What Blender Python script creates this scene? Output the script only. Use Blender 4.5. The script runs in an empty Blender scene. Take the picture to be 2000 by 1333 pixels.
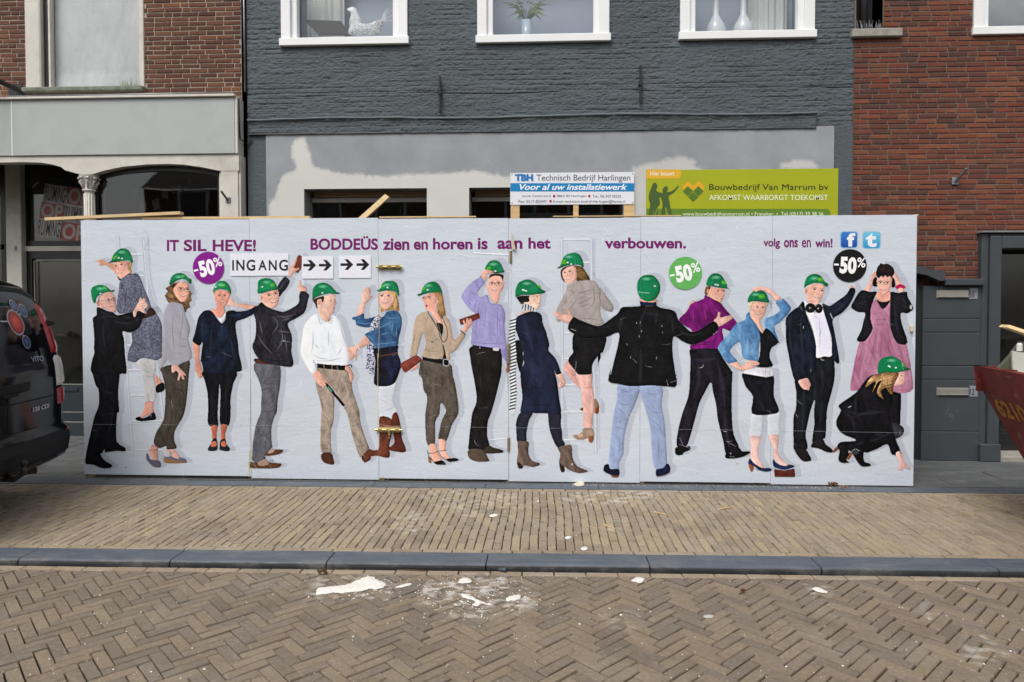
import bpy, bmesh, math, random
import numpy as np
from mathutils import Vector, Matrix
from mathutils.geometry import delaunay_2d_cdt
from mathutils.bvhtree import BVHTree

SC = bpy.context.scene
R = math.radians
# ------------------------------------------------------------------ camera, sky, sun, exposure
CAMZ, YAW, PITCH, FPX, HOR = 1.64, R(2.64), R(1.4), 1333.0, 603.0
CYPX = HOR + FPX * math.tan(PITCH)
cam = bpy.data.cameras.new('camera'); cam_o = bpy.data.objects.new('camera', cam)
SC.collection.objects.link(cam_o); SC.camera = cam_o
cam.sensor_width = 36.0; cam.lens = 36.0 * FPX / 2000.0
cam.shift_y = -(666.5 - CYPX) / 2000.0
cam.clip_start = 0.05; cam.clip_end = 2000
cam_o.location = (0, 0, CAMZ); cam_o.rotation_euler = (math.pi / 2 - PITCH, 0, YAW)

world = bpy.data.worlds.new('World'); SC.world = world; world.use_nodes = True
nt = world.node_tree; nt.nodes.clear()
sky = nt.nodes.new('ShaderNodeTexSky'); sky.sky_type = 'NISHITA'; sky.sun_disc = False
SUN_EL, SUN_AZ = R(54), R(205)
sky.sun_elevation = SUN_EL; sky.sun_rotation = SUN_AZ; sky.dust_density = 3.0; sky.air_density = 1.2
hs = nt.nodes.new('ShaderNodeHueSaturation'); hs.inputs['Saturation'].default_value = 0.30
bg = nt.nodes.new('ShaderNodeBackground'); bg.inputs[1].default_value = 0.115
wo = nt.nodes.new('ShaderNodeOutputWorld')
nt.links.new(sky.outputs[0], hs.inputs['Color']); nt.links.new(hs.outputs[0], bg.inputs[0]); nt.links.new(bg.outputs[0], wo.inputs[0])
sun = bpy.data.lights.new('sun', 'SUN'); sun.energy = 1.35; sun.angle = R(26); sun.color = (1.0, 0.97, 0.93)
sun_o = bpy.data.objects.new('sun', sun); SC.collection.objects.link(sun_o)
_d = Vector((math.sin(SUN_AZ) * math.cos(SUN_EL), math.cos(SUN_AZ) * math.cos(SUN_EL), math.sin(SUN_EL)))
sun_o.rotation_euler = (-_d).to_track_quat('-Z', 'Y').to_euler(); sun_o.location = (0, -5, 12)
SC.view_settings.view_transform = 'Standard'; SC.view_settings.look = 'None'
SC.view_settings.exposure = 0.62; SC.view_settings.gamma = 1.0; SC.view_settings.use_curve_mapping = False
SC.cycles.max_bounces = 6; SC.cycles.transparent_max_bounces = 24

rnd = random.Random(7); nr = np.random.RandomState(7)

# ------------------------------------------------------------------ measuring: photograph pixel -> place in the street
_f = Vector((-math.sin(YAW) * math.cos(PITCH), math.cos(YAW) * math.cos(PITCH), -math.sin(PITCH)))
_r = Vector((math.cos(YAW), math.sin(YAW), 0)); _u = _r.cross(_f)
CAM = Vector((0, 0, CAMZ))
def ray(px, py): return _r * ((px - 1000) / FPX) - _u * ((py - CYPX) / FPX) + _f
def gp(px, py, z=0.0):                       # point on a level sheet
    d = ray(px, py); t = (z - CAMZ) / d.z; p = CAM + d * t; return (p.x, p.y)
def wp(px, py, Y):                           # point on an upright plane parallel to the street front
    d = ray(px, py); t = Y / d.y; p = CAM + d * t; return (p.x, p.z)
def proj(p):
    v = Vector(p) - CAM; dz = v.dot(_f)
    return (1000 + FPX * v.dot(_r) / dz, CYPX - FPX * v.dot(_u) / dz) if dz > .1 else (-9999, -9999)
YH = (gp(163, 933)[1] + gp(1779, 952)[1]) / 2       # face of the hoarding
YP = (gp(1805, 899)[1] + gp(1945, 902)[1]) / 2      # face of the grey pier
YF = YP + 0.07                                      # face of the walls
ROADZ = -0.044

# ------------------------------------------------------------------ object helpers
ORG = {}
def _tag(o, label=None, cat=None, group=None, kind=None):
    if label: o['label'] = label
    if cat: o['category'] = cat
    if group: o['group'] = group
    if kind: o['kind'] = kind
    return o
def thing(name, loc, label=None, cat=None, group=None, kind=None):
    o = bpy.data.objects.new(name, None); o.empty_display_size = .2
    SC.collection.objects.link(o); o.location = loc; ORG[o.name] = Vector(loc)
    return _tag(o, label, cat, group, kind)
def part_empty(name, parent, loc=None):
    o = bpy.data.objects.new(name, None); SC.collection.objects.link(o); o.parent = parent
    w = Vector(loc) if loc else ORG[parent.name].copy()
    o.location = w - ORG[parent.name]; ORG[o.name] = w; return o
def mk_mesh(name, V, F, mats, cols=None, smooth=False, fmat=None):
    me = bpy.data.meshes.new(name)
    V = np.asarray(V, dtype=np.float64)
    me.from_pydata(V.tolist(), [], [list(map(int, f)) for f in F])
    for m in (mats if isinstance(mats, (list, tuple)) else [mats]): me.materials.append(m)
    if fmat is not None: me.polygons.foreach_set('material_index', list(fmat))
    if cols is not None:
        ca = me.color_attributes.new('Col', 'FLOAT_COLOR', 'POINT')
        ca.data.foreach_set('color', np.asarray(cols, dtype=np.float32).reshape(-1))
    if smooth: me.polygons.foreach_set('use_smooth', [True] * len(me.polygons))
    me.update(); return me
def add(name, V, F, mat, parent=None, cols=None, smooth=False, label=None, cat=None, group=None, kind=None, fmat=None, at=None):
    V = np.asarray(V, dtype=np.float64).reshape(-1, 3)
    if parent is not None: off = ORG[parent.name]
    elif at is not None: off = Vector(at)
    else: off = Vector((float(V[:, 0].mean()), float(V[:, 1].mean()), float(V[:, 2].min())))
    me = mk_mesh(name, V - np.array(off), F, mat, cols, smooth, fmat)
    o = bpy.data.objects.new(name, me); SC.collection.objects.link(o)
    if parent is not None: o.parent = parent
    else: o.location = off
    ORG[o.name] = Vector(off)
    return _tag(o, label, cat, group, kind)
def put(name, me, loc, parent, rz=0.0, **kw):        # a piece that shares mesh data
    o = bpy.data.objects.new(name, me); SC.collection.objects.link(o); o.parent = parent
    o.location = Vector(loc) - ORG[parent.name]; o.rotation_euler = (0, 0, rz); ORG[o.name] = Vector(loc)
    return _tag(o, **kw)
class MB:
    def __init__(s): s.v = []; s.f = []; s.c = []; s.m = []
    def poly(s, V, F, c=None, m=0):
        n = len(s.v); s.v += [tuple(map(float, p)) for p in V]; s.f += [tuple(int(i) + n for i in f) for f in F]; s.m += [m] * len(F)
        s.c += [tuple(c) if c is not None else (1, 1, 1, 1)] * len(V); return s
    def box(s, x0, x1, y0, y1, z0, z1, b=0.0, c=None, m=0, jit=0.0):
        x0, x1 = min(x0, x1), max(x0, x1); y0, y1 = min(y0, y1), max(y0, y1); z0, z1 = min(z0, z1), max(z0, z1)
        b = min(b, (x1 - x0) * .3, (y1 - y0) * .3, (z1 - z0) * .3)
        if b <= 0:
            V = [(x, y, z) for z in (z0, z1) for x, y in ((x0, y0), (x1, y0), (x1, y1), (x0, y1))]
            F = [(3, 2, 1, 0), (4, 5, 6, 7), (0, 1, 5, 4), (1, 2, 6, 5), (2, 3, 7, 6), (3, 0, 4, 7)]
            return s.poly(V, F, c, m)
        bm = bmesh.new(); bmesh.ops.create_cube(bm, size=1)
        for v in bm.verts: v.co = Vector(((x0 + x1) / 2 + v.co.x * (x1 - x0), (y0 + y1) / 2 + v.co.y * (y1 - y0), (z0 + z1) / 2 + v.co.z * (z1 - z0)))
        bmesh.ops.bevel(bm, geom=list(bm.edges), offset=b, segments=1, affect='EDGES')
        bm.verts.index_update()
        V = [v.co[:] for v in bm.verts]; F = [[v.index for v in f.verts] for f in bm.faces]; bm.free()
        return s.poly(V, F, c, m)
    def tube(s, pts, r, n=10, c=None, m=0, cap=True):
        pts = [Vector(p) for p in pts]; rs = r if isinstance(r, (list, tuple)) else [r] * len(pts)
        V = []; F = []; prev = None
        for i, p in enumerate(pts):
            t = (pts[min(i + 1, len(pts) - 1)] - pts[max(i - 1, 0)]).normalized()
            a = prev if prev else (Vector((0, 0, 1)) if abs(t.z) < .9 else Vector((1, 0, 0)))
            x = (a - t * a.dot(t)).normalized(); prev = x; y = t.cross(x)
            for k in range(n):
                an = 2 * math.pi * k / n; V.append(p + (x * math.cos(an) + y * math.sin(an)) * rs[i])
        for i in range(len(pts) - 1):
            for k in range(n):
                a, b = i * n + k, i * n + (k + 1) % n; F.append((a, b, b + n, a + n))
        if cap: F.append(tuple(range(n))[::-1]); F.append(tuple(range((len(pts) - 1) * n, len(pts) * n)))
        return s.poly(V, F, c, m)
    def lathe(s, prof, cx, cy, n=20, c=None, m=0):
        V = []; F = []
        for (r, z) in prof:
            for k in range(n): a = 2 * math.pi * k / n; V.append((cx + r * math.cos(a), cy + r * math.sin(a), z))
        for i in range(len(prof) - 1):
            for k in range(n): a, b = i * n + k, i * n + (k + 1) % n; F.append((a, b, b + n, a + n))
        return s.poly(V, F, c, m)
    def prism(s, pts, y0, y1, c=None, m=0):          # outline (x, z) given depth along y
        n = len(pts); V = [(x, y0, z) for x, z in pts] + [(x, y1, z) for x, z in pts]
        ar = sum(pts[i][0] * pts[(i + 1) % n][1] - pts[(i + 1) % n][0] * pts[i][1] for i in range(n))
        F = [tuple(range(n)), tuple(range(n, 2 * n))[::-1]] + [(i, i + n, (i + 1) % n + n, (i + 1) % n) for i in range(n)]
        if ar < 0: F = [f[::-1] for f in F]
        return s.poly(V, F, c, m)
    def add(s, name, mat, parent=None, smooth=False, **kw):
        cols = s.c if any(q != (1, 1, 1, 1) for q in s.c) else None
        fm = s.m if any(s.m) else None
        return add(name, s.v, s.f, mat, parent, cols=cols, smooth=smooth, fmat=fm, **kw)

# ------------------------------------------------------------------ materials
def lin(c): c = c / 255.0; return c / 12.92 if c <= .04045 else ((c + .055) / 1.055) ** 2.4
def L3(rgb, k=1.0): return tuple(min(.92, lin(v) * k) for v in rgb)
class NT:
    def __init__(s, name):
        s.m = bpy.data.materials.new(name); s.m.use_nodes = True; s.t = s.m.node_tree; s.t.nodes.clear()
        s.out = s.n('ShaderNodeOutputMaterial'); s.p = s.n('ShaderNodeBsdfPrincipled'); s.l(s.p.outputs[0], s.out.inputs[0])
    def n(s, k, **kw):
        q = s.t.nodes.new(k)
        for a, b in kw.items(): setattr(q, a, b)
        return q
    def l(s, a, b): s.t.links.new(a, b)
    def pos(s, scale=(1, 1, 1)):
        g = s.n('ShaderNodeNewGeometry'); mp = s.n('ShaderNodeMapping'); mp.inputs['Scale'].default_value = scale
        s.l(g.outputs['Position'], mp.inputs[0]); return mp.outputs[0]
    def noise(s, scale, detail=4, rough=.55, vec=None, stretch=(1, 1, 1)):
        q = s.n('ShaderNodeTexNoise'); q.inputs['Scale'].default_value = scale; q.inputs['Detail'].default_value = detail; q.inputs['Roughness'].default_value = rough
        s.l(vec or s.pos(stretch), q.inputs['Vector']); return q.outputs['Fac']
    def ramp(s, fac, stops):
        q = s.n('ShaderNodeValToRGB'); e = q.color_ramp.elements
        while len(e) > 2: e.remove(e[-1])
        for i, (p, c) in enumerate(stops):
            el = e[i] if i < 2 else e.new(p)
            el.position = p; el.color = c if len(c) == 4 else (*c, 1)
        s.l(fac, q.inputs[0]); return q.outputs[0]
    def mix(s, f, a, b, mode='MIX'):
        q = s.n('ShaderNodeMix', data_type='RGBA', blend_type=mode)
        for v, i in ((f, 0), (a, 6), (b, 7)):
            if hasattr(v, 'node'): s.l(v, q.inputs[i])
            else: q.inputs[i].default_value = v if i == 0 else ((*v, 1) if len(v) == 3 else v)
        return q.outputs[2]
    def math(s, op, a, b=0.0):
        q = s.n('ShaderNodeMath', operation=op)
        for v, i in ((a, 0), (b, 1)):
            if hasattr(v, 'node'): s.l(v, q.inputs[i])
            else: q.inputs[i].default_value = v
        return q.outputs[0]
    def bump(s, h, strength=.3, dist=.01, prev=None):
        q = s.n('ShaderNodeBump'); q.inputs['Strength'].default_value = strength; q.inputs['Distance'].default_value = dist
        s.l(h, q.inputs['Height'])
        if prev: s.l(prev, q.inputs['Normal'])
        return q.outputs[0]
    def fin(s, col=None, rough=.7, normal=None, spec=.3, metal=0.0, alpha=None, coat=0.0):
        p = s.p
        if col is not None:
            if hasattr(col, 'node'): s.l(col, p.inputs['Base Color'])
            else: p.inputs['Base Color'].default_value = (*col, 1)
        if hasattr(rough, 'node'): s.l(rough, p.inputs['Roughness'])
        else: p.inputs['Roughness'].default_value = rough
        p.inputs['Specular IOR Level'].default_value = spec; p.inputs['Metallic'].default_value = metal
        p.inputs['Coat Weight'].default_value = coat
        if normal: s.l(normal, p.inputs['Normal'])
        if alpha is not None: s.l(alpha, p.inputs['Alpha'])
        return s.m
def simple(name, rgb, rough=.6, var=.12, scale=6, bump=.15, bscale=60, spec=.3, metal=0.0, dirt=None, stretch=(1, 1, 1), coat=0.0):
    t = NT(name); c = L3(rgb)
    a = tuple(v * (1 - var) for v in c); b = tuple(min(1, v * (1 + var)) for v in c)
    col = t.ramp(t.noise(scale, 5, .6, stretch=stretch), [(.3, a), (.7, b)])
    if dirt:
        col = t.mix(t.ramp(t.noise(2.3, 6, .7), [(.5, (0, 0, 0)), (.75, (.6, .6, .6))]), col, L3(dirt))
    nm = t.bump(t.noise(bscale, 3, .6, stretch=stretch), bump, .004) if bump else None
    return t.fin(col, rough, nm, spec, metal, coat=coat)
def wrinkle(t):
    h1 = t.noise(3.0, 5, .55, stretch=(1, 1, 1.8)); h2 = t.noise(16, 3, .6, stretch=(1, 1, 2.5))
    n1 = t.bump(h1, .35, .022); n2 = t.bump(h2, .30, .005, n1); return t.bump(t.noise(55, 3, .65), .25, .002, n2)
def m_print(name='poster_print'):
    t = NT(name); a = t.n('ShaderNodeVertexColor'); a.layer_name = 'Col'
    n = t.noise(420, 2, .5); c = t.mix(1.0, a.outputs['Color'], t.ramp(n, [(.25, (.90, .90, .90)), (.75, (1.09, 1.09, 1.09))]), 'MULTIPLY')
    return t.fin(c, .6, wrinkle(t), .16, alpha=a.outputs['Alpha'])
def m_flat(name, rough=.5, spec=.3, bump=False):
    t = NT(name); a = t.n('ShaderNodeVertexColor'); a.layer_name = 'Col'
    return t.fin(a.outputs['Color'], rough, wrinkle(t) if bump else None, spec, alpha=a.outputs['Alpha'])
PRINT = m_print(); SIGNP = m_flat('sign_print', .35, .4)
def m_attr(name, rough=.85, var=.25, scale=30, bump=.5, bscale=90, spec=.2, stain=None, bdist=.004):
    t = NT(name); a = t.n('ShaderNodeVertexColor'); a.layer_name = 'Col'
    c = t.mix(1.0, a.outputs['Color'], t.ramp(t.noise(scale, 6, .65), [(.25, (1 - var,) * 3), (.75, (1 + var,) * 3)]), 'MULTIPLY')
    if stain: c = stain(t, c)
    return t.fin(c, rough, t.bump(t.noise(bscale, 4, .65), bump, bdist), spec)
def glass(name, tint=(.9, .92, .92), refl=1.0):
    t = NT(name); t.t.nodes.remove(t.p)
    tr = t.n('ShaderNodeBsdfTransparent'); tr.inputs[0].default_value = (*tint, 1)
    gl = t.n('ShaderNodeBsdfGlossy'); gl.inputs['Roughness'].default_value = .02
    nb = t.bump(t.noise(2.2, 1, .4), .05, .02); t.l(nb, gl.inputs['Normal'])
    lw = t.n('ShaderNodeLayerWeight'); lw.inputs[0].default_value = .5
    mx = t.n('ShaderNodeMixShader'); t.l(t.math('MULTIPLY', t.math('ADD', t.math('MULTIPLY', t.math('POWER', lw.outputs['Facing'], 4.0), .7), .035), refl), mx.inputs[0]); t.l(tr.outputs[0], mx.inputs[1]); t.l(gl.outputs[0], mx.inputs[2])
    t.l(mx.outputs[0], t.out.inputs[0]); return t.m

# value noise for geometry and print colour
def vnoise(x, y, sx, sy, seed, octv=3):
    x = np.asarray(x, float); y = np.asarray(y, float); out = np.zeros_like(x); amp = 1.0; tot = 0
    for o in range(octv):
        g = np.random.RandomState(seed + o * 17).rand(64, 64)
        u = x / sx * 2 ** o; v = y / sy * 2 ** o
        i = np.floor(u).astype(int); j = np.floor(v).astype(int); fu = u - i; fv = v - j
        fu = fu * fu * (3 - 2 * fu); fv = fv * fv * (3 - 2 * fv)
        i0, i1, j0, j1 = i % 64, (i + 1) % 64, j % 64, (j + 1) % 64
        out += amp * ((g[i0, j0] * (1 - fu) + g[i1, j0] * fu) * (1 - fv) + (g[i0, j1] * (1 - fu) + g[i1, j1] * fu) * fv); tot += amp; amp *= .5
    return out / tot

# ------------------------------------------------------------------ flat print: outlines filled with small faces that carry ink colours
def catmull(P, k=4):
    n = len(P); out = []
    for i in range(n):
        p0, p1, p2, p3 = (np.array(P[(i + j - 1) % n], float) for j in range(4))
        for s in range(k):
            t = s / k
            out.append(.5 * ((2 * p1) + (-p0 + p2) * t + (2 * p0 - 5 * p1 + 4 * p2 - p3) * t * t + (-p0 + 3 * p1 - 3 * p2 + p3) * t ** 3))
    return np.array(out)
def inside(P, Q):
    x, y = Q[:, 0], Q[:, 1]; c = np.zeros(len(Q), bool); n = len(P)
    for i in range(n):
        (x1, y1), (x2, y2) = P[i], P[(i + 1) % n]
        if y1 == y2: continue
        m = ((y1 > y) != (y2 > y)) & (x < (x2 - x1) * (y - y1) / (y2 - y1) + x1); c ^= m
    return c
def dist(P, Q):
    A = P; B = np.roll(P, -1, 0); D = B - A; L2 = (D ** 2).sum(1) + 1e-12; best = np.full(len(Q), 9e9); nx = np.zeros(len(Q))
    for a, d, l2 in zip(A, D, L2):
        t = np.clip(((Q - a) @ d) / l2, 0, 1); e = Q - (a + t[:, None] * d); q = np.sqrt((e ** 2).sum(1))
        m = q < best; best = np.where(m, q, best); nx = np.where(m, e[:, 0] / (q + 1e-6), nx)
    return best, nx
def fill(P, sp):
    P = np.asarray(P, float); lo = P.min(0); hi = P.max(0)
    gx, gy = np.meshgrid(np.arange(lo[0] + sp / 2, hi[0], sp), np.arange(lo[1] + sp / 2, hi[1], sp))
    Q = np.stack([gx.ravel(), gy.ravel()], 1)
    if len(Q):
        Q = Q[inside(P, Q)]
        if len(Q): Q = Q[dist(P, Q)[0] > sp * .45]
    n = len(P); allp = [Vector(p) for p in P] + [Vector(q) for q in Q]
    r = delaunay_2d_cdt(allp, [(i, (i + 1) % n) for i in range(n)], [], 1, 1e-6)
    return np.array([v[:] for v in r[0]]), [tuple(f) for f in r[2]]
class Ink:                                            # one printed mesh made of stacked films
    def __init__(s, Y, base=0.0, step=.00007, thick=False): s.thick = thick; s.v = []; s.f = []; s.c = []; s.Y = Y; s.d = base; s.step = step; s.sil = []
    def _push(s, q, F, col):
        # a film of ink shades what lies beneath it, so a part-covering film is thinner and its ink purer
        cc = np.asarray(col, float)
        if not s.thick: n = len(s.v); s.d += s.step; s.v += [(a, s.Y - s.d, b) for a, b in q]; s.f += [tuple(i + n for i in f) for f in F]; s.c += [tuple(c) for c in cc]; return
        al = cc[:, 3:4]; be = 1 - np.sqrt(np.clip(1 - al, 0, 1)); m = (al > 1e-4) & (al < .999)
        cc[:, :3] = np.where(m, np.clip(cc[:, :3] * al / np.maximum(be, 1e-5), 0, 1.3), cc[:, :3]); cc[:, 3:4] = be; col = cc
        n = len(s.v); s.d += s.step
        s.v += [(a, s.Y - s.d, b) for a, b in q]; s.f += [tuple(i + n for i in f) for f in F]; s.c += [tuple(c) for c in col]
    def shape(s, P, rgb, e=.35, w=.028, nz=.20, ns=(.05, .12), seed=1, sp=.013, smooth=True, k=.92, tex=None, rgb2=None, alpha=1.0, soft=0.0, lr=.10, sil=True, auto=True):
        P = catmull(P, 3) if smooth else np.asarray(P, float)
        if sil: s.sil.append(P)
        q, F = fill(P, sp)
        if not len(q): return
        if 190 < rgb[0] < 245 and 135 < rgb[1] < 195 and rgb[0] - rgb[1] > 38 and rgb[2] < 182 and rgb[1] > rgb[2]: rgb = (min(245, rgb[0] + 6), rgb[1] + 10, rgb[2] + 14)
        base = np.array([lin(v) * k for v in rgb]); col = np.tile(base, (len(q), 1))
        d, nx = dist(P, q)
        if rgb2 is not None:
            b2 = np.array([lin(v) * k for v in rgb2])
            if tex == 'speck': m = (vnoise(q[:, 0], q[:, 1], .016, .016, seed + 5, 2) > .52).astype(float)
            elif tex == 'grad': m = (q[:, 1] - q[:, 1].min()) / max(1e-6, np.ptp(q[:, 1]))
            else: m = np.clip(vnoise(q[:, 0], q[:, 1], .09, .14, seed + 5, 2) * 2.4 - .7, 0, 1)
            col = col * (1 - m[:, None]) + b2 * m[:, None]
        fo = vnoise(q[:, 0] + q[:, 1] * .35, q[:, 1] - q[:, 0] * .2, ns[0], ns[1], seed, 3) - .5
        g = 1 + nz * 2.6 * fo
        g *= 1 - e * np.exp(-d / (w * .8)) * np.clip(.55 - .55 * nx * (lr > 0), .12, 1)
        x0, x1 = q[:, 0].min(), q[:, 0].max(); g *= 1 + lr * (.5 - (q[:, 0] - x0) / max(1e-6, x1 - x0))
        col = np.clip(col * g[:, None], 0.002, .95)
        a = np.full(len(q), alpha) if not soft else alpha * np.clip(d / soft, 0, 1)
        s._push(q, F, np.concatenate([col, a[:, None]], 1))
    def stroke(s, P, w, rgb, a=1.0, soft=True, k=.92, closed=False, taper=False):
        P = np.asarray(P, float)
        if len(P) > 2: P = catmull(P, 4) if closed else catmull(np.vstack([P, P[-1:]]), 4)[:-7] if len(P) > 2 else P
        if closed: P = np.vstack([P, P[:1]])
        t = np.gradient(P, axis=0); t /= np.linalg.norm(t, axis=1)[:, None] + 1e-9; nrm = np.stack([-t[:, 1], t[:, 0]], 1)
        offs = [(-.5, 0), (-.3, a * .3), (-.12, a), (.12, a), (.3, a * .3), (.5, 0)] if soft else [(-.5, a), (.5, a)]
        q = []; col = []; F = []; m = len(offs); c = [min(.95, lin(v) * k) for v in rgb]
        for i in range(len(P)):
            tw = w * (math.sin(math.pi * (i + .6) / (len(P) + .2)) if taper else 1)
            for (o, al) in offs: q.append(P[i] + nrm[i] * o * tw); col.append((*c, al))
        for i in range(len(P) - 1):
            for j in range(m - 1): F.append((i * m + j, (i + 1) * m + j, (i + 1) * m + j + 1, i * m + j + 1))
        s._push(q, F, col)
    def disc(s, c, rx, ry, rgb, a=1.0, soft=.0, rot=0.0, k=.92, n=16, rgb2=None):
        ca, sa = math.cos(rot), math.sin(rot); q = [c]; col = [(*[min(.95, lin(v) * k) for v in rgb], a)]; F = []
        rings = [(1.0, 0.0 if soft else a)] if not soft else [(1 - soft, a), (1.0, 0.0)]
        cr = [min(.95, lin(v) * k) for v in (rgb2 or rgb)]
        for (f, al) in rings:
            for i in range(n):
                x, y = rx * f * math.cos(2 * math.pi * i / n), ry * f * math.sin(2 * math.pi * i / n)
                q.append((c[0] + x * ca - y * sa, c[1] + x * sa + y * ca)); col.append((*cr, al))
        for i in range(n):
            F.append((0, 1 + i, 1 + (i + 1) % n))
            if len(rings) > 1: F.append((1 + i, 1 + n + i, 1 + n + (i + 1) % n, 1 + (i + 1) % n))
        s._push(q, F, col)
    def film(s, q, F, rgb, a=1.0, k=.92): s._push(q, F, [(*[min(.95, lin(v) * k) for v in rgb], a)] * len(q))
    def add(s, name, parent=None, mat=None, **kw): return add(name, s.v, s.f, mat or PRINT, parent, cols=s.c, **kw)

def mk_grid_mesh(name, V, Q, mat, cols):
    me = bpy.data.meshes.new(name); me.vertices.add(len(V)); me.vertices.foreach_set('co', np.asarray(V, np.float32).ravel())
    me.loops.add(len(Q) * 4); me.loops.foreach_set('vertex_index', np.asarray(Q, np.int32).ravel()); me.polygons.add(len(Q)); me.polygons.foreach_set('loop_start', np.arange(0, len(Q) * 4, 4, dtype=np.int32))
    try: me.polygons.foreach_set('loop_total', np.full(len(Q), 4, np.int32))
    except Exception: pass
    me.materials.append(mat)
    if cols is not None: ca = me.color_attributes.new('Col', 'FLOAT_COLOR', 'POINT'); ca.data.foreach_set('color', np.asarray(cols, np.float32).ravel())
    me.update(calc_edges=True); return me
def bblur(A, r):
    r = int(r)
    if r < 1: return A
    for ax in (0, 1, 0, 1):
        P = np.pad(A, [(r + 1, r) if k == ax else (0, 0) for k in (0, 1)], mode='constant'); C = np.cumsum(P, axis=ax)
        A = (np.take(C, range(2 * r + 1, C.shape[ax]), ax) - np.take(C, range(0, C.shape[ax] - 2 * r - 1), ax)) / (2 * r + 1)
    return A
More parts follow.
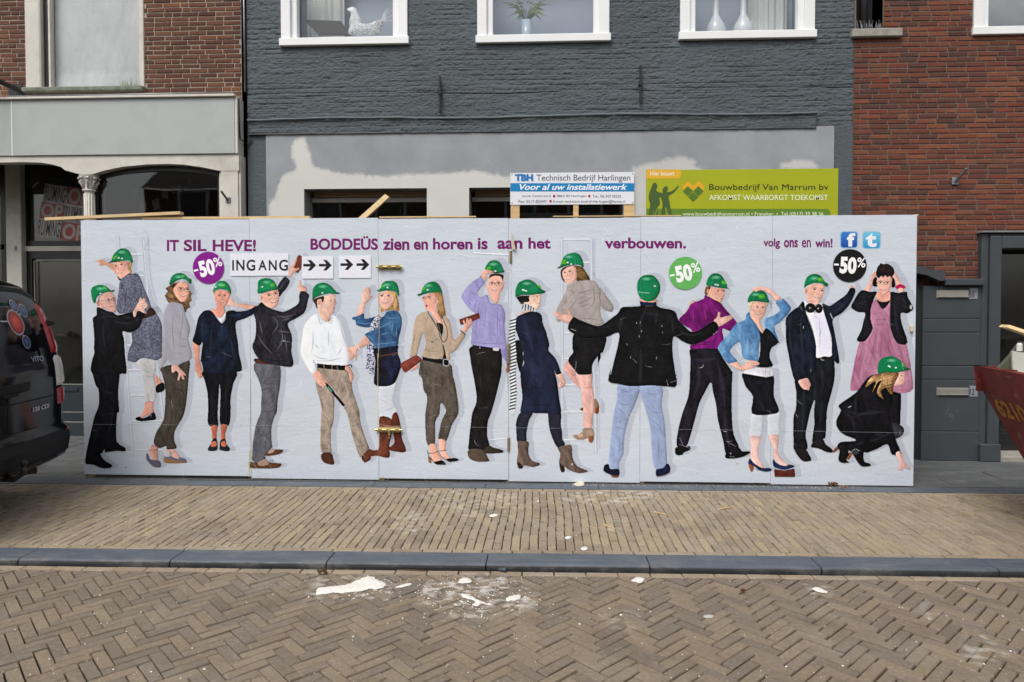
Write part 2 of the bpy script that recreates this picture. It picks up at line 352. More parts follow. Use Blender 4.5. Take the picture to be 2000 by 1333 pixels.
class Raster:
    """a printed picture: the drawing is laid down dot by dot and becomes ONE thin sheet of small faces carrying ink colours"""
    G = .0036
    def __init__(s, Y, base=0.0, paper=None): s.Y = Y; s.d = base; s.ops = []; s.sil = []; s.paper = paper
    def shape(s, P, rgb, e=.35, w=.028, nz=.20, ns=(.05, .12), seed=1, sp=.013, smooth=True, k=.92, tex=None, rgb2=None, alpha=1.0, soft=0.0, lr=.10, sil=True, auto=True):
        P = catmull(P, 3) if smooth else np.asarray(P, float)
        if 190 < rgb[0] < 245 and 135 < rgb[1] < 195 and rgb[0] - rgb[1] > 38 and rgb[2] < 182 and rgb[1] > rgb[2]: rgb = (min(245, rgb[0] + 6), rgb[1] + 10, rgb[2] + 14)
        if sil: s.sil.append(P)
        s.ops.append(('s', P, rgb, e, w, nz, ns, seed, k, tex, rgb2, alpha, soft, lr, auto))
    def stroke(s, P, w, rgb, a=1.0, soft=True, k=.92, closed=False, taper=False):
        P = np.asarray(P, float)
        if len(P) > 2: P = catmull(P, 4) if closed else catmull(np.vstack([P, P[-1:]]), 4)[:-7]
        if closed: P = np.vstack([P, P[:1]])
        s.ops.append(('l', P, max(w, .0052), rgb, a * min(1, w / .0052), soft, k, taper))
    def disc(s, c, rx, ry, rgb, a=1.0, soft=.0, rot=0.0, k=.92, n=16, rgb2=None): s.ops.append(('d', np.asarray(c, float), rx, ry, rgb, a, soft, rot, k))
    def run(s):
        G = s.G; lo = np.array([9e9, 9e9]); hi = -lo
        for o in s.ops:
            q = o[1] if o[0] != 'd' else np.array([o[1] - max(o[2], o[3]), o[1] + max(o[2], o[3])]); pad = o[2] if o[0] == 'l' else 0
            lo = np.minimum(lo, q.min(0) - pad); hi = np.maximum(hi, q.max(0) + pad)
        i0 = np.floor(lo / G).astype(int) - 3; i1 = np.ceil(hi / G).astype(int) + 3; W, H_ = i1 - i0
        X, Z = np.meshgrid((np.arange(W) + i0[0]) * G, (np.arange(H_) + i0[1]) * G); C = np.zeros((H_, W, 3)); A = np.zeros((H_, W))
        C[:] = [lin(v) * .92 for v in (s.paper or (214, 221, 232))]
        def win(l, h):
            a = np.clip(np.floor(l / G).astype(int) - i0 - 2, 0, [W, H_]); b = np.clip(np.ceil(h / G).astype(int) - i0 + 3, 0, [W, H_]); return slice(a[1], b[1]), slice(a[0], b[0])
        def lay(sl, m, col):
            m = m[..., None]; C[sl] = C[sl] * (1 - m) + col * m
            if s.paper: A[sl] = np.maximum(A[sl], (m[..., 0] > .03) * 1.0)
        for o in s.ops:
            if o[0] == 's':
                _, P, rgb, e, w, nz, ns, seed, k, tex, rgb2, alpha, soft, lr, auto = o; r = max(1, int(w / G * .6)); sl = win(P.min(0) - (r + 1) * G * 2, P.max(0) + (r + 1) * G * 2); x, z = X[sl], Z[sl]
                if x.size == 0: continue
                M = inside(P, np.stack([x.ravel(), z.ravel()], 1)).reshape(x.shape).astype(float)
                base = np.array([lin(v) * k for v in rgb]); col = np.broadcast_to(base, x.shape + (3,)).copy()
                if rgb2 is not None:
                    b2 = np.array([lin(v) * k for v in rgb2])
                    if tex == 'speck': m = (vnoise(x + z * .3, z - x * .2, .011, .011, seed + 5, 2) > .52) * .85
                    else: m = np.clip(vnoise(x, z, .09, .14, seed + 5, 2) * 2.4 - .7, 0, 1)
                    col = col * (1 - m[..., None]) + b2 * m[..., None]
                B = bblur(M, r); gy, gx = np.gradient(B); gn = gx * r * 2.2; gz = gy * r * 2.2; inner = np.clip((B - .42) / .5, 0, 1)
                g = 1 - e * .75 * (1 - inner) * np.clip(.6 - gn * 1.1, .15, 1.5); g += (gn * .16 - np.clip(gz, 0, 1) * .06) * min(1, e * 2.2) * (lr > 0)
                if nz > .04:
                    ps = P; m0 = ps.mean(0); ev, ew = np.linalg.eigh(np.cov((ps - m0).T)); ax = ew[:, 1]; u = (x - m0[0]) * ax[0] + (z - m0[1]) * ax[1]; v = -(x - m0[0]) * ax[1] + (z - m0[1]) * ax[0]
                    if ns[0] <= .021: # hair: fine strands that wander along the lock
                        v2 = v + .03 * (vnoise(u, v, .06, .06, seed + 3, 2) - .5); fo = (vnoise(u, v2, .11, .009, seed, 3) - .5) * 1.5 + (vnoise(u, v, .04, .03, seed + 8, 2) - .5) * 1.0
                    else:
                        fo = (vnoise(x + z * .35, z - x * .2, ns[0], ns[1], seed, 3) - .5) * .9
                        if nz >= .12:
                            v2 = v + .11 * (vnoise(u, v, .16, .16, seed + 2, 2) - .5); r1 = 1 - np.abs(2 * vnoise(u, v2, .24, .05, seed + 31, 2) - 1); q1 = v2 + u * .9; q2 = u - v * .9
                            r2 = 1 - np.abs(2 * vnoise(q2, q1, .15, .034, seed + 57, 2) - 1); r3 = 1 - np.abs(2 * vnoise(u + v * .7, v2 - u * .8, .12, .028, seed + 77, 2) - 1)
                            patch = np.clip(vnoise(x, z, .17, .17, seed + 91, 2) * 3 - 1.0, 0, 1)
                            fo = fo + (r1 - .70) * .45 + ((r2 ** 2 - .5) * patch + (r3 ** 2 - .5) * (1 - patch)) * .34 + (vnoise(x, z, .010, .010, seed + 5, 2) - .5) * .25
                    g *= 1 + nz * 3.1 * fo
                g *= 1 + lr * (.5 - (x - P[:, 0].min()) / max(1e-6, np.ptp(P[:, 0])))
                col = np.clip(col * np.clip(g, .25, 2.6)[..., None], .0015, .95); M3 = bblur(M, 1) * .5 + M * .5
                lay(sl, np.clip(M3 * 1.15 - .05, 0, 1) * alpha * (inner if soft else 1), col)
                if not s.paper: A[sl] = np.maximum(A[sl], M)
            elif o[0] == 'l':
                _, P, w, rgb, a, soft, k, taper = o; sl = win(P.min(0) - w, P.max(0) + w); x, z = X[sl], Z[sl]
                if x.size == 0: continue
                best = np.full(x.shape, 9e9); L = np.r_[0, np.cumsum(np.hypot(*np.diff(P, axis=0).T))]; tt = np.zeros(x.shape)
                for j in range(len(P) - 1):
                    d = P[j + 1] - P[j]; l2 = d @ d + 1e-12; t = np.clip(((x - P[j][0]) * d[0] + (z - P[j][1]) * d[1]) / l2, 0, 1); q = np.hypot(x - P[j][0] - t * d[0], z - P[j][1] - t * d[1]); m = q < best; best = np.where(m, q, best); tt = np.where(m, (L[j] + t * (L[j + 1] - L[j])) / (L[-1] + 1e-9), tt)
                hw = w / 2 * (np.sin(np.pi * np.clip(tt, .03, .97)) if taper else 1); f = np.exp(-(best / (hw * .52 + 1e-5)) ** 2) if soft else np.clip((hw - best) / G + .5, 0, 1)
                lay(sl, f * a, np.array([min(.95, lin(v) * k) for v in rgb]))
                if not s.paper: A[sl] = np.maximum(A[sl], (best < hw) * (a > .85) * (not taper))
            else:
                _, c, rx, ry, rgb, a, soft, rot, k = o; R_ = max(rx, ry) + G; sl = win(c - R_, c + R_); x, z = X[sl] - c[0], Z[sl] - c[1]
                if x.size == 0: continue
                ca, sa = math.cos(rot), math.sin(rot); rr = np.hypot((x * ca + z * sa) / max(rx, G * .8), (-x * sa + z * ca) / max(ry, G * .8)); f = np.clip((1 - rr) / max(soft, G / max(rx, ry) * .7), 0, 1); f = f * f * (3 - 2 * f)
                lay(sl, f * a * min(1, rx / (G * .8)) * min(1, ry / (G * .8)), np.array([min(.95, lin(v) * k) for v in rgb]))
                if not s.paper and a > .95 and soft < .2: A[sl] = np.maximum(A[sl], rr < 1)
        return X, Z, C, A
    def add(s, name, parent=None, mat=None, **kw):
        X, Z, C, A = s.run()
        if not s.paper:                                   # crisp as a photographic print
            S = np.sqrt(np.clip(C, 0, 1)); b1 = np.stack([bblur(S[..., i], 1) for i in range(3)], -1); b2 = np.stack([bblur(S[..., i], 6) for i in range(3)], -1)
            f_ = np.clip(bblur(A, 2) * 2 - 1, 0, 1)[..., None]; C = np.clip(S + f_ * (.55 * (S - b1) + .25 * (S - b2)), .03, .98) ** 2
        ok = A > .5; Hh, W = ok.shape; q = ok[:-1, :-1] & ok[:-1, 1:] & ok[1:, 1:] & ok[1:, :-1]
        C = C * (1 + .05 * (np.random.RandomState(len(s.ops)).rand(Hh, W, 1) - .5))
        idx = np.arange(Hh * W).reshape(Hh, W); F = np.stack([idx[:-1, :-1], idx[:-1, 1:], idx[1:, 1:], idx[1:, :-1]], -1)[q]
        used = np.zeros(Hh * W, bool); used[F.ravel()] = True; remap = np.cumsum(used) - 1; F = remap[F]
        off = ORG[parent.name]; V = np.stack([X.ravel()[used] - off.x, np.full(used.sum(), s.Y - s.d - off.y), Z.ravel()[used] - off.z], 1); cc = np.concatenate([C.reshape(-1, 3)[used], np.ones((used.sum(), 1))], 1)
        me = mk_grid_mesh(name, V, F, mat or PRINT, cc); o = bpy.data.objects.new(name, me); SC.collection.objects.link(o); o.parent = parent; ORG[o.name] = off.copy(); return _tag(o, **kw)

_TC = {}
def glyphs(txt, bold=0.0, shear=0.0):
    key = (txt, bold, shear)
    if key not in _TC:
        cu = bpy.data.curves.new('lettering', 'FONT'); cu.body = txt; cu.offset = bold; cu.shear = shear; cu.resolution_u = 5; cu.fill_mode = 'FRONT'
        o = bpy.data.objects.new('lettering', cu); SC.collection.objects.link(o)
        bpy.context.view_layer.update()
        me = bpy.data.meshes.new_from_object(o.evaluated_get(bpy.context.evaluated_depsgraph_get()))
        V = np.array([v.co[:2] for v in me.vertices]); F = [tuple(p.vertices) for p in me.polygons]
        bpy.data.objects.remove(o); bpy.data.curves.remove(cu); bpy.data.meshes.remove(me); _TC[key] = (V, F)
    return _TC[key]
def fit(txt, a, b, c, bold=0.0, shear=0.0, rot=0.0):
    """txt fitted so that its outline box has corner a (lower left), b (lower right), c (upper left)"""
    V, F = glyphs(txt, bold, shear); lo = V.min(0); hi = V.max(0); U = (V - lo) / (hi - lo)
    a, b, c = (np.array(v, float) for v in (a, b, c)); q = a + U[:, :1] * (b - a) + U[:, 1:] * (c - a)
    if rot:
        m = a + (b - a) / 2 + (c - a) / 2; ca, sa = math.cos(rot), math.sin(rot); d = q - m; q = m + np.stack([d[:, 0] * ca - d[:, 1] * sa, d[:, 0] * sa + d[:, 1] * ca], 1)
    return q, F
def ptext(ink, txt, x0, y0, x1, y1, rgb, bold=0.0, shear=0.0, rot=0.0, Y=None, k=.92, dy=0):
    """pixel box of the lettering in the photograph: x0,y0 upper left, x1,y1 lower right; dy = fall of the base line"""
    Y = Y or ink.Y
    q, F = fit(txt, wp(x0, y1, Y), wp(x1, y1 + dy, Y), wp(x0, y0, Y), bold, shear, rot); ink.film(q, F, rgb, k=k)
# ------------------------------------------------------------------ ground, road, kerb, pavement
def stain_dust(t, c):
    d = t.ramp(t.noise(.9, 7, .8), [(.50, (0, 0, 0)), (.75, (.38, .38, .38))]); c = t.mix(t.ramp(t.noise(1.7, 6, .7), [(.52, (0, 0, 0)), (.72, (.6, .6, .6))]), c, L3((92, 80, 68)))
    f = t.ramp(t.noise(60, 4, .8), [(.60, (0, 0, 0)), (.70, (.5, .5, .5))])
    c = t.mix(d, c, t.mix(.5, c, L3((176, 170, 158))))
    return t.mix(f, c, L3((200, 195, 186)))
M_PAVER = m_attr('clay_paver', .82, .22, 45, .6, 130, .25, stain_dust)
def joint_mat():
    t = NT('sand_joint'); c = t.ramp(t.noise(7, 6, .7), [(.3, L3((40, 36, 29))), (.6, L3((58, 52, 41))), (.75, L3((56, 62, 34)))])
    return t.fin(c, .95, t.bump(t.noise(300, 3), .6, .003), .1)
M_JOINT = joint_mat()
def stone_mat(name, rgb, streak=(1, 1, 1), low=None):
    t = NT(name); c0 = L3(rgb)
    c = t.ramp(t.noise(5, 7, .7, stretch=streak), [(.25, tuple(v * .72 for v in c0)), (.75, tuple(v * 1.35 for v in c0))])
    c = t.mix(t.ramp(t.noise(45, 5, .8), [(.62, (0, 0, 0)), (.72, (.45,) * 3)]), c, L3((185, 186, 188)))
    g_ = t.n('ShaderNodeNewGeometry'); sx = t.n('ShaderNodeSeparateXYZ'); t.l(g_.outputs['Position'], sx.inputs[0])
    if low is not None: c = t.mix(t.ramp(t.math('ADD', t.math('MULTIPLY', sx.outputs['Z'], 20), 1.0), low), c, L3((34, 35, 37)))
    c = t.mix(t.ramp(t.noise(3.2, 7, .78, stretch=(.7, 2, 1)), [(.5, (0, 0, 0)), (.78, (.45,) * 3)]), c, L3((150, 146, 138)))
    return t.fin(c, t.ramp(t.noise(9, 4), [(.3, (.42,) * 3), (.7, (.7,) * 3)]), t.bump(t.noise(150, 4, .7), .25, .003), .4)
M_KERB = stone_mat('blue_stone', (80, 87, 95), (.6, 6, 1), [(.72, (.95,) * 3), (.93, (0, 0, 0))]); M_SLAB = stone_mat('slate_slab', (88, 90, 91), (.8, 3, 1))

add('ground', [(-60, -30, -.13), (60, -30, -.13), (60, YF + .3, -.13), (-60, YF + .3, -.13), (-60, 60, -.13), (60, 60, -.13)], [(0, 1, 2, 3), (3, 2, 5, 4)], simple('earth', (96, 88, 74)), kind='structure', at=(0, 0, -.13))

def line_y(p0, p1):                                   # straight line through two ground points -> y(x)
    return lambda x: p0[1] + (x - p0[0]) * (p1[1] - p0[1]) / (p1[0] - p0[0])
kb = line_y(gp(0, 1070), gp(2000, 1092)); kf = lambda x: kb(x) - .205          # kerb back and front
sf = line_y(gp(0, 945), gp(2000, 965)); sb = lambda x: sf(x) + .17

def paver(lx, ly, h, rg, b=.005):                     # top face with worn arrises, 18 triangles
    j = lambda a: rg.uniform(-a, a); V = []; hx, hy = lx / 2, ly / 2
    tz = [j(.0016) for _ in range(4)]
    for zz, ins in ((-h, 0), (-b, 0), (0, b)):
        for n_, (sx, sy) in enumerate(((-1, -1), (1, -1), (1, 1), (-1, 1))):
            V.append((sx * (hx - ins * .7) + j(.0014), sy * (hy - ins * .7) + j(.0014), zz + (tz[n_] if zz == 0 else 0)))
    F = [(8, 9, 10, 11)]
    for r in (0, 4):
        for i in range(4): F.append((r + i, r + (i + 1) % 4, r + 4 + (i + 1) % 4, r + 4 + i))
    return V, F
def paver_col(rg, warm=0):
    t = rg.random(); base = [(152, 137, 115), (148, 133, 113), (145, 132, 114), (154, 140, 115), (141, 127, 109), (148, 135, 117)] if warm else \
        [(126, 112, 95), (121, 108, 94), (116, 105, 93), (128, 114, 96), (115, 103, 91), (120, 108, 94)]
    c = rg.choice(base); v = rg.uniform(.94, 1.06) if t > .06 else rg.uniform(.85, .93)
    return (*[lin(q) * v * 1.0 for q in c], 1)
def pave(root, items, lx, ly, mat, name, warm, z, seed, limit=300, vis=lambda p: 0 < p[0] < 2000 and 0 < p[1] < 1333):
    """items: (x, y, rotation, length factor); the largest in view are bricks of their own, the rest one mass"""
    rg = random.Random(seed); scored = []
    for it in items:
        p = proj((it[0], it[1], z)); d = math.hypot(it[0], it[1])
        scored.append((d if vis(p) and it[3] > .9 else 1e3 + d, it))
    scored.sort(key=lambda q: q[0]); meshes = []
    for k in range(36):
        V, F = paver(lx, ly, .03, rg); meshes.append(mk_mesh(name, V, F, mat, [paver_col(rg, warm)] * len(V)))
    own = [q for q in scored if q[0] < 1e3][:limit]
    for _, (x, y, a, f) in own:
        o = put(name, rg.choice(meshes), (x, y, z + rg.uniform(-.003, .003)), root, a + rg.uniform(-.012, .012) + (math.pi if rg.random() < .5 else 0))
        o.rotation_euler[0] = rg.uniform(-.012, .012); o.rotation_euler[1] = rg.uniform(-.008, .008)
    mb = MB(); rest = scored[len(own):] if all(q[0] < 1e3 for q in scored[:len(own)]) else scored
    for _, (x, y, a, f) in rest:
        V, F = paver(lx * f, ly, .03, rg); ca, sa = math.cos(a), math.sin(a); dz = rg.uniform(-.003, .003)
        mb.poly([(x + vx * ca - vy * sa, y + vx * sa + vy * ca, z + vz + dz) for vx, vy, vz in V], F, paver_col(rg, warm))
    mb.add(name + 's', mat, root, kind='stuff')

# road: herringbone at 45 degrees
road = thing('road', (0, 2.5, ROADZ), kind='structure')
ROADX = 5.6
add('joint_bed', [(-40, -25, ROADZ - .018), (40, -25, ROADZ - .018), (40, kf(40), ROADZ - .018), (-40, kf(-40), ROADZ - .018)], [(0, 1, 2, 3)], M_JOINT, road)
Lp, Wp = .207, .0640; s2 = math.sqrt(.5); items = []
edge = .068                                            # a row of stretchers runs along the kerb
for i in range(-40, 41):
    for k in range(-140, 160):
        for (cx, cy, a) in ((Lp / 2, Wp / 2, 0), (Lp + Wp / 2, Wp - Lp / 2, math.pi / 2)):
            x, y = cx + k * Wp + i * Lp, cy + k * Wp - i * Lp
            X = (x - y) * s2 + .02; Y = (x + y) * s2 + 3.0
            X += .012 * math.sin(Y * 3.1 + X * .8); Y += .010 * math.sin(X * 1.7)
            if abs(X) < ROADX and 1.2 < Y < kf(X) - edge - .045: items.append((X, Y, a + math.pi / 4 + rnd.uniform(-.008, .008), 1))
# cut bricks close the zigzag edge beside the kerb row
for (X, Y, a, f) in list(items):
    pass
pave(road, items, Lp - .008, Wp - .0065, M_PAVER, 'paving_brick', 0, ROADZ, 3)
mbc = MB(); rg = random.Random(5)
for i in range(-40, 41):
    for k in range(-140, 160):
        for (cx, cy, a) in ((Lp / 2, Wp / 2, 0), (Lp + Wp / 2, Wp - Lp / 2, math.pi / 2)):
            x, y = cx + k * Wp + i * Lp, cy + k * Wp - i * Lp
            X = (x - y) * s2 + .02; Y = (x + y) * s2 + 3.0
            X += .012 * math.sin(Y * 3.1 + X * .8); Y += .010 * math.sin(X * 1.7)
            lim = kf(X) - edge
            if abs(X) < ROADX and lim - .045 <= Y < lim + .09:      # clip the brick against the row
                an = a + math.pi / 4; ca, sa = math.cos(an), math.sin(an); hx, hy = (Lp - .0075) / 2, (Wp - .0065) / 2
                P = [(X + vx * ca - vy * sa, Y + vx * sa + vy * ca) for vx, vy in ((-hx, -hy), (hx, -hy), (hx, hy), (-hx, hy))]
                out = []
                for q in range(4):
                    A, B = P[q], P[(q + 1) % 4]; ya, yb = kf(A[0]) - edge - .003 - A[1], kf(B[0]) - edge - .003 - B[1]
                    if ya >= 0: out.append(A)
                    if (ya >= 0) != (yb >= 0): t = ya / (ya - yb); out.append((A[0] + (B[0] - A[0]) * t, A[1] + (B[1] - A[1]) * t))
                if len(out) >= 3:
                    n = len(out); V = [(p[0], p[1], ROADZ) for p in out] + [(p[0], p[1], ROADZ - .03) for p in out]
                    mbc.poly(V, [tuple(range(n))] + [(q, q + n, (q + 1) % n + n, (q + 1) % n) for q in range(n)], paver_col(rg))
mbc.add('cut_bricks', M_PAVER, road, kind='stuff')
V0 = [mk_mesh('edge_brick', *paver(.197, .058, .03, rnd), M_PAVER, [paver_col(rnd, 1)] * 12) for _ in range(8)]
x = -5.5; ang = math.atan2(kb(1) - kb(0), 1)
while x < 5.5: put('edge_brick', rnd.choice(V0), (x, kf(x) - .034, ROADZ + .002), road, ang); x += .2025
# kerb
kerb = thing('kerb', (0, kf(0), ROADZ), kind='structure')
def kerbstone(x0, x1):
    prof = [(0.0, -.09), (0.0, .018), (.004, .031), (.012, .040), (.026, .0445), (.203, .0455), (.203, -.09)]
    prof = [(a, ROADZ + (b if b < .04 else b) + .0) for a, b in prof]; V = []; n = len(prof)
    for X, ins in ((x0 + .003, .003), (x0 + .006, 0), (x1 - .006, 0), (x1 - .003, .003)):
        for (a, z) in prof: V.append((X, kf(X) + a + (ins if a < .1 else -ins), z - ins))
    F = []
    for i in range(3):
        for j in range(n - 1): F.append((i * n + j, (i + 1) * n + j, (i + 1) * n + j + 1, i * n + j + 1))
    F += [tuple(range(n)), tuple(range(3 * n, 4 * n))[::-1]]
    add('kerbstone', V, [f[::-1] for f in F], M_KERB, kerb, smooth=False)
joints = [gp(px, 1080)[0] for px in (60, 354, 653, 954, 1259, 1573, 1893)]
xs = [joints[0] - 2.06, joints[0] - 1.03] + joints + [joints[-1] + 1.03, joints[-1] + 2.06]
for a, b in zip(xs, xs[1:]): kerbstone(a, b)
mb = MB(); mb.poly([(-40, kf(-40) + .01, -.01), (40, kf(40) + .01, -.01), (40, kb(40) - .003, -.01), (-40, kb(-40) - .003, -.01)], [(0, 1, 2, 3)]); mb.add('joint_bed', M_JOINT, kerb)
# pavement: bricks laid square to the kerb
pav = thing('pavement', (0, 5.4, 0), kind='structure')
add('joint_bed', [(-40, kb(-40), -.02), (40, kb(40), -.02), (40, sf(40), -.02), (-40, sf(-40), -.02)], [(0, 1, 2, 3)], M_JOINT, pav)
items = []; x = -5.9; c = 0; LL, WW = .2035, .0628
while x < 5.9:
    y0 = kb(x) + .068; y1 = sf(x) - .066; y = y0 + [0, .5, .25, .75][(c * 1 + (c // 2) % 2 * 0) % 2 + (2 if rnd.random() < .12 else 0)] * 0
    first = .5 if c % 2 else 1.0
    if rnd.random() < .18: first = rnd.choice((.33, .66))
    l = first
    while y < y1 - .02:
        ln = min(l * LL, y1 - y); items.append((x + .006 * math.sin(y * 5), y + ln / 2, math.pi / 2, ln / LL)); y += ln; l = 1.0
    x += WW; c += 1
pave(pav, items, LL - .013, WW - .005, M_PAVER, 'paving_brick', 1, 0.0, 11, vis=lambda p: 0 < p[0] < 2000 and 0 < p[1] < 1333)
x = -5.6
while x < 5.6:
    put('edge_brick', rnd.choice(V0), (x, kb(x) + .034, .001), pav, ang)
    put('edge_brick', rnd.choice(V0), (x, sf(x) - .032, .001), pav, ang); x += .2035
# blue stone strip in front of the hoarding and the slabs behind it
strip = thing('stone_strip', (0, sf(0), 0), kind='structure')
x = gp(728, 950)[0] - 6.24
while x < 7:
    x1 = x + 1.04; mb = MB(); g = .003
    V = [(a, fy(a), z) for z in (-.06, .004) for a, fy in ((x + g, sf), (x1 - g, sf), (x1 - g, sb), (x + g, sb))]
    mb.poly(V, [(3, 2, 1, 0), (4, 5, 6, 7), (0, 1, 5, 4), (1, 2, 6, 5), (2, 3, 7, 6), (3, 0, 4, 7)]); mb.add('kerbstone', M_KERB, strip); x = x1
fore = thing('forecourt', (0, YH + .5, 0), kind='structure')
add('joint_bed', [(-40, sb(-40), -.008), (40, sb(40), -.008), (40, YF + 2.2, -.008), (-40, YF + 2.2, -.008)], [(0, 1, 2, 3)], M_JOINT, fore)
sl = [mk_mesh('slab', *paver(.396, .296, .03, rnd, .003), M_SLAB) for _ in range(6)]
for r_ in range(10):
    y = sb(0) + .17 + r_ * .3
    for q in range(-18, 19):
        x = q * .4 + (.2 if r_ % 2 else 0)
        if (x < -3.3 or x > 3.2) and (y < YF - .1 or x < -2.4): put('slab', rnd.choice(sl), (x, y + ang * x, rnd.uniform(-.002, .002)), fore, ang)
mb = MB()
for q in range(-9, 9): mb.box(q * .4, q * .4 + .395, sb(0) + .03, YF + .05, -.05, -.001)
mb.add('slabs', M_SLAB, fore, kind='stuff')
# ------------------------------------------------------------------ brick walls
def stain_soot(t, c):
    d = t.ramp(t.noise(.9, 5, .7, stretch=(1, 1, .6)), [(.45, (0, 0, 0)), (.75, (.6,) * 3)])
    return t.mix(d, c, t.mix(.6, c, L3((58, 44, 42))))
M_BRICK = m_attr('fired_brick', .85, .30, 55, .7, 110, .2, stain_soot, .005)
def mortar_mat(name, rgb): return simple(name, rgb, .95, .25, 30, .8, 160, .1)
def wbrick(lx, lz, rg, pr=.006):                        # front face with soft arrises
    V = []; j = lambda a: rg.uniform(-a, a); hx, hz = lx / 2, lz / 2; pz = [j(.0015) for _ in range(4)]
    for yy, ins in ((.02, 0), (.004, 0), (0, .004)):
        for n_, (sx, sz) in enumerate(((-1, -1), (1, -1), (1, 1), (-1, 1))):
            V.append((sx * (hx - ins) + j(.002), yy + (pz[n_] if yy == 0 else 0), sz * (hz - ins) + j(.0018)))
    F = [(8, 9, 10, 11)]
    for r in (0, 4):
        for i in range(4): F.append((r + i, r + (i + 1) % 4, r + 4 + (i + 1) % 4, r + 4 + i))
    return V, F
def brick_wall(root, x0, x1, z0, z1, Y, holes, pitch, lens, pal, mortar, seed, vis, limit=300, joint=.011):
    """running bond; holes = (x0, x1, z0, z1); bricks in view are objects of their own"""
    rg = random.Random(seed); items = []; r = 0; z = z0
    while z < z1 - .02:
        x = x0 - rg.uniform(0, .05) - (lens / 2 if r % 2 else 0)
        while x < x1:
            l = lens if rg.random() > .16 else lens / 2
            a, b = max(x, x0), min(x + l, x1)
            segs = [(a, b)]
            for (h0, h1, g0, g1) in holes:
                if z + pitch > g0 + .01 and z < g1 - .01:
                    ns = []
                    for (p, q) in segs:
                        if q <= h0 or p >= h1: ns.append((p, q))
                        else:
                            if p < h0: ns.append((p, h0))
                            if q > h1: ns.append((h1, q))
                    segs = ns
            for (p, q) in segs:
                if q - p > .03: items.append(((p + q) / 2, z + pitch / 2, q - p))
            x += l
        z += pitch; r += 1
    meshes = {}
    def variant(l):
        key = round(l, 3)
        if key not in meshes:
            n = 24 if abs(l - lens) < .002 or abs(l - lens / 2) < .002 else 1; meshes[key] = []
            for _ in range(n):
                V, F = wbrick(l - joint, pitch - joint, rg); c = rg.choice(pal); v = rg.uniform(.92, 1.08)
                meshes[key].append(mk_mesh('brick', V, F, M_BRICK, [(*[lin(q) * v for q in c], 1)] * len(V)))
        return rg.choice(meshes[key])
    sc = []
    for it in items:
        p = proj((it[0], Y, it[1])); sc.append((abs(p[0] - 1000) / 1000 + (0 if vis(p) else 10) + rg.random() * .001 + (0 if it[2] > lens * .4 else 5), it))
    sc.sort(key=lambda q: q[0]); own = [q for q in sc if q[0] < 10][:limit]
    for _, (x, z, l) in own: put('brick', variant(l), (x, Y + rg.uniform(-.002, .002), z), root)
    mb = MB()
    for _, (x, z, l) in sc[len(own):]:
        V, F = wbrick(l - joint, pitch - joint, rg); c = rg.choice(pal); v = rg.uniform(.92, 1.08); dy = Y + rg.uniform(-.002, .002)
        mb.poly([(x + a, dy + b, z + c_) for a, b, c_ in V], F, (*[lin(q) * v for q in c], 1))
    if mb.f: mb.add('bricks', M_BRICK, root, kind='stuff')
    # mortar bed behind, built round the holes
    mm = MB(); xs = sorted({x0, x1, *[h for H in holes for h in H[:2] if x0 < h < x1]}); zs = sorted({z0, z1, *[h for H in holes for h in H[2:] if z0 < h < z1]})
    for a, b in zip(xs, xs[1:]):
        for c, d in zip(zs, zs[1:]):
            if not any(H[0] - .001 <= a and b <= H[1] + .001 and H[2] - .001 <= c and d <= H[3] + .001 for H in holes):
                mm.box(a, b, Y + .007, Y + .25, c, d)
    mm.add('mortar', mortar, root)

M_WHITE = simple('white_frame_paint', (232, 233, 232), .45, .03, 3, .05, 90, .4)
M_OLDWH = simple('old_cream_paint', (205, 200, 190), .6, .08, 5, .2, 60, .3, dirt=(150, 144, 130))
M_FASC = simple('grey_fascia_paint', (172, 177, 174), .55, .04, 2, .06, 70, .3, dirt=(156, 158, 154))
M_SILL = simple('mossy_sill_stone', (120, 122, 112), .85, .3, 12, .4, 80, .2, dirt=(70, 78, 52))
M_CONC = simple('ledge_concrete', (150, 146, 136), .9, .2, 25, .5, 120, .2)
M_DARK = simple('black_green_paint', (34, 36, 36), .35, .2, 6, .1, 60, .4)
M_IRON = simple('dark_iron', (30, 31, 33), .55, .3, 20, .3, 120, .4)
M_GALV = simple('galvanised_steel', (140, 142, 144), .4, .15, 20, .1, 100, .5, metal=.7)
M_ROOM = simple('dim_room', (112, 106, 98), .9, .2, 3, 0)
M_TIMB = simple('raw_pine', (205, 175, 128), .75, .14, 5, .3, 60, .25, stretch=(1, 1, 9))
M_TIMBH = simple('raw_pine_flat', (212, 186, 142), .75, .12, 5, .3, 60, .25, stretch=(1.2, 9, 9))
M_ANTH = simple('anthracite_paint', (66, 71, 75), .55, .08, 4, .25, 90, .35)
M_ANTHD = simple('shaded_anthracite', (38, 41, 44), .7, .1, 4, .1)  # darker pier paint, shade of the gap beside the hoarding put into colour
M_GLASS = glass('window_glass', (.95, .96, .97), 1.0); M_GLASSD = glass('shop_glass', (.7, .72, .72), 1.6)
M_BLIND = simple('pale_blind', (168, 176, 188), .9, .05, 2, .05, 200)
M_CURT = simple('white_curtain', (214, 214, 208), .9, .06, 3, .1, 200)

def X_(px, Y=YF): return wp(px, 600, Y)[0]
def Z_(px, py, Y=YF): return wp(px, py, Y)[1]

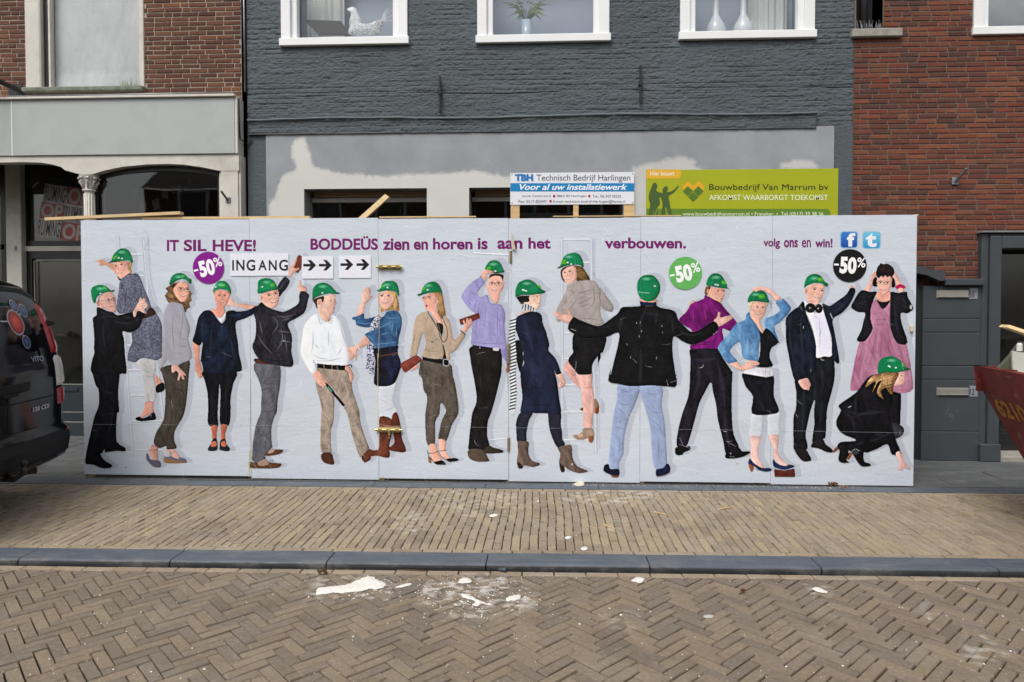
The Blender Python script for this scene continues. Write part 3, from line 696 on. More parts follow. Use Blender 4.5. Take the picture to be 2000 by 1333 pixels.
def window(root, px0, px1, pyb, ztop, Y, name='window', glass_rec=.09, fr=None, blind=True, blindm=None):
    """white framed window whose outer lower corners lie at px0/px1; pyb = bottom of the sill board there"""
    x0, x1 = X_(px0, Y), X_(px1, Y); zb = Z_((px0 + px1) / 2, pyb, Y)
    w = part_empty(name, root, ((x0 + x1) / 2, Y, zb)); sh = .085
    mb = MB(); mb.box(x0 - .012, x1 + .012, Y - .035, Y + .06, zb, zb + sh, .006); mb.add('sill', M_WHITE, w)
    f = .17; mb = MB(); a0, a1 = x0 + .005, x1 - .005
    mb.box(a0, a0 + f * .62, Y - .015, Y + .10, zb + sh, ztop, .004); mb.box(a1 - f * .62, a1, Y - .015, Y + .10, zb + sh, ztop, .004)
    mb.box(a0 + f * .62, a0 + f, Y + .02, Y + .12, zb + sh, ztop, .004); mb.box(a1 - f, a1 - f * .62, Y + .02, Y + .12, zb + sh, ztop, .004)
    mb.box(a0 + f, a1 - f, Y + .02, Y + .12, zb + sh, zb + sh + .014, .003); mb.box(a0, a1, Y - .013, Y + .11, ztop - .09, ztop - .001, .004)
    mb.add('frame', M_WHITE, w)
    mb = MB(); mb.box(a0 + f - .004, a1 - f + .004, Y + glass_rec, Y + glass_rec + .006, zb + sh + .01, ztop - .08); mb.add('pane', M_GLASS, w)
    mb = MB(); mb.box(a0 + .02, a1 - .02, Y + .62, Y + .64, zb - .1, ztop + .1); mb.box(a0, a0 + .02, Y + .125, Y + .64, zb, ztop + .1); mb.box(a1 - .02, a1, Y + .125, Y + .64, zb, ztop + .1)
    mb.box(a0, a1, Y + .125, Y + .6, zb + .02, zb + sh + .012)
    mb.add('room_lining', blindm or M_BLIND, w)
    return x0 + f, x1 - f, zb + sh + .012
def curtain(parent, x0, x1, y, z0, z1, mat, name='curtain', amp=.02, n=40, top_in=0):
    V = []; F = []
    for i in range(n + 1):
        t = i / n; yy = y + amp * math.sin(t * (x1 - x0) * 60 + math.sin(t * 9)) * .7 + amp * .5 * math.sin(t * 47)
        for z in (z0, (z0 + z1) / 2, z1): V.append((x0 + (x1 - x0) * t, yy * 1, z))
    for i in range(n):
        for j in range(2): F.append((i * 3 + j, (i + 1) * 3 + j, (i + 1) * 3 + j + 1, i * 3 + j + 1))
    return add(name, V, F, mat, parent, smooth=True)
TOP = 5.75

# ================================================================== the grey painted house in the middle
gh = thing('painted_house', ((X_(487) + X_(1660)) / 2, YF + .2, 0), 'dark grey painted rough brick house behind the poster hoarding', 'house')
GX0, GX1 = X_(487), X_(1661)
wins = [(553, 799, 89.5), (932, 1189, 84), (1324, 1586, 77.5)]
PX0, PX1, PZ1 = X_(523.5), X_(1624), (Z_(523, 264) + Z_(1624, 245)) / 2
def grey_mat():
    t = NT('dark_grey_masonry_paint'); c0 = L3((84, 92, 97))
    c = t.ramp(t.noise(1.6, 6, .65), [(.3, tuple(v * .85 for v in c0)), (.7, tuple(v * 1.12 for v in c0))])
    n1 = t.bump(t.noise(26, 7, .78, stretch=(1, 1, 1.3)), .9, .016); n2 = t.bump(t.noise(80, 4, .75, stretch=(1, 1, 1.3)), .7, .006, n1)
    return t.fin(c, .62, n2, .35)
M_GREY = grey_mat()
zA, zB = .9, TOP; nx_, nz_ = 620, 520
xs = np.linspace(GX0, GX1, nx_); zs = np.linspace(PZ1 - .02, zB, nz_); XX, ZZ = np.meshgrid(xs, zs)
def paint_relief(X, Z):
    bow = .006 * np.sin(X * 1.3) + .010 * (vnoise(X, Z, 1.5, 1.2, 3, 2) - .5); zz = Z + bow
    row = np.floor(zz / .0555); fz = zz / .0555 - row; off = (row % 2) * .105 + .05 * vnoise(row, row * 0, 1.7, 1, 9, 1)
    u = (X + off) / .212; cell = np.floor(u); fu = u - cell; rs = np.abs(np.sin(row * 12.9898 + cell * 78.233) * 43758.5453) % 1
    jz = np.minimum(fz, 1 - fz) * .0555; ju = np.minimum(fu, 1 - fu) * .212
    wobble = .004 * (vnoise(X, Z, .02, .012, 4, 2) - .5)
    cov = np.clip(vnoise(X, Z, .5, .12, 21, 3) * 3.0 - 1.05, .06, 1)                 # thick paint fills the joints in places
    j = np.clip(1 - (jz + wobble * 1.5) / .012, 0, 1) * .0065 * cov + np.clip(1 - (ju + wobble) / .008, 0, 1) * .005 * cov
    h = -j + (rs - .5) * .005 + .011 * (vnoise(X + .3 * Z, Z, .042, .026, 5, 4) - .5) + .009 * (vnoise(X - .4 * Z, Z, .022, .015, 6, 2) - .5) + .004 * (vnoise(X, Z, .3, .035, 31, 3) - .5)
    return h
H = paint_relief(XX, ZZ)
# a rendered ledge just above the plaster, thicker at its top edge, and a long crack line
zl = lambda x: PZ1 + .135 + .010 * np.sin(x * 2.1); led = (ZZ < zl(XX)) & (XX < X_(1590)) & (XX > X_(490))
H = np.where(led, H * .8 + .050 - .014 * np.clip((zl(XX) - ZZ) / .05, 0, 1) + .006 * (vnoise(XX, ZZ, .035, .04, 41, 2) - .5), H)
zc = PZ1 + .42 + .012 * np.sin(XX * 3) + .02 * (vnoise(XX, XX * 0, .3, 1, 12, 3) - .5)
H -= .012 * np.exp(-((ZZ - zc) / .006) ** 2) * np.clip(vnoise(XX, ZZ, .5, 5, 14, 2) * 3 - .8, 0, 1)
V = np.stack([XX.ravel(), (YF - H).ravel(), ZZ.ravel()], 1)
wh = [(X_(a), X_(b), Z_((a + b) / 2, c), TOP + 1) for a, b, c in wins]
idx = np.arange(nx_ * nz_).reshape(nz_, nx_); q = np.stack([idx[:-1, :-1], idx[:-1, 1:], idx[1:, 1:], idx[1:, :-1]], -1)
cx, cz = (XX[:-1, :-1] + XX[1:, 1:]) / 2, (ZZ[:-1, :-1] + ZZ[1:, 1:]) / 2; keep = np.ones(cx.shape, bool)
for h in wh: keep &= ~((cx > h[0] + .01) & (cx < h[1] - .01) & (cz > h[2] + .01))
add('painted_brickwork', V, q[keep].reshape(-1, 4), M_GREY, gh, kind='stuff', smooth=True)
mb = MB(); last = GX0
for h in wh: mb.box(last, h[0] + .005, YF + .03, YF + .3, PZ1 - .02, TOP); last = h[1] - .005
mb.box(last, GX1, YF + .03, YF + .3, PZ1 - .02, TOP)
for h in wh: mb.box(h[0] + .005, h[1] - .005, YF + .031, YF + .29, PZ1 - .02, h[2] + .01)
mb.box(GX0, PX0, YF - .004, YF + .25, 0, PZ1 + .0); mb.box(PX1, GX1, YF - .004, YF + .25, 0, PZ1 + .0); mb.add('wall', M_GREY, gh)
V = []; F = []; n_ = 160; xa_, xb_ = X_(490), X_(1589)
for i_ in range(n_ + 1):
    x = xa_ + (xb_ - xa_) * i_ / n_; z_ = float(zl(x)) + .006 * float(vnoise(x, 0, .12, 1, 3, 2)); h_ = .012 + .012 * float(vnoise(x, 5, .2, 1, 6, 2)); y_ = YF - .052 - .016 * float(vnoise(x, 9, .15, 1, 8, 2))
    V += [(x, YF + .01, z_ + h_), (x, y_ + .012, z_ + h_), (x, y_, z_ + h_ * .5), (x, y_ + .006, z_ - .01), (x, YF + .01, z_ - .012)]
for i_ in range(n_):
    for j_ in range(4): a_ = i_ * 5 + j_; F.append((a_, a_ + 1, a_ + 6, a_ + 5))
add('ledge_edge', V, F, simple('lit_ledge_paint', (96, 105, 111), .6, .1, 10, .5, 50), gh, smooth=True)  # lighter than the wall: light caught by the edge put into the colour
mb = MB()
mb.prism([(GX0 + .002, 0), (GX0 + .012, 0), (GX0 + .012, TOP), (GX0 + .002, TOP)], YF + .02, YF + .2); mb.add('corner_edge', M_GREY, gh)
gwin = []
for a, b, c in wins: gwin.append(window(gh, a, b, c, TOP - .1, YF - .01))
# wall anchors
for px, y0, y1 in ((861, 150, 222), (1248, 130, 206)):
    x = X_(px); z0, z1 = Z_(px, y1), Z_(px, y0); mb = MB(); mb.box(x - .011, x + .011, YF - .05, YF - .025, z0, z1, .003); mb.box(x - .02, x + .02, YF - .058, YF + .01, (z0 + z1) / 2 - .012, (z0 + z1) / 2 + .012, .004)
    mb.add('wall_anchor', M_IRON, gh)
# plaster panel with openings
ops = [(597, 835), (917, 1219)]; OZ1 = Z_(716, 369.5); ox = [(X_(a), X_(b)) for a, b in ops]
def plaster_mat():
    t = NT('grey_plaster'); c = t.ramp(t.noise(2.5, 7, .6), [(.3, L3((140, 143, 148))), (.7, L3((158, 160, 164)))])
    c = t.mix(t.ramp(t.noise(18, 5, .8, stretch=(1, 1, 3)), [(.60, (0, 0, 0)), (.78, (.5,) * 3)]), c, L3((176, 176, 174)))
    return t.fin(c, .8, t.bump(t.noise(26, 6, .7), .35, .006), .2)
M_PLAS = plaster_mat(); YPL = YF - .02
def ledge_pts(n=60):                                   # slightly ragged upper edge
    return [(PX0 + (PX1 - PX0) * i / n, PZ1 + .006 * math.sin(i * 1.3) * rnd.random()) for i in range(n + 1)]
mb = MB(); lp = ledge_pts(); cuts = sorted([PX0, PX1] + [v for o in ox for v in o])
mb.prism([(PX0, OZ1)] + [(PX1, OZ1)] + lp[::-1], YPL, YF + .02)
for a, b in ((PX0, ox[0][0]), (ox[0][1], ox[1][0]), (ox[1][1], PX1)): mb.box(a, b, YPL + .0005, YF + .02, .05, OZ1 - .0)
mb.add('plaster_panel', M_PLAS, gh)
# pale filler brushed over the plaster (its own colour and thickness)
FIL = Ink(YPL - .0015, 0, .0004, True)
def pxs(Y, s):
    a = [tuple(map(float, p.split(','))) for p in s.split()]; return [wp(x, y, Y) for x, y in a]
FC = (206, 205, 199)
pale = "535,440 536,380 545,348 562,335 575,325 566,308 566,288 572,274 584,266 600,266 604,285 612,305 618,322 640,328 668,336 700,338 735,341 770,340 800,338 840,338 880,335 905,332 930,331 955,336 985,342 1000,350 1000,440"
def raggedize(P, amp, seed):
    P = catmull(P, 10); n = vnoise(P[:, 0], P[:, 1], .025, .025, seed, 3) - .5; c = P.mean(0); return P + np.stack([n, np.roll(n, 7)], 1) * amp
for s_, al, am, sd in ((0, .5, .10, 1), (1, .96, .05, 2)):
    P = raggedize(pxs(YPL, pale), am, sd)
    P[:, 1] = np.minimum(P[:, 1], PZ1 - .02); P = np.stack([np.clip(P[:, 0], PX0 + .01, PX1), P[:, 1]], 1)
    FIL.shape(P if s_ else P + np.array([0, .014]), FC, .0, .02, .03, (.3, .3), 5, .03, False, 1.0, None, None, al, .05, 0)
for s_ in ("1195,440 1232,440 1236,360 1228,330 1240,322 1262,316 1290,310 1318,303 1350,305 1372,318 1380,335 1600,440 1195,441", "1522,335 1520,320 1540,312 1562,308 1590,316 1600,335"):
    P = raggedize(pxs(YPL, s_), .07, 8); FIL.shape(P, FC, 0, .02, .03, (.3, .3), 5, .03, False, 1.0, None, None, .7, .05, 0)
FIL.stroke(pxs(YPL, "950,312 960,322"), .012, (196, 196, 196), .5)
def clip_fill(ink, holes):
    keep = []
    for f in ink.f:
        x = sum(ink.v[i][0] for i in f) / len(f); z = sum(ink.v[i][2] for i in f) / len(f)
        if not any(a < x < b and z < c for a, b, c in holes): keep.append(f)
    ink.f = keep
# holes are cut exactly by rebuilding the filler only outside the openings
def split_boxes(ink, holes):
    v = np.array(ink.v)
    for a, b, c in holes:
        near = (v[:, 2] < c + .016)
        for e, s_ in ((a, -1), (b, 1)):
            m = near & (np.abs(v[:, 0] - e) < .017); v[m, 0] = e + s_ * .0004
        m = (v[:, 0] > a - .001) & (v[:, 0] < b + .001) & (np.abs(v[:, 2] - c) < .017); v[m, 2] = c + .0004
    ink.v = [tuple(p) for p in v]; clip_fill(ink, holes)
split_boxes(FIL, [(a, b, OZ1) for a, b in ox])
M_FILL = m_flat('filler_skim', .85, .15)
FIL.add('plaster_patch', gh, M_FILL)
# openings: reveals, lintel beam, pale head board and dark glass
for (a, b) in ox:
    w = part_empty('window', gh, ((a + b) / 2, YF, OZ1 - .6))
    mb = MB(); mb.box(a - .03, a, YF + .021, YF + .34, .9, OZ1 + .03); mb.box(b, b + .03, YF + .021, YF + .34, .9, OZ1 + .03); mb.box(a, b, YF + .021, YF + .34, OZ1, OZ1 + .03); mb.add('reveal', simple('render_reveal', (150, 149, 145), .85, .1), w)
    mb = MB(); mb.box(a + .05, b - .02, YF + .15, YF + .21, OZ1 - .062, OZ1 - .002, .003); mb.add('lintel_beam', simple('stained_beam', (150, 128, 100), .8, .15, 6, .3, 60, stretch=(1, 5, 8)), w)
    mb = MB(); mb.box(a + .01, b - .005, YF + .19, YF + .23, OZ1 - .118, OZ1 - .064, .003); mb.add('head_board', simple('primed_board', (178, 177, 172), .7, .08), w)
    mb = MB(); mb.box(a + .04, b - .02, YF + .24, YF + .246, .95, OZ1 - .11); mb.add('pane', M_GLASSD, w)
    mb = MB(); n = 4
    for i in range(n + 1):
        x = a + .04 + (b - a - .06) * i / n; mb.box(x - .012, x + .012, YF + .25, YF + .28, .95, OZ1 - .11)
    mb.add('frame', M_IRON, w)
    mb = MB(); mb.box(a, b, YF + 1.2, YF + 1.25, .6, OZ1); mb.box(a, b, YF + .3, YF + 1.2, .85, .9); mb.add('room_lining', M_ROOM, w)
mb = MB(); mb.box(GX0, GX1, YF + 2.5, YF + 2.55, 0, TOP); mb.box(GX0 + .02, GX1 - .02, YF + .3, YF + 2.5, TOP - .02, TOP + .02); mb.add('inner_shell', M_ROOM, gh)

# things behind the upper windows: rooster, curtain, tall vase, two bottle vases
def rooster():
    Yr = YF + .16; root = thing('rooster_figure', (X_(735, Yr), Yr, Z_(735, 70, Yr)), 'white patterned ceramic rooster standing on the sill inside the first upper window', 'figurine')
    s = lambda pts: [wp(x, y, Yr) for x, y in pts]
    body = catmull(s([(684, 69), (683, 52), (686, 40), (692, 44), (702, 48), (722, 50), (738, 46), (750, 40), (749, 50), (744, 60), (738, 69)]), 4)
    neck = catmull(s([(684, 52), (683, 42), (686, 30), (682, 22), (677, 19), (683, 15), (690, 14), (696, 18), (700, 28), (706, 42), (704, 50)]), 4)
    def puff(P, th, name, mat):
        P = np.array(P); c = P.mean(0); V = []; F = []; n = len(P); rings = [(1, 0), (.86, .7), (.5, 1), ]
        for sgn in (-1, 1):
            for f, d in rings: V += [(c[0] + (p[0] - c[0]) * f, Yr + sgn * d * th, c[1] + (p[1] - c[1]) * f) for p in P]
        for sg in range(2):
            for r_ in range(2):
                for i in range(n):
                    a, b = sg * 3 * n + r_ * n + i, sg * 3 * n + r_ * n + (i + 1) % n; F.append((a, b, b + n, a + n) if sg == 0 else (b, a, a + n, b + n))
            F.append(tuple(sg * 3 * n + 2 * n + i for i in range(n)))
        return add(name, V, F, mat, root, smooth=True)
    t = NT('speckled_glaze'); c = t.mix(t.ramp(t.noise(95, 3, .6), [(.52, (0, 0, 0)), (.58, (1, 1, 1))]), L3((226, 226, 222)), L3((110, 112, 112))); mg = t.fin(c, .3, None, .5)
    puff(body, .05, 'body', mg); puff(neck, .032, 'neck', simple('white_glaze', (226, 226, 220), .3, .04)); mb = MB()
    for tip in ((757, 18), (763, 16), (768, 19), (770, 30), (769, 40)):
        a, b = s([(745, 48), (tip[0] - 2, tip[1])]); m_ = ((a[0] + b[0]) / 2 - .01, (a[1] + b[1]) / 2 + .02); mb.tube([(a[0], Yr, a[1]), (m_[0], Yr, m_[1]), (b[0], Yr, b[1])], [.006, .007, .003], 6)
    mb.add('tail_plume', simple('tail_glaze', (214, 216, 216), .4, .04), root)
rooster()
a, b, z = gwin[0]
curtain(gh, a - .02, a + .42, YF + .42, z, TOP, M_CURT).name = 'curtain'
mb = MB(); p = [wp(595, 40, YF + .22), wp(667, 43, YF + .22), wp(686, 69, YF + .22), wp(622, 69, YF + .22)]
mb.prism(p, YF + .2, YF + .24)
mb.add('serving_tray', simple('dark_tray', (58, 54, 50), .3, .1), None, label='dark tilted tray leaning inside the window beside the rooster', cat='tray')
a, b, z = gwin[1]
def vase(px, pw, zt, Y, lab, prof, mat):
    x = X_(px, Y); z0 = Z_(px, 66, Y) - .0; root = thing('vase', (x, Y, z), lab, 'vase'); mb = MB(); mb.lathe([(r_, z + h_) for r_, h_ in prof], x, Y, 20); mb.add('vase_body', mat, root, smooth=True); return root, x
vr, vx = vase(1028, 0, 0, YF + .32, 'pale blue cylinder vase with a fern inside the middle upper window', [(.0, 0), (.06, .0), (.062, .1), (.06, .28), (.055, .28), (.055, .05)], simple('pale_blue_glass', (176, 190, 200), .2, .08, 8, 0, spec=.6))
mb = MB()
for i in range(60):
    an = rnd.uniform(0, 6.28); l = rnd.uniform(.12, .24); x0, z0 = vx + rnd.uniform(-.03, .03), z + .27
    p0 = Vector((x0, YF + .32, z0)); p2 = Vector((x0 + math.cos(an) * l * 1.3, YF + .32 + math.sin(an) * .12, z0 + .12 + rnd.uniform(-.10, .12))); p1 = (p0 + p2) / 2 + Vector((0, 0, .09))
    d = Vector((0, 0, .012)); mb.poly([p0, p1 - d, p2, p1 + d], [(0, 1, 2, 3)])
mb.add('fern_leaves', simple('fern_green', (120, 140, 104), .6, .2, 20), vr, kind='stuff')
a, b, z = gwin[2]
WG = simple('milky_glass', (206, 208, 208), .25, .03, 6, 0, spec=.5)
for px, lab in ((1394, 'white long necked bottle vase, left one of two in the third upper window'), (1447, 'white long necked bottle vase next to the curtain in the third upper window')):
    vase(px, 0, 0, YF + .28, lab, [(0, 0), (.075, 0), (.105, .05), (.115, .10), (.10, .17), (.06, .24), (.036, .29), (.03, .5), (.034, .8)], WG)
curtain(gh, b - .42, b + .02, YF + .42, z, TOP, M_CURT)

# ================================================================== brick house on the right
rh = thing('brick_house', (X_(1850), YF + .2, 0), 'red brown brick house with grey door surround and letter boxes', 'house')
RX0, RX1 = GX1 + .006, X_(2330)
rw = (X_(1891), X_(2170), Z_(1940, 68), TOP + 1); rop = (X_(1664), X_(1718), Z_(1690, 60), TOP + 1)
DX0 = X_(1912, YF); DZ1 = Z_(1950, 457); dop = (X_(1916), X_(2300), -1, DZ1 - .02)
PALR = [(114, 66, 52), (109, 63, 51), (120, 71, 54), (103, 62, 51), (124, 76, 57), (96, 60, 51), (110, 69, 54), (116, 63, 49), (88, 60, 52)]
brick_wall(rh, RX0, RX1, .9, TOP, YF, [rw, rop, dop], .0546, .2045, PALR, mortar_mat('grey_mortar', (112, 103, 94)), 21,
           lambda p: 1662 < p[0] < 2000 and 0 < p[1] < 560 and not (p[0] < 1790 and p[1] > 420))
mb = MB(); mb.box(RX0, RX0 + .02, YF + .008, YF + .25, 0, TOP); mb.box(RX0, X_(1912), YF + .009, YF + .25, 0, .9); mb.add('mortar_edge', mortar_mat('old_mortar', (120, 112, 104)), rh)
# small dark opening with ledge and pigeon spikes
x0, x1, z0 = rop[0], rop[1], rop[2]
mb = MB(); mb.box(x0 - .05, X_(1752), YF - .05, YF + .22, z0 - .085, z0 + .004, .01); led_o = mb.add('stone_ledge', M_CONC, rh)
mb = MB()
for i in range(30):
    x = x0 + .01 + (x1 - x0 + .04) * (i + .5) / 30 + rnd.uniform(-.006, .006); y = YF + rnd.uniform(-.01, .05); h = rnd.uniform(.07, .12)
    mb.tube([(x, y, z0), (x + rnd.uniform(-.02, .02), y + rnd.uniform(-.02, .02), z0 + h)], .0018, 5)
mb.add('bird_spikes', M_GALV, rh)
mb = MB(); mb.box(x0 - .01, x1 + .01, YF + .26, YF + .3, z0, TOP); mb.box(x1, x1 + .01, YF + .021, YF + .26, z0, TOP); mb.add('recess_back', M_IRON, rh)
mb = MB(); mb.tube([((x0 + x1) / 2, YF + .14, z0), ((x0 + x1) / 2, YF + .14, TOP)], .04, 14); mb.add('rain_pipe', simple('dark_pipe', (58, 60, 66), .5), rh, smooth=True)
# returns of bricks on the right cheek of the opening
a, b, z = window(rh, 1891, 2170, 68, TOP - .1, YF, blindm=simple('net_curtain', (150, 152, 152), .9, .12, 4, .1, 60))
# lamp-like flag holder
def flagholder(px, py, Y, lab, sc=1.0, lean=1):
    x, z = wp(px, py, Y); root = thing('flag_holder', (x, Y, z), lab, 'flag holder'); mb = MB(); mb.box(x - .035 * sc, x + .035 * sc, Y - .012, Y, z - .04 * sc, z + .04 * sc, .004); mb.add('wall_plate', M_GALV, root)
    mb = MB(); mb.tube([(x, Y - .005, z - .01), (x + .045 * lean * sc, Y - .13 * sc, z + .11 * sc)], .017 * sc, 12, cap=False); mb.tube([(x + .045 * lean * sc, Y - .13 * sc, z + .11 * sc), (x + .002, Y - .01, z)], .013 * sc, 12); mb.add('socket_tube', M_GALV, root, smooth=True)
flagholder(1865, 354, YF - .006, 'steel flag holder tube on the red brick wall above the pier')
# door surround
ds = part_empty('door_surround', rh, (X_(1955, YP), YP, 0)); a = DX0 - .02; zt = DZ1
xi = X_(1930, YP); xo = X_(1953, YP); xd = X_(2240, YP); zi = Z_(1960, 487, YP)
mb = MB()
mb.box(a, xi, YP + .0, YF + .01, 0, zt, .01); mb.box(xi + .001, xo, YP - .03, YF + .02, 0, zt - .03, .012); mb.box(xo + .001, xd, YP - .029, YF + .02, zi, zt - .031, .012); mb.box(xi, xd, YP + .001, YF + .01, zt - .029, zt, .005)
mb.box(a - .012, xo + .008, YP - .05, YP + .02, 0, .19, .008); mb.add('stone_frame', M_ANTH, ds)
mb = MB(); mb.box(a - .02, xd, YP - .04, YF + .02, zt + .001, zt + .02, .004); mb.add('lead_flashing', simple('lead_sheet', (120, 124, 128), .5, .2), ds)
dr = part_empty('shop_door', rh, (X_(1990, YF), YF + .3, 0)); Yd = YF + .28
mb = MB(); mb.box(xo - .02, xd, Yd + .05, Yd + .1, Z_(1980, 524, Yd), Z_(1980, 511, Yd)); mb.add('transom', simple('pale_rail', (120, 118, 112), .6), dr)
mb = MB(); mb.box(xo, xd, Yd, Yd + .008, .2, zi); mb.add('pane', M_GLASSD, dr)
mb = MB(); mb.box(xo - .02, xo + .05, Yd - .02, Yd + .05, 0, zi, .005); mb.box(xo, xd, Yd - .02, Yd + .049, .06, .24, .005); mb.box(xo, xd, Yd - .05, Yd - .021, .06, .12); mb.add('frame', M_DARK, dr)
mb = MB(); mb.box(xo, xd, YP - .02, Yd + .2, -.02, .055, .01); mb.add('threshold', M_CONC, dr)
mb = MB(); mb.box(xo, xd + .2, YF + 1.4, YF + 1.45, 0, DZ1); mb.add('room_lining', M_ROOM, dr)
# pier with two letter boxes
pr = part_empty('pier', rh, (X_(1855, YP), YP, 0)); p0, p1 = X_(1803, YP), DX0 - .022
ztop = Z_(1880, 558, YP); zsh = Z_(1820, 535, YP); cuts_px = [623, 650, 715, 742, 843]; zj = [Z_(1850, c, YP) for c in cuts_px]
lev = [0] + sorted(zj) + [ztop]
mb = MB()
for a_, b_ in zip(lev, lev[1:]): mb.box(p0, p1, YP, YF + .003, a_ + (.004 if a_ else 0), b_ - .004, .005)
mb.box(p0 + .004, p1 - .002, YP + .006, YF + .002, 0, ztop - .01); mb.add('pier_blocks', M_ANTH, pr)
mb = MB(); zl0, zl1 = Z_(1880, 558, YP - .05), Z_(1880, 545, YP - .05); mb.box(X_(1845, YP - .05), p1 + .003, YP - .06, YF + .004, zl0, zl1, .008); mb.add('ledge', M_ANTH, pr)
mb = MB(); w = [wp(x, y, YP - .08) for x, y in ((1782, 519), (1800, 521), (1822, 532), (1842, 541), (1842, 527), (1848, 530), (1848, 548), (1836, 549), (1815, 540), (1782, 531))]
w = [wp(x, y, YP - .08) for x, y in ((1776, 519), (1800, 521), (1818, 528), (1826, 527), (1846, 530), (1847, 548), (1836, 549), (1812, 538), (1776, 531))]
mb.prism(w, YP - .08, YF + .0); mb.add('scroll_cap', M_ANTH, pr)
mb = MB(); mb.box(X_(1760, YP), p0, YP + .035, YF + .001, 0, zsh - .01); mb.add('pier_return', M_ANTHD, pr)
for (y0, y1, num) in ((567, 582.5, '10ᴬ'), (758, 773, '12ᴬ')):
    xa, za = wp(1828, y1, YP); xb, zb = wp(1891, y0, YP); lb = part_empty('letter_slot', rh, (xa, YP, za))
    mb = MB(); mb.box(xa, xb, YP - .012, YP + .002, za, zb, .003); mb.box(xa + .02, xb - .004, YP - .016, YP - .010, za + .012, zb - .012, .002); mb.box(xa + .02, xb - .004, YP - .024, YP - .014, za + .008, za + .018, .003)
    mb.add('slot_flap', simple('brushed_aluminium', (176, 172, 162), .35, .06, 30, .05, 200, .5, metal=.5), lb)
    xc, zc_ = wp(1893, y1 + 2, YP); xd_, zd = wp(1909, y0 - 4, YP); mb = MB(); mb.box(xc, xd_, YP - .006, YP + .001, zc_, zd, .001); mb.add('number_plate', simple('plate_grey', (140, 142, 152), .4, .03, 5, 0), lb)
    ink = Ink(YP - .0062); ptext(ink, num[:2], 1894.5, y0 + 1.5, 1903, y1 - 1, (40, 42, 50), .02); ptext(ink, 'A', 1904, y0 + .5, 1907.5, y0 + 6, (40, 42, 50), .02); ink.add('house_number', lb, SIGNP)
ink = Ink(YP - .0006, 0, .0001)
for i in range(26):
    x, y = rnd.gauss(1857, 7), rnd.gauss(806, 9); ink.disc(wp(x, y, YP), rnd.uniform(.01, .035), rnd.uniform(.01, .03), (128, 126, 120), .16, 1.0 - .3, rnd.random() * 3)
ink.add('scuff_mark', rh, M_FILL)
mb = MB(); mb.box(RX0, RX1, YF + 2.5, YF + 2.55, 0, TOP); mb.box(RX0 + .02, RX1, YF + .65, YF + 2.5, TOP - .02, TOP + .02); mb.box(RX1 - .05, RX1, YF + .25, YF + 2.5, 0, TOP); mb.add('inner_shell', M_ROOM, rh)
mb = MB(); mb.box(rop[1] + .02, rw[0] - .01, YF + .251, YF + .30, 1, TOP); mb.add('wall_core', M_ROOM, rh)

# ================================================================== shop house on the left
lh = thing('shop_house', (X_(240), YF + .2, 0), 'old brown brick shop house with grey fascia and arched cream shopfront', 'house')
LX0, LX1 = X_(-420), X_(476); YL = YF - .0; YFA = YF - .16
FZ0 = Z_(460, 300, YFA); FZ1 = Z_(460, 190, YFA)
lw = (X_(60), X_(288), Z_(170, 172), TOP + 1)
PALL = [(106, 72, 57), (98, 66, 54), (112, 77, 60), (94, 64, 53), (104, 70, 56), (110, 75, 58), (88, 60, 51), (116, 78, 59)]
brick_wall(lh, LX0, LX1, FZ0 + .1, TOP, YF, [lw], .0527, .2, PALL, mortar_mat('pale_mortar', (164, 150, 135)), 31, lambda p: 0 < p[0] < 484 and 0 < p[1] < 190, joint=.0115)
mb = MB(); mb.box(LX1 - .01, LX1, YF + .008, YF + .4, 0, TOP)
mb.add('corner_mortar', mortar_mat('dark_mortar', (70, 60, 54)), lh)
mb = MB(); rg = random.Random(4); z = 0
while z < FZ0 + .6:                                    # the darker strip of brick beside the grey house
    V, F = wbrick(.10, .044, rg); x = LX1 - .055; c = (58, 44, 38); mb.poly([(x + a_, YF + b_, z + .026 + c_) for a_, b_, c_ in V], F, (*[lin(q_) * rg.uniform(.7, 1.1) for q_ in c], 1)); z += .0527
mb.add('dark_corner_bricks', M_BRICK, lh, kind='stuff')
mb = MB(); mb.box(X_(433), LX1, YF + .021, YF + .3, 0, FZ0 + .1); mb.box(LX1 + .002, GX0 - .002, YF + .12, YF + .2, 0, TOP); mb.add('party_wall', simple('dark_gap_wall', (40, 36, 34), .9, .3), lh)  # gap towards the grey house closed in a darker colour
# conduit down the corner
mb = MB(); x = X_(483, YF - .02); mb.tube([(x - .01, YF - .02, TOP), (x, YF - .02, Z_(485, 180, YF - .02))], .011, 10); mb.add('conduit', M_GALV, lh, smooth=True)
mb = MB(); xq = X_(468, YFA); mb.tube([(xq, YFA + .03, Z_(466, 192, YFA)), (xq + .01, YFA + .03, Z_(470, 270, YFA)), (xq + .05, YF - .02, Z_(478, 284, YF)), (xq + .09, YF - .02, Z_(486, 275, YF))], .008, 8); mb.add('cable', M_IRON, lh, smooth=True)
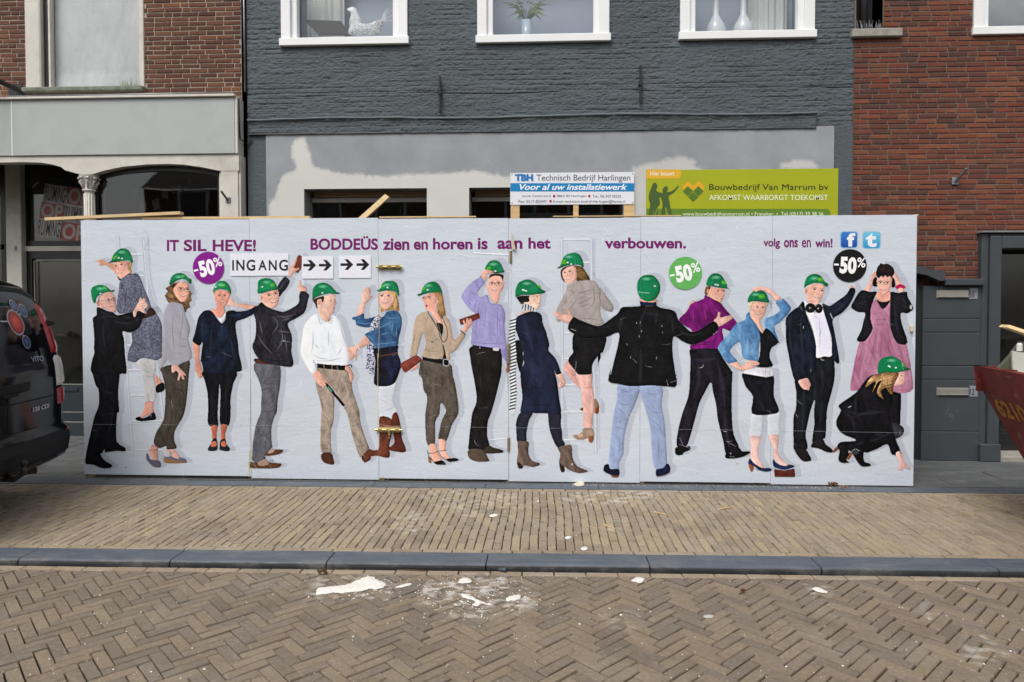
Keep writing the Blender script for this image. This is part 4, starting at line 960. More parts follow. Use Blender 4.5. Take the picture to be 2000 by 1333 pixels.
# upper window
w = part_empty('window', lh, ((lw[0] + lw[1]) / 2, YF, lw[2])); x0, x1, zb = lw[0], lw[1], lw[2]; xm = X_(90)
mb = MB(); mb.box(X_(279), x1, YF - .008, YF + .1, zb, TOP, .005); mb.add('casing', M_OLDWH, w)
mb = MB(); mb.box(x0, xm, YF - .02, YF + .1, zb, TOP, .006); mb.box(x0 + .05, xm - .012, YF - .024, YF - .019, zb, TOP, .001); mb.add('casing', M_OLDWH, w)
mb = MB(); mb.box(xm + .003, X_(100), YF + .03, YF + .1, zb, TOP, .004); mb.add('frame', M_DARK, w)
mb = MB(); mb.box(X_(100) + .001, X_(104), YF + .02, YF + .09, zb, TOP, .002); mb.box(X_(104), X_(279), YF + .055, YF + .09, zb, zb + .03, .002); mb.add('sash_edge', M_OLDWH, w)
mb = MB(); mb.box(X_(104), X_(279), YF + .06, YF + .066, zb + .03, TOP); mb.add('pane', M_GLASS, w)
# stained sheet hung inside
def sheet_mat():
    t = NT('stained_sheet'); c = t.ramp(t.noise(1.6, 6, .65, stretch=(1, 1, .6)), [(.3, L3((186, 187, 184))), (.7, L3((214, 214, 209)))])
    c = t.mix(t.ramp(t.noise(2.4, 4, .6), [(.46, (0, 0, 0)), (.5, (.12,) * 3), (.54, (0, 0, 0))]), c, L3((150, 146, 134)))
    return t.fin(c, .9, t.bump(t.noise(4, 5, .6, stretch=(1.6, 1, .5)), .6, .05), .1)
M_SHEET = sheet_mat(); V = []; F = []; nx2, nz2 = 40, 30; xa, xb = X_(101), X_(281)
for j in range(nz2 + 1):
    for i in range(nx2 + 1):
        x = xa + (xb - xa) * i / nx2; z = zb + .02 + (TOP - zb) * j / nz2
        V.append((x, YF + .10 + .02 * float(vnoise(x, z, .25, .8, 3, 2)) + (.012 if z > zb + .17 else 0), z))
for j in range(nz2):
    for i in range(nx2): a = j * (nx2 + 1) + i; F.append((a, a + 1, a + nx2 + 2, a + nx2 + 1))
add('curtain', V, F, M_SHEET, w, smooth=True)
mb = MB(); mb.box(x0 - .02, x1 + .015, YF - .07, YF + .05, zb - .055, zb - .002, .01); mb.add('sill', M_SILL, w)
gr = MB()
for i in range(46):                                    # weeds on the sill
    x = X_(262) + rnd.gauss(0, .06); h = rnd.uniform(.05, .17) * (1 if rnd.random() < .3 else .6); lx = rnd.uniform(-.05, .05)
    gr.poly([(x, YF - .05, zb), (x + .004, YF - .05, zb), (x + lx, YF - .06, zb + h)], [(0, 1, 2)])
gr.add('sill_weeds', simple('sill_weed', (128, 134, 92), .7, .2), lh, kind='stuff')
# fascia
mb = MB(); xf0 = X_(30, YFA); xf1 = X_(462, YFA)
mb.box(xf0, xf1, YFA, YF - .002, FZ0, FZ1, .004); mb.add('fascia_board', M_FASC, lh)
mb = MB(); mb.box(LX0, xf0 - .012, YFA + .004, YF - .002, FZ0, FZ1, .004); mb.add('fascia_board', M_FASC, lh)
mb = MB(); mb.box(xf0 - .012, xf0, YFA + .001, YFA + .05, FZ0, FZ1); mb.add('sealant_strip', M_WHITE, lh)
mb = MB(); mb.box(xf1 + .002, xf1 + .03, YFA + .001, YF - .002, FZ0 - .0, FZ1, .003); mb.box(LX0, xf1 + .012, YFA - .03, YF - .003, FZ1 + .002, FZ1 + .03, .006); mb.add('fascia_trim', M_OLDWH, lh)
mb = MB(); mb.tube([(X_(25, YFA), YFA - .01, FZ1 + .042), (xf1, YFA - .01, FZ1 + .042)], .009, 8); mb.add('cable', M_GALV, lh, smooth=True)
# arched spandrel
YS = YFA + .02; zsp = Z_(180, 341, YS)
def S_(pts): return [wp(x, y, YS) for x, y in pts]
def spandrel(p_in, name='arched_spandrel'):
    mb = MB(); P = S_(p_in); n = len(P)
    # built as narrow vertical pieces between the arch line and the fascia
    for a_, b_ in zip(P, P[1:]):
        if b_[0] - a_[0] < 1e-4: continue
        V = [(a_[0], YS, a_[1]), (b_[0], YS, b_[1]), (b_[0], YS, FZ0 - .002), (a_[0], YS, FZ0 - .002)]; V += [(x, YS + .13, z) for x, _, z in V]
        mb.poly(V, [(0, 1, 2, 3), (0, 4, 5, 1), (7, 6, 5, 4)])
    mb.add(name, M_OLDWH, lh)
arch1 = [(-420, 318), (-60, 318), (0, 318), (40, 317), (80, 318), (105, 322), (120, 327), (127, 333), (135, 335), (148, 339), (165, 341)]
arch2 = [(165, 341), (182, 340), (205, 333), (240, 326), (287, 321.5), (330, 320.5), (360, 322), (395, 327), (429, 334), (434, 334), (467, 334)]
spandrel(arch1); spandrel(arch2)
jx0, jx1 = X_(433, YS), X_(467, YS)
mb = MB(); mb.box(jx0, jx1, YS + .004, YF + .02, 0, Z_(450, 333, YS) - .003, .004); mb.box(jx0 - .03, jx0 + .01, YS + .03, YF + .01, .4, Z_(430, 337, YS), .004); mb.add('jamb_post', M_OLDWH, lh)
mb = MB(); mb.box(jx1 + .002, X_(471, YS), YS + .02, YF + .015, 0, FZ0 - .01, .003); mb.add('corner_board', M_OLDWH, lh)
flagholder(446, 391, YS + .003, 'small rusty white flag holder on the cream jamb post', .75, -1)
# column
cx_ = X_(171, YS); cy_ = YS + .06; col = part_empty('column', lh, (cx_, cy_, 0)); zc1 = Z_(171, 341, YS); zc0 = Z_(171, 374, YS)
mb = MB(); mb.lathe([(.05, 0), (.062, .0), (.062, .35), (.05, .4), (.050, zc0)], cx_, cy_, 16); 
for k in range(12): a_ = 2 * math.pi * k / 12; mb.tube([(cx_ + .05 * math.cos(a_), cy_ + .05 * math.sin(a_), .45), (cx_ + .05 * math.cos(a_), cy_ + .05 * math.sin(a_), zc0 - .02)], .007, 6)
mb.add('shaft', M_OLDWH, col, smooth=True)
mb = MB(); hh = zc1 - zc0; mb.lathe([(.05, zc0), (.068, zc0 + .01), (.068, zc0 + .022), (.056, zc0 + .03), (.06, zc0 + hh * .5), (.085, zc0 + hh * .8), (.10, zc1 - .012), (.10, zc1 - .001)], cx_, cy_, 20)
for k in range(8):
    a_ = 2 * math.pi * k / 8 + .39; d = Vector((math.cos(a_), math.sin(a_), 0)); c = Vector((cx_, cy_, 0))
    mb.tube([c + d * .058 + Vector((0, 0, zc0 + .035)), c + d * .075 + Vector((0, 0, zc0 + hh * .45)), c + d * .098 + Vector((0, 0, zc0 + hh * .66)), c + d * .10 + Vector((0, 0, zc0 + hh * .5))], [.010, .013, .011, .007], 7)
    for e in (-1, 1): mb.tube([c + d * .09 + Vector((0, 0, zc0 + hh * .85)), c + d * .107 + Vector((-d.y * .012 * e, d.x * .012 * e, zc0 + hh * .75))], [.008, .011], 6)
mb.add('capital', M_OLDWH, col, smooth=True)
# big arched shop window to the right of the column
Ys = YS + .10; sw = part_empty('shop_window', lh, (X_(310, Ys), Ys, .5))
mb = MB(); mb.box(X_(194, Ys), X_(431, Ys), Ys + .02, Ys + .028, .5, FZ0); mb.add('pane', M_GLASSD, sw)
def arch_band(pts, Y, w, d, mat, name, par):
    P = catmull_open([wp(x, y, Y) for x, y in pts], 6); mb = MB(); n = len(P)
    for i in range(n - 1):
        a_, b_ = P[i], P[i + 1]; V = [(a_[0], Y, a_[1]), (b_[0], Y, b_[1]), (b_[0], Y, b_[1] - w), (a_[0], Y, a_[1] - w)]; V += [(x, Y + d, z) for x, _, z in V]
        mb.poly(V, [(0, 3, 2, 1), (3, 7, 6, 2), (0, 1, 5, 4)])
    return mb.add(name, mat, par)
def catmull_open(P, k):
    P = [2 * np.array(P[0]) - np.array(P[1])] + [np.array(p) for p in P] + [2 * np.array(P[-1]) - np.array(P[-2])]; out = []
    for i in range(1, len(P) - 2):
        for s_ in range(k):
            t = s_ / k; p0, p1, p2, p3 = P[i - 1:i + 3]; out.append(.5 * ((2 * p1) + (-p0 + p2) * t + (2 * p0 - 5 * p1 + 4 * p2 - p3) * t * t + (-p0 + 3 * p1 - 3 * p2 + p3) * t ** 3))
    out.append(P[-2]); return out
mb = MB(); mb.box(X_(184, Ys), X_(194, Ys), Ys, Ys + .05, .5, Z_(190, 342, Ys)); mb.box(X_(431, Ys) - .02, X_(431, Ys), Ys, Ys + .05, .5, Z_(431, 337, Ys)); mb.box(X_(184, Ys), jx0, Ys, Ys + .1, 0, .5); mb.add('frame', M_DARK, sw)
arch_band([(184, 345), (215, 336), (250, 330), (310, 326), (360, 327), (400, 331), (433, 338)], Ys, .05, .06, M_DARK, 'frame_arch', sw)
arch_band([(199, 352), (220, 341), (255, 334), (310, 331), (360, 332), (400, 336), (433, 343)], Ys + .03, .008, .01, simple('pale_bead', (120, 118, 110), .6), 'glazing_bead', sw)
mb = MB(); mb.box(X_(201, Ys), X_(206, Ys), Ys + .035, Ys + .05, .5, Z_(201, 350, Ys)); mb.add('glazing_post', simple('brown_post', (96, 78, 70), .6), sw)
mb = MB(); mb.box(X_(180), X_(440), YF + 2.2, YF + 2.25, 0, FZ0 + .2); mb.box(X_(180) - .02, X_(180), Ys + .1, YF + 2.2, 0, FZ0 + .2); mb.box(X_(180), X_(440), YF + .2, YF + 2.2, FZ0, FZ0 + .05); mb.add('room_lining', simple('shop_interior', (118, 110, 100), .9, .3, 2, 0), sw)
for px, py, s_ in ((290, 350, 1), (369, 350, 1), (322, 378, 1.2), (349, 371, 1.1), (263, 378, 1.1), (305, 400, 1.3), (279, 402, 1.3), (340, 372, .9)):   # price tags hanging inside
    Yt = Ys + .25; x, z = wp(px, py, Yt); q_ = .032 * s_; an = rnd.uniform(-.3, .3); ca, sa = math.cos(an), math.sin(an); mb = MB()
    P = [(x + (u * ca - v * sa) * q_, z + (u * sa + v * ca) * q_ * 1.5) for u, v in ((-1, -1), (1, -1), (1, 1), (-1, 1))]; mb.prism(P, Yt, Yt + .002)
    if py < 360: mb.tube([(x, Yt, z + .03), (x + .003, Yt, z + .1)], .0015, 4)
    mb.add('paper_tag', simple('dusty_paper', (96, 92, 84), .8, .05), sw)
# recessed porch left of the column: door, window with posters
YD = gp(120, 850)[1]; pc = part_empty('porch', lh, (X_(90, YD), YD, 0))
zd1 = Z_(100, 492, YD); zd2 = Z_(100, 482, YD); zar = Z_(100, 345, YD); xl, xr_ = X_(47, YD), X_(175, YD)
mb = MB(); mb.box(X_(16, YD - .1), X_(46, YD - .1), YD - .12, YD + .05, 0, FZ0 + .4, .006); mb.add('porch_post', M_OLDWH, pc)
mb = MB(); mb.box(xl, xr_, YD - .06, YD + .02, zd1, zd2, .006); mb.add('transom', M_OLDWH, pc)
mb = MB(); mb.box(xl, X_(60, YD), YD - .04, YD + .02, zd2 + .002, FZ0 + .3); mb.box(xl, xr_, YD - .035, YD + .02, zd2 + .002, zd2 + .07); mb.box(xl, xr_, YD - .03, YD + .02, 0, .3); mb.box(xl, X_(68, YD), YD - .038, YD + .02, 0, zd1 - .002); mb.box(X_(68, YD), xr_, YD - .037, YD + .02, zd1 - .09, zd1 - .002); mb.add('frame', M_DARK, pc)
arch_band([(45, 372), (58, 356), (80, 348), (110, 344), (150, 343), (180, 343)], YD - .04, .05, .06, M_DARK, 'frame_arch', pc)
arch_band([(62, 366), (75, 356), (95, 351), (120, 349), (160, 348)], YD - .035, .010, .01, M_OLDWH, 'glazing_bead', pc)
mb = MB(); mb.box(xl, xr_, YD - .005, YD + .003, .3, FZ0 + .3); mb.add('pane', M_GLASSD, pc)
mb = MB(); xa, za = wp(69, 750, YD - .05); xb, zb_ = wp(162, 509, YD - .05)
mb.box(xa, xb, YD - .045, YD - .036, zb_ - .012, zb_); mb.box(xa, xa + .014, YD - .045, YD - .036, za, zb_ - .012); mb.box(xa, xb, YD - .045, YD - .03, za - .012, za); mb.box(xa, xb, YD - .045, YD - .03, .30, .312); mb.box(xa, xb, YD - .045, YD - .03, .17, .185); mb.add('door_bead', simple('grey_bead', (128, 130, 126), .5), pc)
mb = MB(); mb.box(xa + .0, xr_, YD - .042, YD - .03, .315, za - .014, .004); xs0, zs0 = wp(116, 765, YD - .05); xs1, zs1 = wp(152, 757, YD - .05); mb.box(xs0, xs1, YD - .055, YD - .042, zs0, zs1, .004); mb.box(xa, xr_, YD - .043, YD - .03, .19, .296, .004); mb.box(xa, xr_, YD - .044, YD - .03, 0.0, .165, .004); mb.add('door_panel', simple('petrol_paint', (46, 54, 58), .4, .1), pc)
mb = MB(); mb.box(LX0, X_(180), YD + .7, YD + .75, 0, FZ0 + .4); mb.box(LX0, X_(182), YF + .02, YD + .7, FZ0 + .3, FZ0 + .35); mb.box(X_(182), X_(182) + .02, YF + .12, YD + .7, 0, FZ0 + .3); mb.add('room_lining', M_ROOM, pc)
mb = MB(); mb.box(X_(-420, YD), X_(14, YD), YD - .03, YD + .02, 0, .35); mb.box(X_(-420, YD), X_(14, YD), YD - .03, YD + .02, Z_(0, 488, YD), Z_(0, 478, YD)); mb.box(X_(8, YD), X_(17, YD), YD - .03, YD + .02, .35, FZ0 + .2); mb.add('side_frame', M_DARK, pc)
mb = MB(); mb.box(X_(-420, YD), X_(15, YD), YD, YD + .006, .35, FZ0 + .3); mb.add('side_pane', M_GLASSD, pc)
ink = Ink(YD - .1215); q_ = YD - .1215
x0, z0 = wp(23.5, 493, q_); x1, z1 = wp(38, 479, q_); ink.film([(x0, z0), (x1, z0), (x1, z1), (x0, z1)], [(0, 1, 2, 3)], (196, 194, 188)); ptext(ink, '8', 28, 481, 33.5, 491, (50, 50, 50), .02); ink.add('house_number', lh, SIGNP)
# posters in the porch window
Yq = YD - .008; ps = Ink(Yq, 0, .0004); an = R(-8)
def rot_px(cx, cy, pts):
    ca, sa = math.cos(-an), math.sin(-an); return [wp(cx + x * ca - y * sa, cy + x * sa + y * ca, Yq) for x, y in pts]
def cell(cx, cy, w_, h_, bgc, txt, fg, bold):
    P = rot_px(cx, cy, [(-w_ / 2, h_ / 2), (w_ / 2, h_ / 2), (w_ / 2, -h_ / 2), (-w_ / 2, -h_ / 2)]); ps.film(P, [(0, 1, 2, 3)], bgc, k=.75)
    m = 1.5; a_, b_, c_ = rot_px(cx, cy, [(-w_ / 2 + m, h_ / 2 - m), (w_ / 2 - m, h_ / 2 - m), (-w_ / 2 + m, -h_ / 2 + m)]); q, F = fit(txt, a_, b_, c_, bold); ps.film(q, F, fg, k=.75)
WHc, RDc, BKc = (205, 200, 195), (190, 60, 48), (40, 38, 38)
cell(108, 379, 44, 34, WHc, 'RUIMING', BKc, .01); cell(154, 385, 44, 34, RDc, 'OP', WHc, .03)
cell(102, 413, 46, 32, RDc, 'OP', WHc, .03); cell(149, 420, 46, 32, WHc, 'RUIMING', BKc, .01)
cell(96, 447, 46, 34, WHc, 'RUIMING', BKc, .01); cell(144, 454, 46, 34, RDc, 'OP', WHc, .03)
mb = MB()
ps.add('clearance_poster', None, SIGNP, label='tilted RUIMING OP clearance posters in white and red in the porch window', cat='poster')
# sign arm sticking out above the fascia
YA = YF - .02; root = thing('sign_bracket', (X_(30, YA), YA, Z_(30, 180, YA)), 'black steel sign arm bolted above the grey fascia at the far left', 'bracket')
x0, z0 = wp(18, 188, YA); x1, z1 = wp(45, 165, YA); mb = MB(); mb.box(x0, x1, YA - .015, YA, z0, z1, .003); mb.add('mounting_plate', M_DARK, root)
xa, za = wp(34, 175, YA - .05); mb = MB(); mb.tube([(xa, YA - .01, za), (xa - .25, YA - .55, za + .12), (xa - .5, YA - .9, za + .13)], .03, 4); mb.add('arm', M_DARK, root)
mb = MB(); mb.box(LX0, LX1, YF + 3.0, YF + 3.05, 0, TOP); mb.box(LX0 + .02, LX1 - .02, YF + .25, YF + 3.0, TOP - .02, TOP + .02); mb.box(LX0, LX0 + .05, YF + .25, YF + 3.0, FZ0 + .4, TOP)
mb.box(X_(288) + .002, LX1 - .02, YF + .251, YF + .3, FZ0 + .1, TOP); mb.add('inner_shell', M_ROOM, lh)

# ================================================================== unseen building added across the street to shape sky light and pane reflections
ob = thing('added_opposite_building', (0, -11.6, 0), kind='structure')
mb = MB(); mb.box(-16, 16, -13.5, -11.6, -.1, 6.4); mb.add('wall', simple('opposite_brick', (104, 76, 62), .9, .2, 3, .3, 40), ob)
mb = MB(); mb.poly([(-16, -11.4, 6.4), (16, -11.4, 6.4), (16, -15, 9), (-16, -15, 9)], [(0, 1, 2, 3)]); mb.add('roof', simple('roof_tile', (70, 58, 54), .8, .2, 8, .4, 30), ob)
mb = MB(); mw = MB()
for fl in (.6, 3.9):
    for i in range(12):
        x = -14.6 + i * 2.6; mb.box(x, x + 1.3, -11.62, -11.56, fl + .4, fl + 2.5); mw.box(x + .1, x + 1.2, -11.57, -11.54, fl + .5, fl + 2.4)
mb.add('window_frames', M_WHITE, ob, kind='stuff'); mw.add('window_panes', simple('dark_pane', (30, 33, 36), .15, .1, 3, 0, spec=.6), ob, kind='stuff')
# ================================================================== the hoarding
hb = thing('hoarding', ((wp(163, 900, YH)[0] + wp(1785, 900, YH)[0]) / 2, YH, 0), 'long white plywood hoarding pasted with a poster of building workers in green helmets', 'hoarding')
def poster_paper():
    t = NT('pasted_poster_paper'); c = t.ramp(t.noise(1.3, 5, .6, stretch=(1, 1, 1.6)), [(.3, (.585, .632, .70)), (.7, (.63, .68, .748))])
    c = t.mix(t.ramp(t.noise(5, 6, .8, stretch=(1, 1, 3)), [(.64, (0, 0, 0)), (.8, (.35,) * 3)]), c, (.42, .42, .44))
    return t.fin(c, .5, wrinkle(t), .3)
M_PAPER = poster_paper(); M_PLY = simple('plywood_edge', (186, 158, 118), .8, .2, 20, .3, 90, stretch=(1, 1, 12))
HZ0, HZ1 = .012, wp(1000, 425.5, YH)[1]
seams = [163, 490, 740, 993, 1250, 1506, 1786]; hx = [wp(p, 800, YH)[0] for p in seams]; hx[0] = wp(163, 800, YH)[0]
lean = 0.0
for i, (a, b) in enumerate(zip(hx, hx[1:])):
    mb = MB(); dz = [0, .006, -.004, -.008, 0, .004][i]; g = .0012
    mb.box(a + g, b - g, YH, YH + .002, HZ0 + [.02, 0, .014, .0, .012, 0][i], HZ1 + dz, 0); mb.add('poster_sheet', M_PAPER, hb)
    mb = MB(); mb.box(a + g, b - g, YH + .0021, YH + .02, HZ0 + [.022, .002, .016, .0, .014, 0][i], HZ1 + dz - .001); mb.add('plywood_panel', M_PLY, hb)
mb = MB()
for x in (hx[0] + .02, hx[1], hx[2], hx[3], hx[4], hx[5], hx[6] - .05): mb.box(x - .02, x + .045, YH + .021, YH + .07, 0, HZ1 - .02)
mb.box(hx[0], hx[-1], YH + .071, YH + .11, 1.0, 1.07); mb.add('support_frame', M_TIMB, hb)
mb = MB(); mb.box(hx[0] + .001, hx[0] + .019, YH + .021, YF - .2, .01, HZ1 - .02); mb.box(hx[-1] - .02, hx[-1] - .002, YH + .021, YF - .1, .01, HZ1 - .02); mb.add('side_panel', M_PLY, hb)
hd = part_empty('edge_print', hb)
ORIG = dict(A=(150, 450), B=(150, 690), C=(370, 490), D=(370, 690), E=(570, 500), G=(570, 690), H=(770, 490), I=(800, 690), J=(970, 450), K=(1050, 690), L=(1150, 500), M=(1300, 690), N=(1370, 500), O=(1490, 480), Q=(1490, 690), P=(0, 0))
def T(s, want_px=False):
    ox, oy, sc = 0, 0, 1.0; out = []
    for tok in s.split():
        if tok.isalpha(): ox, oy = ORIG[tok]; sc = 1.0 if tok == 'P' else 5.5533; continue
        x, y = tok.split(','); px, py = ox + float(x) / sc, oy + float(y) / sc; out.append(wp(px, py, YH))
    return out
GRN, SKIN, BLK = (16, 140, 90), (226, 166, 142), (26, 25, 27)
U = .0051 / 5.5533 * 1.0                               # metres per crop pixel on the board, about
UM = (wp(1001, 600, YH)[0] - wp(1000, 600, YH)[0]) / 5.5533
def helmet(ink, out, rim=None, ridge=None, logo=None, glint=None, hue=GRN):
    P = T(out); ink.shape(P, hue, .40, .03, .07, (.15, .1), 3, .012, rgb2=(14, 122, 74), tex='x', lr=.18)
    if rim: ink.stroke(T(rim), 14 * UM, (6, 70, 40), .85)
    if ridge:
        ink.stroke(T(ridge), 9 * UM, (8, 86, 52), .8); q = [(x - .006, z + .002) for x, z in T(ridge)]; ink.stroke(q, 6 * UM, (80, 190, 140), .6)
    if logo: ink.shape(T(logo), (72, 168, 48), .1, .01, .3, (.01, .006), 5, .012, False, sil=False)
    if glint:
        for g in T(glint): ink.disc(g, 15 * UM, 12 * UM, (205, 240, 225), .95, .7)
    q = np.array(P); top = q[:, 1].max(); cx = q[:, 0].mean(); ink.disc((cx - .02, top - .040), .055, .022, (130, 220, 180), .6, 1.0)
def face(ink, org, eyes, mouth, kind='t', nose=None, glasses=False, sk=SKIN, beard=False, s=1.0, shade=True):
    e = [T(org + ' %f,%f' % p)[0] for p in eyes]; d = abs(e[-1][0] - e[0][0]) if len(e) > 1 else 60 * UM; d = max(d, 40 * UM) * s
    dk = tuple(int(v * .62) for v in sk); md = tuple(int(v * .80) for v in sk)
    for x, z in e:
        ink.disc((x, z + .08 * d), .36 * d, .24 * d, dk, .75, 1.0)
        ink.disc((x, z), .24 * d, .11 * d, (224, 210, 202), .8, .5); ink.disc((x, z), .17 * d, .14 * d, (34, 26, 24), 1, .45)
        ink.stroke([(x - .24 * d, z + .05 * d), (x, z + .12 * d), (x + .24 * d, z + .04 * d)], .12 * d, (50, 34, 30), 1)
        ink.stroke([(x - .28 * d, z + .27 * d), (x, z + .35 * d), (x + .28 * d, z + .25 * d)], .13 * d, (104, 70, 52), .85)
    m = T(org + ' ' + ' '.join('%f,%f' % p for p in mouth)); ml, mr = m[0], m[-1]; mx, mz = (ml[0] + mr[0]) / 2, (ml[1] + mr[1]) / 2; mw = math.hypot(mr[0] - ml[0], mr[1] - ml[1]); rot = math.atan2(mr[1] - ml[1], mr[0] - ml[0])
    ex = sum(p[0] for p in e) / len(e); ez = sum(p[1] for p in e) / len(e)
    nx_, nz_ = (T(org + ' %f,%f' % nose)[0] if nose else ((ex + mx) / 2 * 1.0, ez + (mz - ez) * .55))
    ink.stroke([((ex + nx_) / 2 + .05 * d, ez), (nx_ + .14 * d, nz_ + .1 * d), (nx_ + .12 * d, nz_ - .04 * d)], .16 * d, md, .75)
    ink.disc((nx_, nz_ + .05 * d), .10 * d, .13 * d, (250, 222, 206), .6, 1.0); ink.stroke([(nx_ - .17 * d, nz_ - .05 * d), (nx_, nz_ - .11 * d), (nx_ + .17 * d, nz_ - .05 * d)], .09 * d, dk, .8)
    for sg in (-1, 1): ink.disc((mx + sg * mw * .85, mz + .32 * d), .22 * d, .17 * d, (238, 150, 130), .45, 1.0)
    if kind == 't':
        nx2, nz2 = -math.sin(rot), math.cos(rot); cv = lambda h, f: [(mx + (ml[0] - mx) * f + nx2 * (.07 + h) * d, mz + (ml[1] - mz) * f + nz2 * (.07 + h) * d), (mx - nx2 * (.10 - h) * d, mz - nz2 * (.10 - h) * d), (mx + (mr[0] - mx) * f + nx2 * (.07 + h) * d, mz + (mr[1] - mz) * f + nz2 * (.07 + h) * d)]
        ink.stroke(cv(0, 1.12), .40 * d, (140, 52, 50), 1, taper=True); ink.stroke(cv(.035, .80), .22 * d, (250, 246, 242), 1, taper=True)
        for sg in (-1, 1): ink.stroke([(mx + sg * mw * .62, mz + .22 * d), (mx + sg * mw * .74, mz + .02 * d), (mx + sg * mw * .62, mz - .16 * d)], .06 * d, dk, .6)
    elif kind == 'o': ink.disc((mx, mz), mw * .5, mw * .55, (186, 84, 84), .95, .35); ink.disc((mx, mz), mw * .22, mw * .26, (90, 30, 34), .95, .4)
    else: ink.stroke([ml, (mx, mz - .02 * d), mr], .14 * d, (140, 62, 60), 1); ink.stroke([(ml[0], ml[1] - .12 * d), (mr[0], mr[1] - .12 * d)], .08 * d, md, .6)
    if glasses:
        for x, z in e:
            ink.stroke([(x - .42 * d, z + .18 * d), (x + .42 * d, z + .18 * d), (x + .36 * d, z - .22 * d), (x - .36 * d, z - .22 * d)], .13 * d, (34, 26, 28), 1, closed=True)
        if len(e) > 1: ink.stroke([(e[0][0] + .4 * d, e[0][1] + .06 * d), (e[1][0] - .4 * d, e[1][1] + .06 * d)], .12 * d, (34, 26, 28), 1)
def folds(ink, segs, w, rgb, a=.5):
    for s_ in segs.split(';'):
        P = T(s_)
        if len(P) == 2: P = [P[0], ((P[0][0] + P[1][0]) / 2, (P[0][1] + P[1][1]) / 2), P[1]]
        ink.stroke(P, w * UM * 2.2, rgb, a * .78, taper=True)
def fingers(ink, segs, sk=SKIN): folds(ink, segs, 5, tuple(int(v * .62) for v in sk), .8)

FIGS = []
def person(label, base, body, cap=None):
    """body(ink) draws clothes, skin and face; cap(ink) draws the helmet as a sub-part"""
    ink = Raster(YH, .0006 + base * .0009); body(ink); o = ink.add('printed_person', hb, label=label)
    FIGS.append(ink.sil[:]); 
    if cap: k2 = Raster(YH, ink.d + .0003); cap(k2); k2.add('printed_helmet', o); FIGS[-1] += k2.sil
    return o
def sh(ink, s, rgb, **k): ink.shape(T(s), rgb, **k)
JN = dict(nz=.28, ns=(.035, .09), e=.45); DK = dict(e=.45, w=.04, nz=.5, ns=(.04, .10))

# ---- 1 man in black coat
def b(i):
    sh(i, "B 175,180 450,180 450,420 462,640 440,655 430,920 470,990 530,1025 525,1068 430,1062 310,1078 303,1045 280,1085 262,1100 310,1165 383,1208 380,1240 345,1250 270,1250 180,1213 95,1200 95,1125 120,990 150,860 190,690 238,560 235,400 205,350 175,240", (20, 21, 27), seed=2, **DK)
    folds(i, "B 250,700 330,660 420,660;B 300,420 400,440;B 340,900 380,700 400,560;B 180,1000 240,800", 22, (44, 46, 56), .7)
    sh(i, "A 220,790 262,700 362,665 398,690 420,740 432,850 420,888 370,880 300,850 240,840", (216, 164, 146)); sh(i, "A 208,790 262,706 350,672 300,690 250,735 252,772 222,800", (168, 160, 154), nz=.3, ns=(.01, .02), e=.2)
    i.disc(T("A 237,800")[0], 20 * UM, 32 * UM, (206, 140, 124), 1, .3)
    face(i, 'A', [(348, 762), (403, 750)], [(352, 832), (405, 818)], 'c', (398, 790), True, (216, 164, 146)); i.stroke(T("A 225,775 260,768 320,756"), 7 * UM, (30, 26, 28), .95)
    sh(i, "A 215,838 250,838 330,872 395,888 440,918 520,905 612,884 622,940 640,928 664,872 722,893 757,905 720,960 690,1040 640,1090 570,1112 498,1100 515,1180 525,1333 B 545,190 530,226 490,222 455,232 175,222 160,100 190,0 A 185,1280 190,1180 175,1000 175,950 215,915", (18, 18, 21), seed=5, **DK)
    folds(i, "A 240,960 360,930 470,960;A 400,980 520,1010 620,1000;A 500,940 600,960;A 300,1000 290,1150 320,1300;A 640,1000 680,930;A 250,860 300,900 400,900", 20, (48, 48, 54), .7)
    sh(i, "A 612,884 640,826 670,780 682,735 700,728 710,748 732,728 752,760 742,770 762,790 777,815 768,838 735,865 752,885 765,895 755,908 722,893 664,872 640,928 622,940", (224, 178, 158)); fingers(i, "A 700,800 740,790;A 700,820 760,815;A 690,780 720,750;A 700,845 740,840", (224, 178, 158))
person('printed man in black coat with glasses, leftmost on the poster', 2, b, lambda i: helmet(i, "A 205,788 178,782 160,720 154,650 180,610 250,590 310,600 350,630 375,650 410,643 405,666 372,672 330,672 262,695 215,735", "A 210,770 230,715 290,682 372,664", "A 250,592 300,640 320,668", "A 285,615 315,612 335,640 305,645", "A 258,688"))
# ---- ladder 1
def ladder(name, rails, rungs, dark, base, lab):
    k = Raster(YH, .0003, PAPC)
    for a_, b_ in rungs: P = T(a_ + ' ' + b_); k.stroke([(P[0][0], P[0][1] - .012), (P[1][0], P[1][1] - .012)], 12 * UM, (128, 134, 148), .8); k.stroke(P, 18 * UM, (232, 236, 242), 1, False)
    for s_ in rails: P = T(s_); k.stroke(P, 38 * UM, (196, 203, 216), 1, False); k.stroke([(x - .002, z) for x, z in P], 26 * UM, (232, 237, 245), .9)
    for s_ in dark: k.stroke(T(s_), 12 * UM, (150, 158, 176), .7)
    k.add(name, hb, label=lab); return k
SHC = (186, 192, 206); PAPC = (214, 221, 232)
k = Raster(YH, .0002, PAPC)
k.stroke(T("A 778,95 800,500 860,760"), 50 * UM, SHC, .8); k.stroke(T("B 905,140 960,500 1010,1050"), 30 * UM, SHC, .5); k.stroke(T("J 1062,100 1068,1000 K 650,0"), 44 * UM, SHC, .8); k.stroke(T("K 668,0 670,1040"), 34 * UM, SHC, .7); k.stroke(T("A 440,92 790,92"), 10 * UM, SHC, .7)
k.stroke(T("J 760,150 780,400"), 40 * UM, SHC, .6); k.stroke(T("J 720,112 1010,118"), 22 * UM, SHC, .8); k.add('printed_shadow', hb, kind='stuff')
